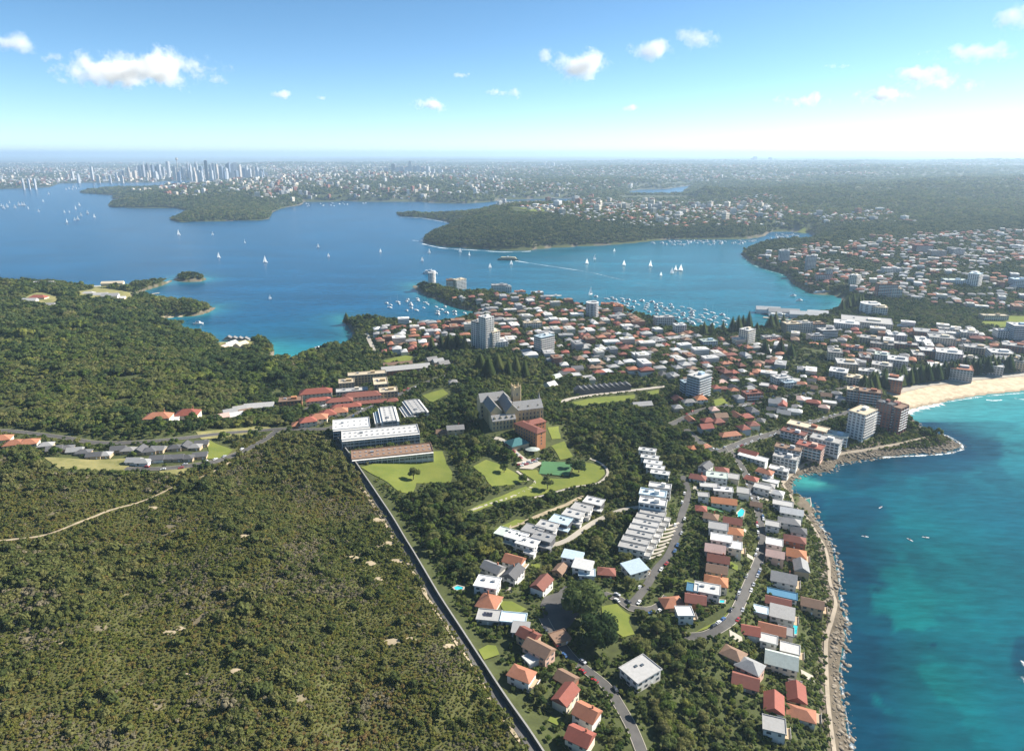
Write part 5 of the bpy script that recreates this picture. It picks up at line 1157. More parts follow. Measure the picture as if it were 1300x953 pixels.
# ------------------------------------------------------------------ scattering of uncountable things
def scatter(name, X, Y, Z, S, rz, idx, protos, label, cat=None):
    n = len(X)
    me = bpy.data.meshes.new(name); me.vertices.add(n); me.vertices.foreach_set('co', np.column_stack([X, Y, Z]).astype(np.float32).ravel())
    a = me.attributes.new('scl', 'FLOAT_VECTOR', 'POINT'); a.data.foreach_set('vector', np.asarray(S, np.float32).ravel())
    a = me.attributes.new('rot', 'FLOAT_VECTOR', 'POINT'); a.data.foreach_set('vector', np.column_stack([np.zeros(n), np.zeros(n), rz]).astype(np.float32).ravel())
    a = me.attributes.new('idx', 'INT', 'POINT'); a.data.foreach_set('value', np.asarray(idx, np.int32))
    me.update()
    col = bpy.data.collections.new(name + '_sources')
    for k, p in enumerate(protos):
        o = bpy.data.objects.new(f'{name}_source_{k:02d}', p); col.objects.link(o)
    ng = bpy.data.node_groups.new(name + '_scatter', 'GeometryNodeTree')
    ng.interface.new_socket('Geometry', in_out='INPUT', socket_type='NodeSocketGeometry'); ng.interface.new_socket('Geometry', in_out='OUTPUT', socket_type='NodeSocketGeometry')
    gi = ng.nodes.new('NodeGroupInput'); go = ng.nodes.new('NodeGroupOutput'); ip = ng.nodes.new('GeometryNodeInstanceOnPoints'); ci = ng.nodes.new('GeometryNodeCollectionInfo')
    ci.inputs['Collection'].default_value = col; ci.inputs['Separate Children'].default_value = True; ci.inputs['Reset Children'].default_value = True
    ip.inputs['Pick Instance'].default_value = True
    def attr(nm, ty):
        q = ng.nodes.new('GeometryNodeInputNamedAttribute'); q.data_type = ty; q.inputs['Name'].default_value = nm
        return [s for s in q.outputs if s.enabled and s.name == 'Attribute'][0]
    ng.links.new(gi.outputs[0], ip.inputs['Points']); ng.links.new(ci.outputs[0], ip.inputs['Instance'])
    ng.links.new(attr('idx', 'INT'), ip.inputs['Instance Index']); ng.links.new(attr('rot', 'FLOAT_VECTOR'), ip.inputs['Rotation']); ng.links.new(attr('scl', 'FLOAT_VECTOR'), ip.inputs['Scale'])
    ng.links.new(ip.outputs[0], go.inputs[0])
    o = link(name, me); md = o.modifiers.new('scatter', 'NODES'); md.node_group = ng
    T(o, label, cat, kind='stuff'); return o
def simple_house_mesh(rc, wc):
    g = G().box(-.5, .5, -.5, .5, -.4, 1.0); n = len(g.f)
    r = roof_geo('hip', 1.0, .999, 1.02, .05, .45); k = len(g.v); g.v += r.v; g.f += [tuple(k + i for i in f) for f in r.f]
    me = pymesh('far_house', g.v, g.f, [WALL[wc], ROOF[rc]]); me.polygons.foreach_set('material_index', [0] * n + [1] * (len(g.f) - n)); return me
def simple_block_mesh(rc, wc):
    g = G().box(-.5, .5, -.5, .5, -.2, 1.0).box(-.2, .1, -.2, .2, 1.001, 1.1); n = len(g.f); g.box(-.52, .52, -.52, .52, .97, 1.02)
    for s in range(4):
        g.box(-.51, .51, -.51, .51, .2 * s + .1, .2 * s + .17)
    me = pymesh('far_block', g.v, g.f, [WALL[wc], ROOF[rc], glass_m]); me.polygons.foreach_set('material_index', [0] * n + [1] * 6 + [2] * 24); return me
HP = ['terracotta', 'darkred', 'brown', 'grey', 'slate', 'white', 'lightgrey', 'red']
hp_m = [simple_house_mesh(r, w) for r, w in zip(HP, ['white', 'brick', 'tan', 'white', 'cream', 'white', 'cream', 'white'])] + [simple_block_mesh(r, w) for r, w in (('white', 'white'), ('lightgrey', 'cream'), ('grey', 'grey'), ('brown', 'brick'), ('white', 'cream'))]
mapc = dict(terracotta=0, red=7, darkred=1, orange=0, brown=2, grey=3, slate=4, white=5, lightgrey=6, pink=0, darkgrey=4, palegreen=6)
A = np.array([h[:6] for h in far_houses]); ids = np.array([mapc[h[6]] for h in far_houses])
TS = np.column_stack([A[:, 3], A[:, 4], NR.uniform(4.5, 7, len(A))]) * NR.uniform(.75, 1.2, (len(A), 1)); bgk = NR.random(len(A)) < .13; TS[bgk] = np.column_stack([NR.uniform(14, 24, len(A)), NR.uniform(11, 15, len(A)), NR.uniform(8, 14, len(A))])[bgk]; ids = np.where(bgk, NR.integers(8, 13, len(A)), ids)
scatter('town_houses', A[:, 0], A[:, 1], A[:, 2], TS, A[:, 5], ids, hp_m, 'mass of small houses with red, grey and white roofs spread behind the town', 'houses')
# far suburbs to the horizon
FORESTS = [[(500, 262), (592, 258), (660, 268), (705, 272), (760, 288), (810, 300), (830, 308), (640, 325), (530, 312), (530, 296), (560, 292), (500, 280)],
           [(90, 250), (100, 236), (200, 233), (200, 243), (165, 243), (240, 252), (330, 256), (340, 262), (250, 264), (380, 262), (345, 285), (205, 285), (215, 272), (130, 266)],
           [(350, 252), (380, 258), (380, 246), (440, 249), (440, 244), (390, 240)], [(540, 255), (600, 258), (640, 250), (560, 247)], [(790, 240), (880, 232), (930, 246), (870, 256), (800, 254), (700, 246)],
           [(820, 292), (900, 290), (980, 286), (990, 295), (950, 303), (830, 304)], [(960, 330), (1005, 350), (990, 340), (950, 322)]]
def in_forest(px, py):
    r = np.zeros(px.shape, bool)
    for f in FORESTS: r |= inside(px, py, f)
    return r
fh = []
for y0, y1, s in ((2600, 3600, 30), (3600, 5200, 44), (5200, 8000, 64), (8000, 12500, 90), (12500, 20000, 200)):
    x, y = grid_pts(y0, y1, s, .95, 1.02); z = H(x, y); px_, py_ = proj(x, y, z)
    dens = fbm(x / 700, y / 1100, 71, 3)
    k = (LD(x, y) > 25) & ~in_forest(px_, py_) & (dens > np.where(px_ > 1000, .54, .46) - .14 * (px_ < 420) * (py_ < 236)) & (NR.random(len(x)) < np.where(px_ < 420, .95, .7)) & ~(inside(px_, py_, FILL_C))
    x, y, z, px_ = x[k], y[k], z[k], px_[k]; n = len(x)
    big = NR.random(n) < np.where((px_ < 640), .30, .07)
    sc = np.column_stack([NR.uniform(11, 18, n), NR.uniform(9, 14, n), NR.uniform(5, 9, n)]) * np.clip(y / 4200, 1, 2.3)[:, None]
    sc[:, 2] /= np.clip(y / 5200, 1, 1.8)
    sc[big] = np.column_stack([NR.uniform(16, 32, n), NR.uniform(14, 24, n), NR.uniform(11, 34, n)])[big]
    ids = np.where(big, NR.integers(8, 13, n), NR.choice([0, 0, 1, 2, 3, 4, 5, 5, 6, 6, 7], n))
    fh.append((x, y, z, sc, NR.random(n) * 6, ids))
scatter('distant_suburb', *[np.concatenate([f[i] for f in fh]) for i in range(3)], np.concatenate([f[3] for f in fh]), np.concatenate([f[4] for f in fh]), np.concatenate([f[5] for f in fh]), hp_m, 'far suburbs of small pale buildings spreading to the horizon', 'suburb')

# ------------------------------------------------------------------ city towers on the skyline
def tower_mat(name, c, gl):
    m = bpy.data.materials.new(name); m.use_nodes = True; nt = m.node_tree; N = nt.nodes; L = nt.links; b = N['Principled BSDF']; b.inputs['Roughness'].default_value = .6
    tc = N.new('ShaderNodeTexCoord'); sp = N.new('ShaderNodeSeparateXYZ'); L.new(tc.outputs['Object'], sp.inputs[0])
    mo = N.new('ShaderNodeMath'); mo.operation = 'MODULO'; mo.inputs[1].default_value = 8.0; L.new(sp.outputs['Z'], mo.inputs[0])
    gt = N.new('ShaderNodeMath'); gt.operation = 'GREATER_THAN'; gt.inputs[1].default_value = 3.6; L.new(mo.outputs[0], gt.inputs[0])
    mx = N.new('ShaderNodeMix'); mx.data_type = 'RGBA'; mx.inputs[6].default_value = (*c, 1); mx.inputs[7].default_value = (*gl, 1); L.new(gt.outputs[0], mx.inputs[0]); L.new(mx.outputs[2], b.inputs['Base Color'])
    return m
TM = {'white': tower_mat('tower_white', (.55, .54, .52), (.26, .29, .32)), 'blue': tower_mat('tower_blue_glass', (.18, .23, .30), (.09, .13, .19)), 'dark': tower_mat('tower_dark', (.10, .10, .12), (.05, .055, .07)),
      'cream': tower_mat('tower_cream', (.58, .50, .40), (.30, .28, .26)), 'grey': tower_mat('tower_grey', (.36, .36, .38), (.18, .21, .25))}
def tower_height(X, Y, py):
    b = (CY - py) / FPX; return CAM_H + Y * (b * ct - st) / (ct + b * st)
CN = {'white': 'white', 'blue': 'blue glass', 'dark': 'dark', 'cream': 'cream', 'grey': 'grey'}
def city_tower(px, ytop, wpx, ybase, col, form, where, group):
    if 'northern shore' in where or 'ridge' in where or 'middle' in where: wpx *= 1.35; ytop -= .8
    X, Y = unproj(px, ybase, 25); Z = float(H(X, Y)); zt = tower_height(X, Y, ytop); h = max(25., zt - Z); w = wpx * .78 * Y / FPX; dd = w * RND.uniform(.7, 1.0); m = TM[col]
    root = empty('city_tower', (X, Y, Z), math.radians(RND.uniform(-30, 30)))
    if form == 'plain': G().box(-w / 2, w / 2, -dd / 2, dd / 2, -10, h - 6).build('shaft', m, root); G().box(-w * .36, w * .36, -dd * .36, dd * .36, h - 5.98, h).build('plant_room', TM['grey'], root)
    elif form == 'setback':
        G().box(-w / 2, w / 2, -dd / 2, dd / 2, -10, h * .62).build('podium', m, root); G().box(-w * .40, w * .40, -dd * .4, dd * .4, h * .62 + .02, h * .9).build('shaft', m, root); G().box(-w * .25, w * .25, -dd * .25, dd * .25, h * .9 + .02, h).build('crown', m, root)
    elif form == 'round': G().cyl(0, 0, -10, h - 5, w / 2, k=16).build('shaft', m, root); G().cyl(0, 0, h - 4.98, h, w * .38, k=16).build('crown', m, root)
    elif form == 'spire':
        G().box(-w / 2, w / 2, -dd / 2, dd / 2, -10, h * .72).build('shaft', m, root); G().prism([(-w * .4, -dd * .4), (w * .4, -dd * .4), (w * .4, dd * .4), (-w * .4, dd * .4)], h * .72 + .02, h * .84, .3).build('crown', m, root); G().cyl(0, 0, h * .84, h * 1.0, 1.8, .5, 6).build('spire', metal_m, root)
    elif form == 'wedge': G().poly([(-w / 2, -dd / 2, -10), (w / 2, -dd / 2, -10), (w / 2, dd / 2, -10), (-w / 2, dd / 2, -10), (-w / 2, -dd / 2, h * .86), (w / 2, -dd / 2, h), (w / 2, dd / 2, h), (-w / 2, dd / 2, h * .86)], [(4, 5, 6, 7), (0, 1, 5, 4), (1, 2, 6, 5), (2, 3, 7, 6), (3, 0, 4, 7)]).build('shaft', m, root)
    form_w = dict(plain='slab', setback='stepped', round='round', spire='spired', wedge='slant-topped')[form]
    T(root, f'{CN[col]} {form_w} tower {where}', 'tower', group)
    return root
CBD = [(188.5, 204, 4.5, 'dark', 'spire'), (195, 209, 4, 'blue', 'plain'), (203, 209, 4.5, 'white', 'plain'), (208, 212, 4, 'grey', 'plain'), (215, 205, 5.5, 'white', 'round'), (222, 211, 5, 'cream', 'plain'), (233, 212, 4, 'blue', 'plain'),
       (240, 202.5, 3.2, 'grey', 'spire'), (243, 208, 4, 'white', 'setback'), (250, 201.5, 4.5, 'white', 'spire'), (256, 211, 5, 'blue', 'plain'), (263, 203.5, 4.5, 'dark', 'plain'), (268, 209, 4, 'grey', 'setback'), (272, 207.5, 4, 'white', 'plain'),
       (276, 208, 3.5, 'cream', 'plain'), (282, 211, 6, 'blue', 'plain'), (291, 206, 6.5, 'blue', 'wedge'), (296, 208.5, 4, 'grey', 'plain'), (299.5, 206.5, 5, 'white', 'plain'), (305, 209, 5, 'cream', 'setback'), (310, 213, 5, 'grey', 'plain'), (314, 210, 3.6, 'white', 'plain'),
       (322, 211.5, 4, 'cream', 'plain'), (327, 211.5, 4, 'grey', 'plain'), (333, 215, 6, 'blue', 'plain'), (172, 211.5, 5, 'white', 'plain'), (164, 212.5, 4, 'cream', 'setback'), (178, 210, 4, 'blue', 'plain'), (183, 209, 4, 'grey', 'plain'), (200, 211, 4, 'dark', 'plain'), (227, 213, 5, 'grey', 'plain'), (247, 212, 4, 'cream', 'plain'), (287, 213, 5, 'white', 'plain')]
for i, (x, yt, w, c, f) in enumerate(CBD): city_tower(x, yt, w, 225 + (i % 3) * .8, c, f, 'in the dense city skyline across the harbour', 'city skyline towers')
for x, yt, w, c, f in [(118, 211.5, 4.5, 'white', 'plain'), (93, 214, 5, 'white', 'plain'), (86, 217, 5, 'cream', 'plain'), (100, 217, 6, 'white', 'setback'), (107, 219, 5, 'cream', 'plain'), (112, 220, 6, 'white', 'plain'), (125, 219, 6, 'cream', 'plain'), (133, 220, 6, 'white', 'plain'), (140, 219, 5, 'grey', 'plain'), (148, 216, 5, 'white', 'plain'), (155, 219, 6, 'cream', 'plain')]:
    city_tower(x, yt + 3.5 if yt > 213 else yt, w * .7, 229.5 - (x * 7 % 5), c, f, 'among the pale blocks east of the skyline', 'pale eastern blocks')
for x, yt in ((30, 226), (37, 227), (45, 226.5)): city_tower(x, yt, 3, 237, 'white', 'plain', 'of the trio standing at the far eastern shore', 'trio on the eastern shore')
for x, yt, w, c, f in [(485, 216, 3, 'white', 'plain'), (491, 214, 4, 'grey', 'plain'), (500, 208.5, 4.5, 'dark', 'plain'), (505, 213, 4, 'white', 'plain'), (510, 212, 4, 'blue', 'plain'), (516, 213, 4, 'white', 'plain'), (521, 205, 4.5, 'white', 'setback'), (527, 211, 4, 'grey', 'plain'), (531, 211, 4, 'white', 'plain'),
                       (537, 213, 4, 'blue', 'plain'), (543.5, 212, 4, 'white', 'plain'), (550, 215, 4, 'grey', 'plain'), (453, 216, 6, 'white', 'plain'), (447, 218, 4, 'cream', 'plain'), (475, 217, 4, 'grey', 'plain'), (560, 216, 4, 'white', 'plain'), (575, 216, 3, 'white', 'plain'), (585, 215, 3, 'cream', 'plain'), (409, 217, 6, 'white', 'plain'), (420, 219, 5, 'cream', 'plain'), (432, 218, 4, 'white', 'plain'), (398, 219, 4, 'grey', 'plain')]:
    city_tower(x, yt, w, 222, c, f, 'in the cluster on the northern shore hill', 'northern hill towers')
for x, yt, w, c, f in [(685, 209, 3.5, 'white', 'plain'), (690, 208, 4, 'white', 'plain'), (696, 209, 4, 'cream', 'plain'), (702, 205.5, 3, 'white', 'spire'), (677, 212, 4, 'white', 'plain'), (712, 211, 4, 'grey', 'plain')]:
    city_tower(x, yt, w, 214.5, c, f, 'in the small cluster beyond the middle suburbs', 'middle suburb towers')
for x, yt, w, c, f in [(950, 203, 3, 'grey', 'plain'), (954, 201.5, 3, 'dark', 'plain'), (958, 199.5, 4, 'dark', 'plain'), (977, 200.5, 3.5, 'dark', 'setback'), (984, 203, 3, 'grey', 'plain'), (989, 204, 3, 'dark', 'plain')]:
    city_tower(x, yt, w, 207.5, c, f, 'in the lone cluster on the hazy ridge', 'hazy ridge towers')
for i in range(46):
    x = RND.uniform(150, 345); city_tower(x, RND.uniform(212.5, 219), RND.uniform(3, 6), RND.uniform(224.5, 228), RND.choice(['white', 'white', 'cream', 'cream', 'grey', 'blue']), RND.choice(['plain', 'plain', 'setback', 'wedge']), 'of modest height filling the foot of the skyline', 'modest blocks at the foot of the skyline')
X, Y = unproj(227, 226, 25); zt = tower_height(X, Y, 198.5); r = empty('observation_tower', (X, Y, 20))
G().cyl(0, 0, -10, zt * .80, 5, 4, 10).build('shaft', TM['cream'], r); G().cyl(0, 0, zt * .76, zt * .80, 7, 14, 14).cyl(0, 0, zt * .80 + .05, zt * .86, 14, 11, 14).build('turret', TM['cream'], r); G().cyl(0, 0, zt * .86, zt - 20, 2.5, .8, 8).build('spire', metal_m, r)
T(r, 'slender observation tower with a turret rising above the skyline', 'tower')

# ------------------------------------------------------------------ boats
hull_m = mat('boat_white', (.82, .82, .80), .4, var=.02, rnd=.05); sail_m = leaf_mat('sail_cloth', [(.88, .88, .86), (.90, .90, .88)], .5); dk_m = mat('boat_dark', (.05, .06, .10), .5); deck_m = mat('boat_deck', (.50, .42, .30), .7)
def hull_geo(L, B, Hh):
    g = G(); st_ = [(-.5, .62, 0), (-.25, .95, 0), (0, 1, 0), (.25, .8, .05), (.42, .4, .12), (.5, .03, .2)]
    n0 = len(g.v)
    for t, b, r in st_:
        g.v += [(t * L, -B / 2 * b, Hh + r * Hh), (t * L, -B / 2 * b * .75, -.1), (t * L, 0, -.5), (t * L, B / 2 * b * .75, -.1), (t * L, B / 2 * b, Hh + r * Hh)]
    for i in range(len(st_) - 1):
        for j in range(4): g.f.append((n0 + i * 5 + j, n0 + (i + 1) * 5 + j, n0 + (i + 1) * 5 + j + 1, n0 + i * 5 + j + 1))
        g.f.append((n0 + i * 5 + 4, n0 + (i + 1) * 5 + 4, n0 + (i + 1) * 5, n0 + i * 5))
    g.f.append((n0, n0 + 1, n0 + 2, n0 + 3, n0 + 4)); return g
def sail_mesh(p, bulge, nm):
    a, b, c = [Vector(q) for q in p]; n = 6; g = G(); idx_ = {}
    for i in range(n + 1):
        for j in range(n + 1 - i):
            u, v = i / n, j / n; q = a * (1 - u - v) + b * u + c * v; q.y += bulge * 4 * u * (1 - u) * (1 - v) ; idx_[i, j] = len(g.v); g.v.append(tuple(q))
    for i in range(n):
        for j in range(n - i):
            g.f.append((idx_[i, j], idx_[i + 1, j], idx_[i, j + 1]))
            if i + j < n - 1: g.f.append((idx_[i + 1, j], idx_[i + 1, j + 1], idx_[i, j + 1]))
    return g.mesh(nm, sail_m, True)
def proto_yacht(sails):
    r = empty('sailing_boat' if sails else 'moored_yacht', (0, 0, 0))
    hull_geo(12, 3.6, 1.1).build('hull', hull_m, r); G().prism([(-2.5, -1.1), (1.6, -1.1), (3.0, 0), (1.6, 1.1), (-2.5, 1.1)], 1.1, 1.75, .85).build('cabin', hull_m, r); G().cyl(.8, 0, 1.0, 17.5, .14, .08, 6).build('mast', metal_m, r); G().cyl(0, 0, 0, 1, .1, .1, 5)
    if sails:
        link('mainsail', sail_mesh([(.6, 0, 2.2), (-5.2, 1.2, 2.2), (.7, 0, 17.2)], .8, 'mainsail'), r); link('jib', sail_mesh([(5.6, 0, 1.6), (.4, .9, 1.8), (.9, 0, 15.5)], .6, 'jib'), r)
    else:
        G().tube([(.8, 0, 2.4), (-4.6, 0, 2.3)], [.18, .14]).build('boom', dk_m, r)
    return r
def proto_cruiser():
    r = empty('motor_boat', (0, 0, 0)); hull_geo(11, 3.8, 1.5).build('hull', hull_m, r)
    G().prism([(-3.6, -1.4), (1.6, -1.4), (3.2, 0), (1.6, 1.4), (-3.6, 1.4)], 1.5, 3.3, .8).build('cabin', hull_m, r); G().prism([(-3.0, -1.42), (1.5, -1.42), (2.9, 0), (1.5, 1.42), (-3.0, 1.42)], 2.0, 2.6, .93).build('window_band', glass_m, r); G().box(-2.4, .6, -1.1, 1.1, 3.32, 3.5).build('canopy', dk_m, r)
    return r
p_sail, p_moor, p_crz = proto_yacht(True), proto_yacht(False), proto_cruiser()
first = {'s': p_sail, 'm': p_moor, 'c': p_crz}; used_ = set()
def boat(k, px, py, rz, sc, label, group):
    X, Y = unproj(px, py)
    if float(LD(X, Y)) > -12: return
    if k not in used_: o = first[k]; used_.add(k); o.location = (X, Y, 0); o.rotation_euler = (0, 0, rz); o.scale = (sc,) * 3
    else: o = copy_tree(first[k], None, (X, Y, 0), rz, sc)
    o.name = first[k].name.split('.')[0]
    T(o, label, 'boat', group)
SAILS = [(337, 333, 1.75, 'tall white maxi yacht sailing alone in mid-harbour'), (404, 314, 1.15, None), (417, 326, 1.0, None), (483, 320, 1.1, None), (545, 321, 1.15, None), (536, 331, 1.1, None), (584, 320, 1.25, None), (596, 324, 1.0, None), (622, 340, 1.2, None), (649, 336, 1.1, None),
         (755, 329, 1.3, None), (745, 335, 1.35, None), (792, 337, 1.3, None), (826, 338, 1.6, None), (853, 347, 1.5, None), (858, 343, 1.2, None), (864, 344, 1.5, None), (780, 319, .9, None), (839, 350, .9, None), (750, 374, 1.5, 'white yacht under sail close to the northern shore of the point'), (343, 379, .8, 'lone small yacht off the left bay'),
         (270, 298, 1.2, None), (311, 308, 1.2, None), (278, 327, 1.3, 'yacht sailing between the lone maxi and the left headland'), (227, 298, 1.7, None)]
for i, (x, y, s, lb) in enumerate(SAILS):
    grp = 'before the bushy headland' if 500 < x < 700 else ('in the northern arm' if x >= 700 else 'in mid-harbour')
    boat('s', x, y, RND.choice((.3, -.4, 2.9, 3.4, .1, .8, 2.3)), s * RND.uniform(.62, .78), lb or f'white sailing boat with full sails {grp}', None if lb else f'sailing boats {grp}')
for x, y in [(95, 280), (99, 279), (85, 283), (101, 261), (96, 266), (82, 270), (88, 270), (103, 274), (111, 271), (120, 276), (55, 256), (49, 269), (2, 262), (9, 263), (19, 264), (24, 261), (28, 261), (31, 261), (36, 265), (62, 247), (84, 241), (88, 240), (92, 241), (97, 240), (100, 240), (93, 238), (120, 241), (12, 258), (5, 265)]:
    boat('s', x, y, RND.choice((.3, -.4, 2.9, 3.4)), RND.uniform(.9, 1.5), 'small white racing sail in the fleet off the far heads', 'racing fleet off the heads')
def moor(n, poly, lb, grp, smin=.8, smax=1.15):
    k = 0; xs = [p[0] for p in poly]; ys = [p[1] for p in poly]; t = 0; pts = []
    while k < n and t < 6000:
        t += 1; x, y = RND.uniform(min(xs), max(xs)), RND.uniform(min(ys), max(ys))
        if not inside(np.array(x), np.array(y), poly): continue
        X, Y = unproj(x, y)
        if any((X - a) ** 2 + (Y - b) ** 2 < 17 ** 2 for a, b in pts): continue
        pts.append((X, Y)); kk_ = 'm' if RND.random() < .6 else 'c'
        boat(kk_, x, y, 2.3 + RND.uniform(-.35, .35), RND.uniform(smin, smax), ('white moored yacht with bare mast ' if kk_ == 'm' else 'white moored motor cruiser ') + lb, grp); k += 1
moor(26, [(476, 386), (500, 380), (530, 378), (580, 394), (596, 397), (565, 402), (540, 399), (500, 392)], 'in the little yacht bay', 'boats in the little yacht bay')
moor(78, [(752, 376), (790, 379), (850, 386), (900, 394), (940, 408), (925, 416), (885, 414), (860, 405), (820, 396), (780, 384)], 'in the yacht cove before the town', 'boats in the yacht cove')
moor(60, [(820, 309), (850, 306), (960, 305), (1010, 301), (1020, 298), (985, 297), (975, 303), (940, 310), (870, 312)], 'in the northern inlet', 'boats in the northern inlet', 1.0, 1.4)
moor(16, [(386, 259), (440, 257.5), (470, 258), (440, 261), (390, 263)], 'off the far sandy beach', 'boats off the far beach', 1.2, 1.7)
boat('c', 403, 443, .6, 1.3, 'white motor cruiser anchored in the turquoise left bay', None); boat('c', 252, 411.5, .2, 1.6, 'white motor cruiser off the left beach', None)
boat('c', 1007, 376, .2, 1.3, 'white motor cruiser crossing the ferry cove', None); boat('c', 1015, 382, .2, 1.3, 'white water taxi near the ferry wharf', None)
def big_boat(px, py, L, rz, label, dark, decks):
    X, Y = unproj(px, py); r = empty('ferry' if dark else 'cruise_yacht', (X, Y, 0), rz); B = L * .17
    hull_geo(L, B, 3.2).build('hull', MATS['ferry_green'] if dark else hull_m, r)
    for k in range(decks):
        l = L * (.40 - .05 * k); b = B * (.46 - .04 * k); z = 3.3 + k * 2.8
        d = G().prism([(-l, -b), (l * .85, -b), (l, 0), (l * .85, b), (-l, b)], z, z + 2.6).build('deck_house', MATS['ferry_cream'] if dark else hull_m, r); G().prism([(-l * .95, -b - .06), (l * .8, -b - .06), (l * .97, 0), (l * .8, b + .06), (-l * .95, b + .06)], z + 1.0, z + 1.9).build('window_band', glass_m, d)
    z = 3.3 + decks * 2.8; G().box(-2, 3, -1.6, 1.6, z, z + 2.2).build('wheelhouse', hull_m, r); G().cyl(-L * .1, 0, z, z + 3.6, 1.1, 1.0, 10).build('funnel', MATS['ferry_green'] if dark else hull_m, r)
    T(r, label, 'ferry' if dark else 'boat')
mat('ferry_green', (.03, .07, .05), .5); mat('ferry_cream', (.62, .52, .34), .6)
big_boat(645, 330, 62, 3.05, 'dark green and cream harbour ferry trailing a white wake', True, 2)
big_boat(546, 347.5, 38, 3.0, 'large white cruise yacht passing the harbour point', False, 2)
big_boat(1045, 372.5, 44, .1, 'white ferry lying at the northern cove moorings', False, 1)
big_boat(990, 402, 40, -.25, 'white ferry berthed at the wharf', False, 1)
# kayaks with paddlers in the bay
for x, y, a, lb in ((1118, 644, .6, 'small white kayak close to the dark reef'), (1098, 681, 2.8, 'kayak heading for the cliff rocks'), (1155, 685, 2.0, 'kayak, left of the pair in the open bay'), (1175, 682, 2.9, 'kayak, right of the pair in the open bay')):
    X, Y = unproj(x, y); r = empty('kayak', (X, Y, 0), a); hull_geo(5.2, .9, .35).build('hull', hull_m, r)
    G().tube([(-1.0, -1.3, .7), (0, 0, .95), (1.0, 1.3, .7)], [.05, .05, .05]).build('paddle', dk_m, r)
    p = link('person', G().tube([(-.2, 0, .3), (-.2, 0, .7), (-.18, 0, 1.0), (-.16, 0, 1.12), (-.15, 0, 1.3), (-.15, 0, 1.42)], [.2, .2, .24, .08, .12, .05], 8).tube([(-.17, .2, .95), (.1, .38, .8), (.3, .4, .85)], [.07, .06, .05], 6).tube([(-.17, -.2, .95), (.1, -.38, .8), (.3, -.4, .85)], [.07, .06, .05], 6).tube([(-.2, .1, .35), (.3, .14, .5), (.8, .1, .35)], [.1, .08, .06], 6).tube([(-.2, -.1, .35), (.3, -.14, .5), (.8, -.1, .35)], [.1, .08, .06], 6).mesh('person', WALL['brick'], True), None, (X, Y, 0), a)
    T(p, 'seated paddler in the ' + lb.replace('small white ', ''), 'person'); T(r, lb, 'kayak')

# ------------------------------------------------------------------ parked cars
car_cols = {'white': (.75, .75, .74), 'silver': (.45, .46, .48), 'black': (.03, .03, .035), 'blue': (.05, .12, .28), 'red': (.35, .03, .03)}
def car_proto(c):
    m = mat('car_' + c, car_cols[c], .3, var=.01, rnd=.03, spec=.6); r = empty('parked_car', (0, 0, 0))
    prof = [(-2.1, .35), (2.1, .35), (2.15, .75), (1.2, .95), (-1.6, 1.0), (-2.15, .85)]; g = G(); n = len(prof)
    g.v = [(x, s * .85, z) for s in (-1, 1) for x, z in prof]; g.f = [tuple(range(n)), tuple(reversed(range(n, 2 * n)))] + [(i, n + i, n + (i + 1) % n, (i + 1) % n) for i in range(n)]
    g.box(-1.2, .3, -.62, .62, 1.36, 1.45); g.build('body', m, r)
    G().poly([(-1.7, -.8, .98), (1.1, -.8, .94), (1.1, .8, .94), (-1.7, .8, .98), (-1.2, -.66, 1.4), (.35, -.66, 1.4), (.35, .66, 1.4), (-1.2, .66, 1.4)], [(4, 5, 6, 7), (0, 1, 5, 4), (1, 2, 6, 5), (2, 3, 7, 6), (3, 0, 4, 7)]).build('window_glass', glass_m, r)
    for x in (-1.3, 1.35):
        for s in (-1, 1):
            w = G().cyl(0, 0, -.1, .1, .33, k=10).build('wheel', dk_m, r, (x, s * .8, .33)); w.rotation_euler = (PI / 2, 0, 0)
    return r
cars = {c: car_proto(c) for c in car_cols}; cused = set()
def car(X, Y, a, where):
    c = RND.choice(['white', 'white', 'silver', 'silver', 'black', 'blue', 'red']); z = float(H(X, Y)) + .62
    if c not in cused: o = cars[c]; cused.add(c); o.location = (X, Y, z); o.rotation_euler = (0, 0, a)
    else: o = copy_tree(cars[c], None, (X, Y, z), a)
    o.name = 'parked_car'; T(o, f'{c} car parked {where}', 'car', f'{c} cars parked {where}')
CARS = [(3, .15, 1.0, 13, 'on the sloping street by the townhouses'), (4, .15, .95, 38, 'along the cliff street'), (5, .1, .9, 26, 'along the road to the beach front'), (6, .1, .9, 20, 'along the broad pale road'), (1, .1, .7, 9, 'on the lower village road'), (10, .1, .9, 7, 'beside the green reserve'), (11, .1, .6, 7, 'on the shaded street by the fig'), (0, .68, .9, 12, 'along the hospital road')]
for ri, t0, t1, n, wh in CARS:
    P = PATHS[ri][2]; L = len(P)
    for k in range(n):
        i = min(L - 2, max(0, int((t0 + (t1 - t0) * (k + RND.random() * .6) / n) * L))); d = P[i + 1] - P[i]; d = d / np.hypot(*d); s = RND.choice((-1, 1)); q = P[i] + np.array([-d[1], d[0]]) * s * 2.9
        car(q[0], q[1], math.atan2(d[1], d[0]) + (0 if s > 0 else PI), wh)
for k in range(9):
    X, Y, Z = place(659 + k * 3.0, 591 - k * .9 + (k % 2) * 2.2); car(X, Y, .5, 'beside the college tennis court')
for k in range(12):
    X, Y, Z = place(385 + k * 3.6, 523 - k * 1.0); car(X, Y, 1.3, 'in the hospital car park')
for k in range(6):
    X, Y, Z = place(640 + k * 4.2, 562 + k * 4.0); car(X, Y, -.9, 'along the college drive')
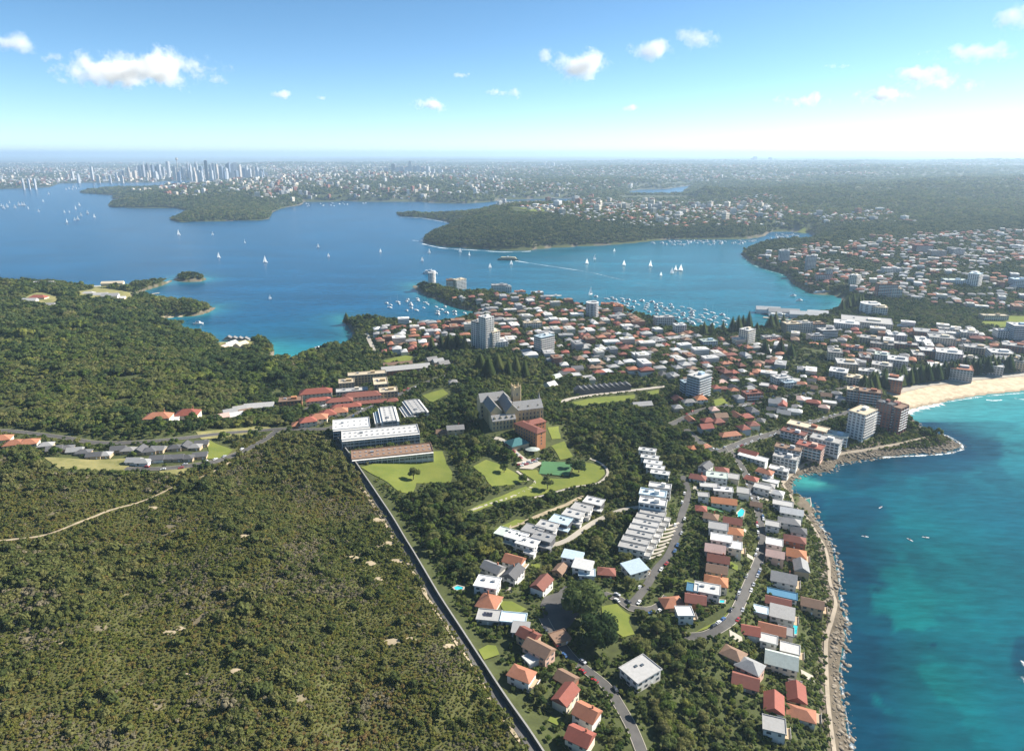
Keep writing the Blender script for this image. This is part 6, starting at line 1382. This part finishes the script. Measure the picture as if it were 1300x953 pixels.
# ------------------------------------------------------------------ vegetation shapes
olive = leaf_mat('leaves_eucalypt', [(.046, .066, .024), (.100, .124, .042), (.162, .174, .060), (.205, .195, .080)], .46)
darkg = leaf_mat('leaves_dark', [(.032, .056, .024), (.060, .092, .034), (.098, .132, .046), (.140, .165, .058)], .45)
green = leaf_mat('leaves_green', [(.046, .080, .022), (.090, .132, .032), (.145, .185, .046), (.225, .225, .060)], .45)
heath_l = leaf_mat('leaves_heath', [(.088, .118, .032), (.146, .168, .042), (.198, .188, .054), (.215, .145, .066)], .46)
bark_m = mat('bark', (.16, .12, .09), .95, nscale=1.5, rnd=.15)
def leaf_cloud(R, n_clump, n_leaf, leaf, flat=.8, base=.35, seed=0, core=True, clump_r=.42, spread=.72):
    """crown of clumped leaf faces around the origin, trunk foot at z=0; about R wide and 2*R*flat tall"""
    g = np.random.default_rng(seed); V = []; F = []; n = 0
    cz = R * flat * (1 + base)
    cc = g.normal(size=(n_clump, 3)); cc /= np.linalg.norm(cc, axis=1)[:, None]; cc[:, 2] = np.abs(cc[:, 2]) * 1.0 - .35 * (g.random(n_clump) < .4)
    cc *= spread * R * (0.75 + .4 * g.random((n_clump, 1))); cc[:, 2] *= flat; cc[:, 2] += cz
    cr = R * clump_r * (0.7 + .6 * g.random(n_clump))
    for k in range(n_clump):
        m = max(4, int(n_leaf / n_clump)); d = g.normal(size=(m, 3)); d /= np.linalg.norm(d, axis=1)[:, None]; d[:, 2] = np.where(d[:, 2] < -.3, -d[:, 2], d[:, 2])
        p = cc[k] + d * cr[k] * (0.8 + .3 * g.random((m, 1))) * np.array([1, 1, .85])
        nn_ = d + g.normal(size=(m, 3)) * .45; nn_ /= np.linalg.norm(nn_, axis=1)[:, None]
        a = np.cross(nn_, g.normal(size=(m, 3))); a /= np.linalg.norm(a, axis=1)[:, None] + 1e-9; b = np.cross(nn_, a); s = leaf * (0.6 + .8 * g.random((m, 1)))
        q = np.stack([p - a * s - b * s * .6, p + a * s - b * s * .5, p + a * s * .8 + b * s * .7, p - a * s * .9 + b * s * .6], 1).reshape(-1, 3)
        V.append(q); F.append(n + np.arange(m * 4).reshape(m, 4)); n += m * 4
        if core:
            th = np.linspace(0, 2 * PI, 7)[:-1]; ring = np.stack([np.cos(th), np.sin(th)], 1)
            c3 = cr[k] * .86; pts = np.vstack([np.column_stack([ring * c3 * .8, np.full(6, -.45 * c3)]), np.column_stack([ring * c3, np.full(6, .1 * c3)]), np.column_stack([ring * c3 * .6, np.full(6, .68 * c3)])]) + cc[k] + g.normal(size=(18, 3)) * c3 * .08
            fs = [(r * 6 + i, r * 6 + (i + 1) % 6, (r + 1) * 6 + (i + 1) % 6, (r + 1) * 6 + i) for r in range(2) for i in range(6)] + [(12, 13, 14, 15), (12, 15, 16, 17)]
            V.append(pts); F.append(n + np.array(fs)); n += 18
    return np.vstack(V), np.vstack(F)
def tree_proto_mesh(name, R, ncl, nl, leaf, m, seed, **kw):
    V, F = leaf_cloud(R, ncl, nl, leaf, seed=seed, **kw); return np_mesh(name, V, F, m)
def trunk_mesh(R, hh, seed):
    r = random.Random(seed); g = G(); top = hh
    g.tube([(0, 0, -1.5), (r.uniform(-.2, .2), r.uniform(-.2, .2), top * .4), (r.uniform(-.5, .5), r.uniform(-.5, .5), top * .85)], [R * .085, R * .06, R * .035], 7)
    for k in range(4):
        a = r.uniform(0, 6.28); g.tube([(0, 0, top * .4), (math.cos(a) * R * .3, math.sin(a) * R * .3, top * .7), (math.cos(a) * R * .55, math.sin(a) * R * .55, top * .9)], [R * .045, R * .03, R * .015], 5)
    return g.mesh('trunk', bark_m)
def pine_mesh(seed, h=24):
    g = np.random.default_rng(seed); V = []; F = []; n = 0; tiers = 15
    for t in range(tiers):
        z = h * (.16 + .82 * t / tiers); r = (1 - (t / tiers)) ** .8 * h * .20 + .4; nb = 14
        for b in range(nb):
            a = 2 * PI * (b + g.random() * .5) / nb; dx, dy = math.cos(a), math.sin(a); px_, py_ = -dy, dx; w = r * .34
            for q in range(2):
                r0, r1 = r * (.1 + .45 * q), r * (.55 + .45 * q); z0, z1 = z + .25 * q * r * .3, z + r * (.12 + .12 * q) - .3; ww = w * (1 - .3 * q)
                V.append([(dx * r0 - px_ * ww * .5, dy * r0 - py_ * ww * .5, z0), (dx * r0 + px_ * ww * .5, dy * r0 + py_ * ww * .5, z0), (dx * r1 + px_ * ww, dy * r1 + py_ * ww, z1 + .3 * g.random()), (dx * r1 - px_ * ww, dy * r1 - py_ * ww, z1)]); F.append(n + np.arange(4)); n += 4
    V = np.array(V).reshape(-1, 3); F = np.array(F); k = 8
    rings = [(h * .16, h * .06), (h * .3, h * .075), (h * .55, h * .05), (h * .8, h * .025), (h * .98, .1)]
    C_ = np.array([(math.cos(2 * PI * i / k) * r * (1 + .25 * ((i + q) % 2)), math.sin(2 * PI * i / k) * r * (1 + .25 * ((i + q) % 2)), z) for q, (z, r) in enumerate(rings) for i in range(k)])
    CF = np.array([(q * k + i, q * k + (i + 1) % k, q * k + k + (i + 1) % k, q * k + k + i) for q in range(len(rings) - 1) for i in range(k)])
    return np_mesh('pine_crown', np.vstack([V, C_]), np.vstack([F, CF + len(V)]), darkg)
# prototypes: crowns of unit-like size R=5 m
P_OL = [tree_proto_mesh('crown_source', 5, 8, 200, .62, olive, 100 + k, flat=.7) for k in range(5)] + [tree_proto_mesh('crown_source', 5, 7, 200, .62, darkg, 120 + k, flat=.85) for k in range(3)] + [tree_proto_mesh('crown_source', 5, 7, 190, .6, green, 140 + k, flat=.75) for k in range(2)]
P_SH = [tree_proto_mesh('shrub_source', 1.0, 4, 46, .24, heath_l, 200 + k, flat=.58, base=.05, clump_r=.55) for k in range(6)] + [tree_proto_mesh('shrub_source', 1.0, 4, 46, .26, olive, 220 + k, flat=.9, base=.05, clump_r=.55) for k in range(2)] + [tree_proto_mesh('shrub_source', 1.0, 5, 40, .2, leaf_mat('leaves_dry', [(.10, .095, .06), (.15, .135, .085), (.19, .165, .11)], .2), 230, flat=.6, base=.05, clump_r=.5)]
P_FR = [tree_proto_mesh('clump_source', 5, 9, 70, 1.1, mm, 300 + k, flat=.5, base=.0) for k, mm in enumerate((olive, darkg, olive, green))]

# ------------------------------------------------------------------ single trees
TREES = {}
def tree_kind(key, R, ncl, nl, leaf, m, flat, seed):
    r = empty('tree', (0, 0, 0)); link('trunk', trunk_mesh(R, R * flat * 1.9, seed), r); link('crown', tree_proto_mesh('crown', R, ncl, nl, leaf, m, seed, flat=flat, core=True), r); TREES[key] = [r, False]; return r
tree_kind('gum', 5, 11, 620, .42, olive, .95, 401); tree_kind('gum2', 5, 9, 560, .44, olive, .8, 402); tree_kind('dark', 5, 12, 680, .42, darkg, .9, 403); tree_kind('dark2', 5, 10, 620, .42, darkg, .75, 404); tree_kind('bright', 5, 9, 560, .42, green, .8, 405); tree_kind('bright2', 5, 11, 600, .42, green, .9, 406)
tree_kind('fig', 11.5, 26, 2600, .62, darkg, .62, 407)
KN = dict(gum='grey-green spreading tree', gum2='low olive tree', dark='dark round tree', dark2='dark low spreading tree', bright='bright green bushy tree', bright2='tall bright green tree', fig='giant dark fig tree')
def tree(key, X, Y, sc, label, group=None, cat='tree'):
    r, u = TREES[key]; z = float(H(X, Y)) - .3
    if not u: o = r; TREES[key][1] = True; o.location = (X, Y, z); o.rotation_euler = (0, 0, RND.random() * 6.28); o.scale = (sc,) * 3
    else: o = copy_tree(r, None, (X, Y, z), RND.random() * 6.28, sc)
    o.name = 'tree'; T(o, label, cat, group); return o
X, Y, Z = place(738, 778); tree('fig', X, Y, 1.12, 'giant dark fig tree overhanging the street beside the reserve lawn'); occ_rect(X, Y, 26, 26, 0, 1)
X, Y, Z = place(762, 818); tree('fig', X, Y, .95, 'broad dark fig tree below the reserve lawn'); occ_rect(X, Y, 20, 20, 0, 1)
for x, y, s, k, lb in ((525, 609, 1.0, 'gum', 'lone round tree standing on the mown lawn'), (695, 621, 1.05, 'dark', 'lone dark tree on the oval lawn edge'), (735, 600, 1.35, 'dark2', 'dark spreading tree shading the tennis court'), (724, 594, .9, 'dark', 'dark tree at the corner of the tennis court'),
                       (700, 630, .7, 'dark2', 'small dark tree beside the curving path'), (601, 540, 1.5, 'gum', 'broad olive tree between the college and the stone house'), (590, 525, 1.5, 'dark', 'dark tree before the college north wing'), (640, 600, .8, 'dark', 'small dark tree above the stair path'),
                       (664, 612, .8, 'bright', 'bright bush at the foot of the stair path'), (780, 800, .5, 'bright', 'little shrub casting a shadow on the reserve lawn')):
    X, Y, Z = place(x, y); tree(k, X, Y, s, lb)
# pines
pr = empty('pine_tree', (0, 0, 0)); G().cyl(0, 0, -1, 23.6, .45, .08, 7).build('trunk', bark_m, pr); link('crown', pine_mesh(7), pr); pn = [0]
def pine(X, Y, s, label, group):
    z = float(H(X, Y)) - .2
    w_ = s * RND.uniform(1.1, 1.6)
    if pn[0] == 0: o = pr; o.location = (X, Y, z); o.scale = (w_, w_, s)
    else: o = copy_tree(pr, None, (X, Y, z), RND.random() * 6, (w_, w_, s))
    pn[0] += 1; o.name = 'pine_tree'; T(o, label, 'pine tree', group)
bl = smooth_line([place(p[0], p[1])[:2] for p in ((1098, 505), (1120, 496), (1181, 484), (1246, 476), (1300, 471), (1360, 467))], 9)
for k, q in enumerate(bl):
    for row in range(2):
        if RND.random() < .08: continue
        pine(q[0] + RND.uniform(-2, 2) + row * 5, q[1] + row * 12 + RND.uniform(-2, 2), RND.uniform(.8, 1.2), 'tall dark pine in the double row behind the surf beach', 'pines behind the surf beach')
for x, y, s in ((893, 426, 1.1), (903, 424, .9), (917, 424, 1.0), (929, 423, 1.3), (936, 425, 1.5), (942, 421, 1.3), (949, 423, 1.7), (977, 420, 1.3), (983, 418, 1.4), (993, 417, 1.2), (960, 424, .9), (1075, 392, 1.2), (1082, 389, 1.2), (1089, 392, 1.3), (1093, 388, 1.1), (1068, 396, 1.1)):
    X, Y, Z = place(x, y); pine(X, Y, s, 'tall dark pine along the ferry cove promenade', 'pines along the ferry cove')
for x, y, s in ((990, 451, 1.2), (1003, 455, 1.0), (970, 452, 1.1), (440, 412, 1.0), (560, 445, 1.2), (570, 448, 1.3), (580, 445, 1.2), (548, 447, 1.1), (590, 449, 1.2), (620, 480, 1.2), (632, 476, 1.2), (645, 480, 1.1), (655, 477, 1.2), (666, 482, 1.2), (610, 472, 1.1)):
    X, Y, Z = place(x, y); pine(X, Y, s, 'tall dark pine standing among the trees of the ridge' if y < 470 or x > 605 else 'tall pine', 'pines on the ridge')

# ------------------------------------------------------------------ woods, gardens and heath
TMARK = [((560, 640), 'in the wood below the mown lawn'), ((620, 690), 'in the wood inside the stone wall'), ((580, 520), 'in the grounds north of the college'), ((620, 600), 'in the shrub belt between the lawns'), ((780, 560), 'in the wood east of the college'), ((760, 640), 'between the oval lawn and the modern row'),
         ((850, 560), 'in the wood above the road junction'), ((780, 690), 'in the gully below the stepped townhouses'), ((700, 740), 'in gardens around the fig street'), ((640, 810), 'in gardens inside the stone wall'), ((860, 740), 'between the sloping street and the cliff street'), ((860, 830), 'in the wood below the reserve'),
         ((920, 640), 'on the hillside above the cliff street'), ((1030, 740), 'on the bushy cliff below the houses'), ((1000, 850), 'in the lowest cliff gardens'), ((1140, 545), 'around the white and brick towers by the point'), ((480, 600), 'along the lawn side of the stone wall')]
def tmark(px, py): return min(TMARK, key=lambda q: (q[0][0] - px) ** 2 + (q[0][1] - py) ** 2)[1]
# near woods
x, y = grid_pts(215, 1500, 5.6, .9); z = H(x, y); d = LD(x, y); px_, py_ = proj(x, y, z)
heath_m = inside(px_, py_, HEATH)
sand = inside(x, y, BEACHW); town = inside(px_, py_, FILL_A) | ((px_ > 1000) & (py_ < 500))
dens = fbm(x / 40, y / 40, 81, 3)
keep = (d > np.where(px_ > 960, 9, 4)) & ~heath_m & ~sand & ~occupied(x, y) & (dens > .27) & (~town | (NR.random(len(x)) < .92)) & (py_ > 0)
cliff = (px_ > 960) & (py_ > 560) & (d < 34)
sz = (0.62 + .55 * NR.random(len(x)) ** 1.4) * np.where(town, .80, 1.0) * np.where(y > 800, 1.08, .9)
bushy = (py_ > 700) & (px_ > 560); sz *= np.where(bushy, .85, 1.0)
left = (px_ < 430) & (py_ < 545); sz *= np.where(left, 1.05 * (0.75 + .65 * sstep(.3, .72, fbm(x / 26, y / 26, 83, 2))) * np.where(NR.random(len(x)) < .1, 1.3, 1), .92)
no5 = near_occ(x, y, 5.0); no9 = near_occ(x, y, 9.0); rr_ = NR.random(len(x)); sz *= np.where(no5 & ~town, np.where(rr_ < .2, .8, .5), np.where(no9 & ~town & (rr_ < .75), .68, 1.0)); keep &= town | ~near_occ(x, y, 2.2)
sz *= np.where(cliff, .42, 1.0) * np.where((py_ > 560) & (px_ > 900), .72, 1.0)
keep &= ~((cliff) & (d < 8))
x, y, z, px_, py_, sz, town, left = [q[keep] for q in (x, y, z, px_, py_, sz, town, left)]
# the largest near ones become single trees
vis = (px_ > 430) & (px_ < 1290) & (py_ > 505) & (py_ < 960) & ~left
score = sz * 867 / np.hypot(y, 250) * vis
pick = np.argsort(-score)[:205]; single = np.zeros(len(x), bool); single[pick] = True
single &= vis
for i in np.where(single)[0]:
    k = RND.choice(('gum', 'gum', 'gum2', 'dark', 'dark2', 'bright', 'bright2')); wh = tmark(px_[i], py_[i])
    tree(k, float(x[i]), float(y[i]), float(sz[i]) * 1.08, f'{KN[k]} {wh}', f'{KN[k]}s {wh}')
rest = ~single; x, y, z, sz, town, left = x[rest], y[rest], z[rest], sz[rest], town[rest], left[rest]
n = len(x); big = fbm(x / 120, y / 120, 91, 3)
ids = np.where(NR.random(n) < sstep(.35, .65, big) * .7 + .08, NR.integers(5, 8, n), NR.integers(0, 5, n)); ids = np.where(NR.random(n) < np.where(town, .32, .24), NR.integers(8, 10, n), ids)
S = np.column_stack([sz * NR.uniform(.85, 1.15, n), sz * NR.uniform(.85, 1.15, n), sz * NR.uniform(.75, 1.2, n)])
S[left] *= np.array([1, 1, .8])
scatter('woodland', x, y, z - .5 - S[:, 2] * .8, S, NR.random(n) * 6.28, ids, P_OL, 'dense canopy of bushland and garden trees', 'woodland')
NWOOD = n
# middle distance
x, y = grid_pts(1500, 2700, 9.0, .9); z = H(x, y); d = LD(x, y); px_, py_ = proj(x, y, z)
town = inside(px_, py_, FILL_A) | inside(px_, py_, FILL_C)
keep = (d > 5) & ~occupied(x, y) & (~town | (NR.random(len(x)) < .95))
x, y, z, town, px_ = x[keep], y[keep], z[keep], town[keep], px_[keep]; n = len(x); sz = NR.uniform(.8, 1.5, n) * np.where(town, .78, 1) * np.where(px_ < 300, .85, 1)
S = np.column_stack([sz * 1.1, sz * 1.1, sz * NR.uniform(.7, 1.1, n)])
ids = np.where(NR.random(n) < .45, NR.integers(5, 8, n), NR.integers(0, 5, n))
scatter('distant_woodland', x, y, z - .5 - S[:, 2] * .8, S, NR.random(n) * 6.28, ids, P_OL, 'tree canopy around the harbour headlands and streets beyond the town', 'woodland')
# far
fx_ = []
for y0, y1, s, R in ((2700, 4200, 14, 1.7), (4200, 6500, 34, 3.0), (6500, 10000, 60, 4.6), (10000, 18000, 120, 8)):
    x, y = grid_pts(y0, y1, s, .95, 1.02); z = H(x, y); px_, py_ = proj(x, y, z); f = in_forest(px_, py_)
    k = (LD(x, y) > 2) & (f | (NR.random(len(x)) < .62)) & ~((px_ > 650) & (px_ < 706) & (py_ > 262.5) & (py_ < 270.5)) & ~((px_ > 785) & (px_ < 885) & (py_ > 248.3) & (py_ < 252.5)) & ~((px_ > 996) & (px_ < 1026) & (py_ > 291) & (py_ < 294)); x, y, z = x[k], y[k], z[k]; n = len(x); sz = R * NR.uniform(.75, 1.3, n)
    fx_.append((x, y, z - 1, np.column_stack([sz, sz, np.minimum(sz, 3.2) * NR.uniform(.6, 1.1, n)]), NR.random(n) * 6.28, NR.integers(0, 4, n)))
scatter('far_woodland', *[np.concatenate([f[i] for f in fx_]) for i in range(6)], P_FR, 'blue-green tree cover of the far shores and suburbs', 'woodland')
# heath
x, y = grid_pts(205, 640, 1.5, .95); z = H(x, y); px_, py_ = proj(x, y, z)
rk = fbm(x / 18, y / 18, 21, 4); dn = fbm(x / 7, y / 7, 23, 3); br = fbm(x / 60, y / 60, 25, 3)
keep = inside(px_, py_, HEATH) & ~occupied(x, y) & (rk < .80) & (dn > .12)
x, y, z, rk, dn, br, px_, py_ = [q[keep] for q in (x, y, z, rk, dn, br, px_, py_)]; n = len(x)
sz = NR.uniform(.72, 1.3, n) * (0.7 + .7 * sstep(.35, .7, dn)) * (.85 + .5 * sstep(.5, .75, br)); tall = (NR.random(n) < .02 + .25 * ((px_ < 85) & (py_ > 690) & (py_ < 800)) + .12 * (py_ < 625)); sz = np.where(tall, sz * 1.9, sz)
ids = np.where(tall | (NR.random(n) < .12 + .4 * sstep(.52, .68, br)), NR.integers(6, 8, n), NR.integers(0, 6, n)); ids = np.where(NR.random(n) < .04 + .5 * sstep(.56, .7, fbm(x / 33, y / 33, 29, 3)), 8, ids)
scatter('heath_shrubs', x, y, z - .15, np.column_stack([sz, sz, sz * NR.uniform(.7, 1.15, n)]), NR.random(n) * 6.28, ids, P_SH, 'low olive and brown heath scrub covering the headland plateau', 'heath')
NHEATH = n
# rocks along the ocean shore
def boulder(seed):
    g = np.random.default_rng(seed); t = (1 + 5 ** .5) / 2
    v = np.array([(-1, t, 0), (1, t, 0), (-1, -t, 0), (1, -t, 0), (0, -1, t), (0, 1, t), (0, -1, -t), (0, 1, -t), (t, 0, -1), (t, 0, 1), (-t, 0, -1), (-t, 0, 1)]) / 1.9; v = v * g.uniform(.65, 1.25, (12, 1)); v[:, 2] *= .6
    f = [(0, 11, 5), (0, 5, 1), (0, 1, 7), (0, 7, 10), (0, 10, 11), (1, 5, 9), (5, 11, 4), (11, 10, 2), (10, 7, 6), (7, 1, 8), (3, 9, 4), (3, 4, 2), (3, 2, 6), (3, 6, 8), (3, 8, 9), (4, 9, 5), (2, 4, 11), (6, 2, 10), (8, 6, 7), (9, 8, 1)]
    return np_mesh('boulder', v, np.array(f), mat('shore_rock', (.24, .20, .15), .9, nscale=.8, col2=(.09, .078, .062), rnd=.3))
x, y = grid_pts(180, 1250, 2.0, .95); d = LD(x, y); z = H(x, y); px_, py_ = proj(x, y, z)
i_ = np.where((px_ > 990) & (np.abs(d) < 40))[0]; x, y, d, z, px_, py_ = x[i_], y[i_], d[i_], z[i_], px_[i_], py_[i_]
do = seg_dist(x, y, ocw, False); point = (py_ < 600) & (py_ > 545)
keep = (do < np.where(point, 22, 13) * (.4 + .9 * fbm(x / 12, y / 12, 95, 2))) & (d > -5) & ~inside(x, y, BEACHW) & (py_ > 538) & (NR.random(len(x)) < .85) & ~occupied(x, y)
x, y, z, d = x[keep], y[keep], z[keep], d[keep]; n = len(x); s = .5 + 1.7 * NR.random(n) ** 2.5
scatter('shore_rocks', x, y, np.maximum(z, -.4) + .1, np.column_stack([s * NR.uniform(.8, 1.5, n), s, s * NR.uniform(.6, 1.1, n)]), NR.random(n) * 6.28, NR.integers(0, 5, n), [boulder(k) for k in range(5)], 'tumbled brown boulders along the ocean shore', 'rocks')
# shrubs on the cliff and at the lawn edges
x, y = grid_pts(230, 900, 2.6, .95); z = H(x, y); d = LD(x, y); px_, py_ = proj(x, y, z)
keep = (d > 7) & (px_ > 430) & ~inside(px_, py_, HEATH) & ~occupied(x, y) & (py_ > 500) & ~inside(x, y, BEACHW) & (NR.random(len(x)) < np.where((px_ > 950) & (d < 40), .9, .6))
x, y, z = x[keep], y[keep], z[keep]; n = len(x); s = NR.uniform(.8, 1.7, n)
P_GS = [tree_proto_mesh('bush_source', 1.0, 4, 50, .26, mm, 250 + k, flat=.85, base=.05, clump_r=.55) for k, mm in enumerate((green, olive, green, darkg))]
scatter('garden_shrubs', x, y, z - .1, np.column_stack([s, s, s * .9]), NR.random(n) * 6.28, NR.integers(0, 4, n), P_GS, 'low green shrubs between the gardens and on the cliff', 'shrubs')
for c in cars:
    if c not in cused:
        for ch in list(cars[c].children): bpy.data.objects.remove(ch)
        bpy.data.objects.remove(cars[c])
for k, (r, u) in TREES.items():
    if not u:
        for ch in list(r.children): bpy.data.objects.remove(ch)
        bpy.data.objects.remove(r)

# ------------------------------------------------------------------ haze
hz = G().box(-90000, 90000, -6000, 90000, -12, 420).mesh('haze'); hz_m = bpy.data.materials.new('haze_air'); hz_m.use_nodes = True; nt = hz_m.node_tree; nt.nodes.clear()
pv = nt.nodes.new('ShaderNodeVolumePrincipled'); pv.inputs['Color'].default_value = (.60, .80, 1, 1); pv.inputs['Density'].default_value = 5.6e-5; pv.inputs['Anisotropy'].default_value = .25
mo = nt.nodes.new('ShaderNodeOutputMaterial'); nt.links.new(pv.outputs[0], mo.inputs['Volume']); hz.materials.append(hz_m); T(link('haze', hz), 'pale blue air haze over the harbour and far suburbs', None, kind='stuff')

# ------------------------------------------------------------------ clouds
def cloud_mat():
    m = bpy.data.materials.new('cloud'); m.use_nodes = True; nt = m.node_tree; N = nt.nodes; L = nt.links; N.clear()
    tc = N.new('ShaderNodeTexCoord'); ge = N.new('ShaderNodeNewGeometry')
    ln = N.new('ShaderNodeVectorMath'); ln.operation = 'LENGTH'; L.new(tc.outputs['Object'], ln.inputs[0])
    mp = N.new('ShaderNodeVectorMath'); mp.operation = 'SCALE'; mp.inputs['Scale'].default_value = 1 / 330.; L.new(ge.outputs['Position'], mp.inputs[0])
    nz = N.new('ShaderNodeTexNoise'); nz.inputs['Scale'].default_value = 1.0; nz.inputs['Detail'].default_value = 8; nz.inputs['Roughness'].default_value = .66; L.new(mp.outputs[0], nz.inputs['Vector'])
    a = N.new('ShaderNodeMath'); a.operation = 'MULTIPLY_ADD'; a.inputs[1].default_value = 4.6; a.inputs[2].default_value = -1.7; L.new(nz.outputs['Fac'], a.inputs[0])
    b = N.new('ShaderNodeMath'); b.operation = 'MULTIPLY_ADD'; b.inputs[1].default_value = -1.15; L.new(ln.outputs['Value'], b.inputs[0]); L.new(a.outputs[0], b.inputs[2])
    c = N.new('ShaderNodeMath'); c.operation = 'MULTIPLY'; c.inputs[1].default_value = .010; c.use_clamp = False; mx = N.new('ShaderNodeMath'); mx.operation = 'MAXIMUM'; mx.inputs[1].default_value = 0; L.new(b.outputs[0], mx.inputs[0]); L.new(mx.outputs[0], c.inputs[0])
    pv = N.new('ShaderNodeVolumePrincipled'); pv.inputs['Color'].default_value = (1, 1, 1, 1); pv.inputs['Anisotropy'].default_value = .0; L.new(c.outputs[0], pv.inputs['Density'])
    o = N.new('ShaderNodeOutputMaterial'); L.new(pv.outputs[0], o.inputs['Volume']); return m
cm = cloud_mat()
bm_ = __import__('bmesh').new(); __import__('bmesh').ops.create_icosphere(bm_, subdivisions=3, radius=1.0); cme = bpy.data.meshes.new('cloud'); bm_.to_mesh(cme); bm_.free(); cme.materials.append(cm)
CL = [(18, 54, 62, 26, 'small round cloud'), (63, 73, 26, 16, 'wispy scrap of cloud'), (150, 95, 150, 34, 'long trailing cloud'), (195, 88, 170, 50, 'largest long white cloud'), (357, 121, 34, 12, 'little flat cloud'), (408, 125, 16, 7, 'tiny fleck of cloud'), (545, 133, 50, 20, 'pale broken cloud'), (586, 96, 22, 9, 'faint scrap of cloud'),
      (640, 119, 44, 17, 'small bright cloud'), (693, 66, 28, 22, 'upturned tail of cloud'), (737, 85, 96, 40, 'plump white cumulus cloud'), (830, 65, 78, 26, 'flat bright cloud'), (880, 51, 66, 30, 'rising bright cloud'), (798, 135, 28, 11, 'little low cloud'), (1020, 127, 66, 18, 'grey-based low cloud'), (1118, 122, 74, 20, 'low cloud bank'),
      (1065, 85, 38, 11, 'thin slanting cloud'), (1168, 97, 84, 26, 'broad bright cloud'), (1226, 111, 44, 22, 'soft bright puff'), (1236, 67, 108, 26, 'long bright cloud'), (1300, 24, 60, 44, 'high cloud'), (1185, 108, 60, 16, 'thin cloud bank')]
for x, y, w, h, lb in CL:
    a, yy, zz = ray(x, y); t = (1500 - CAM_H) / zz
    dist = t * math.sqrt(a * a + yy * yy); o = link('cloud', cme); o.location = (a * t, yy * t, 1500); sx = w * t / FPX / 2; o.scale = (sx * 1.18, max(sx * .7, 250), h * t / FPX / 2 * 1.25)
    o.rotation_euler = (0, 0, -math.atan2(a, yy))
    side = 'left of' if x < 500 else ''
    T(o, lb + (' above the city skyline' if x < 330 else ' above the northern hill towers' if x < 600 else ' above the bushy headland and middle suburbs' if x < 900 else ' over the hazy northern ridge'), 'cloud')
SC.cycles.volume_step_rate = 0.5; SC.cycles.volume_max_steps = 256
print('COUNTS', HOUSES, len(far_houses), NWOOD, NHEATH, pn[0], len(bpy.data.objects))
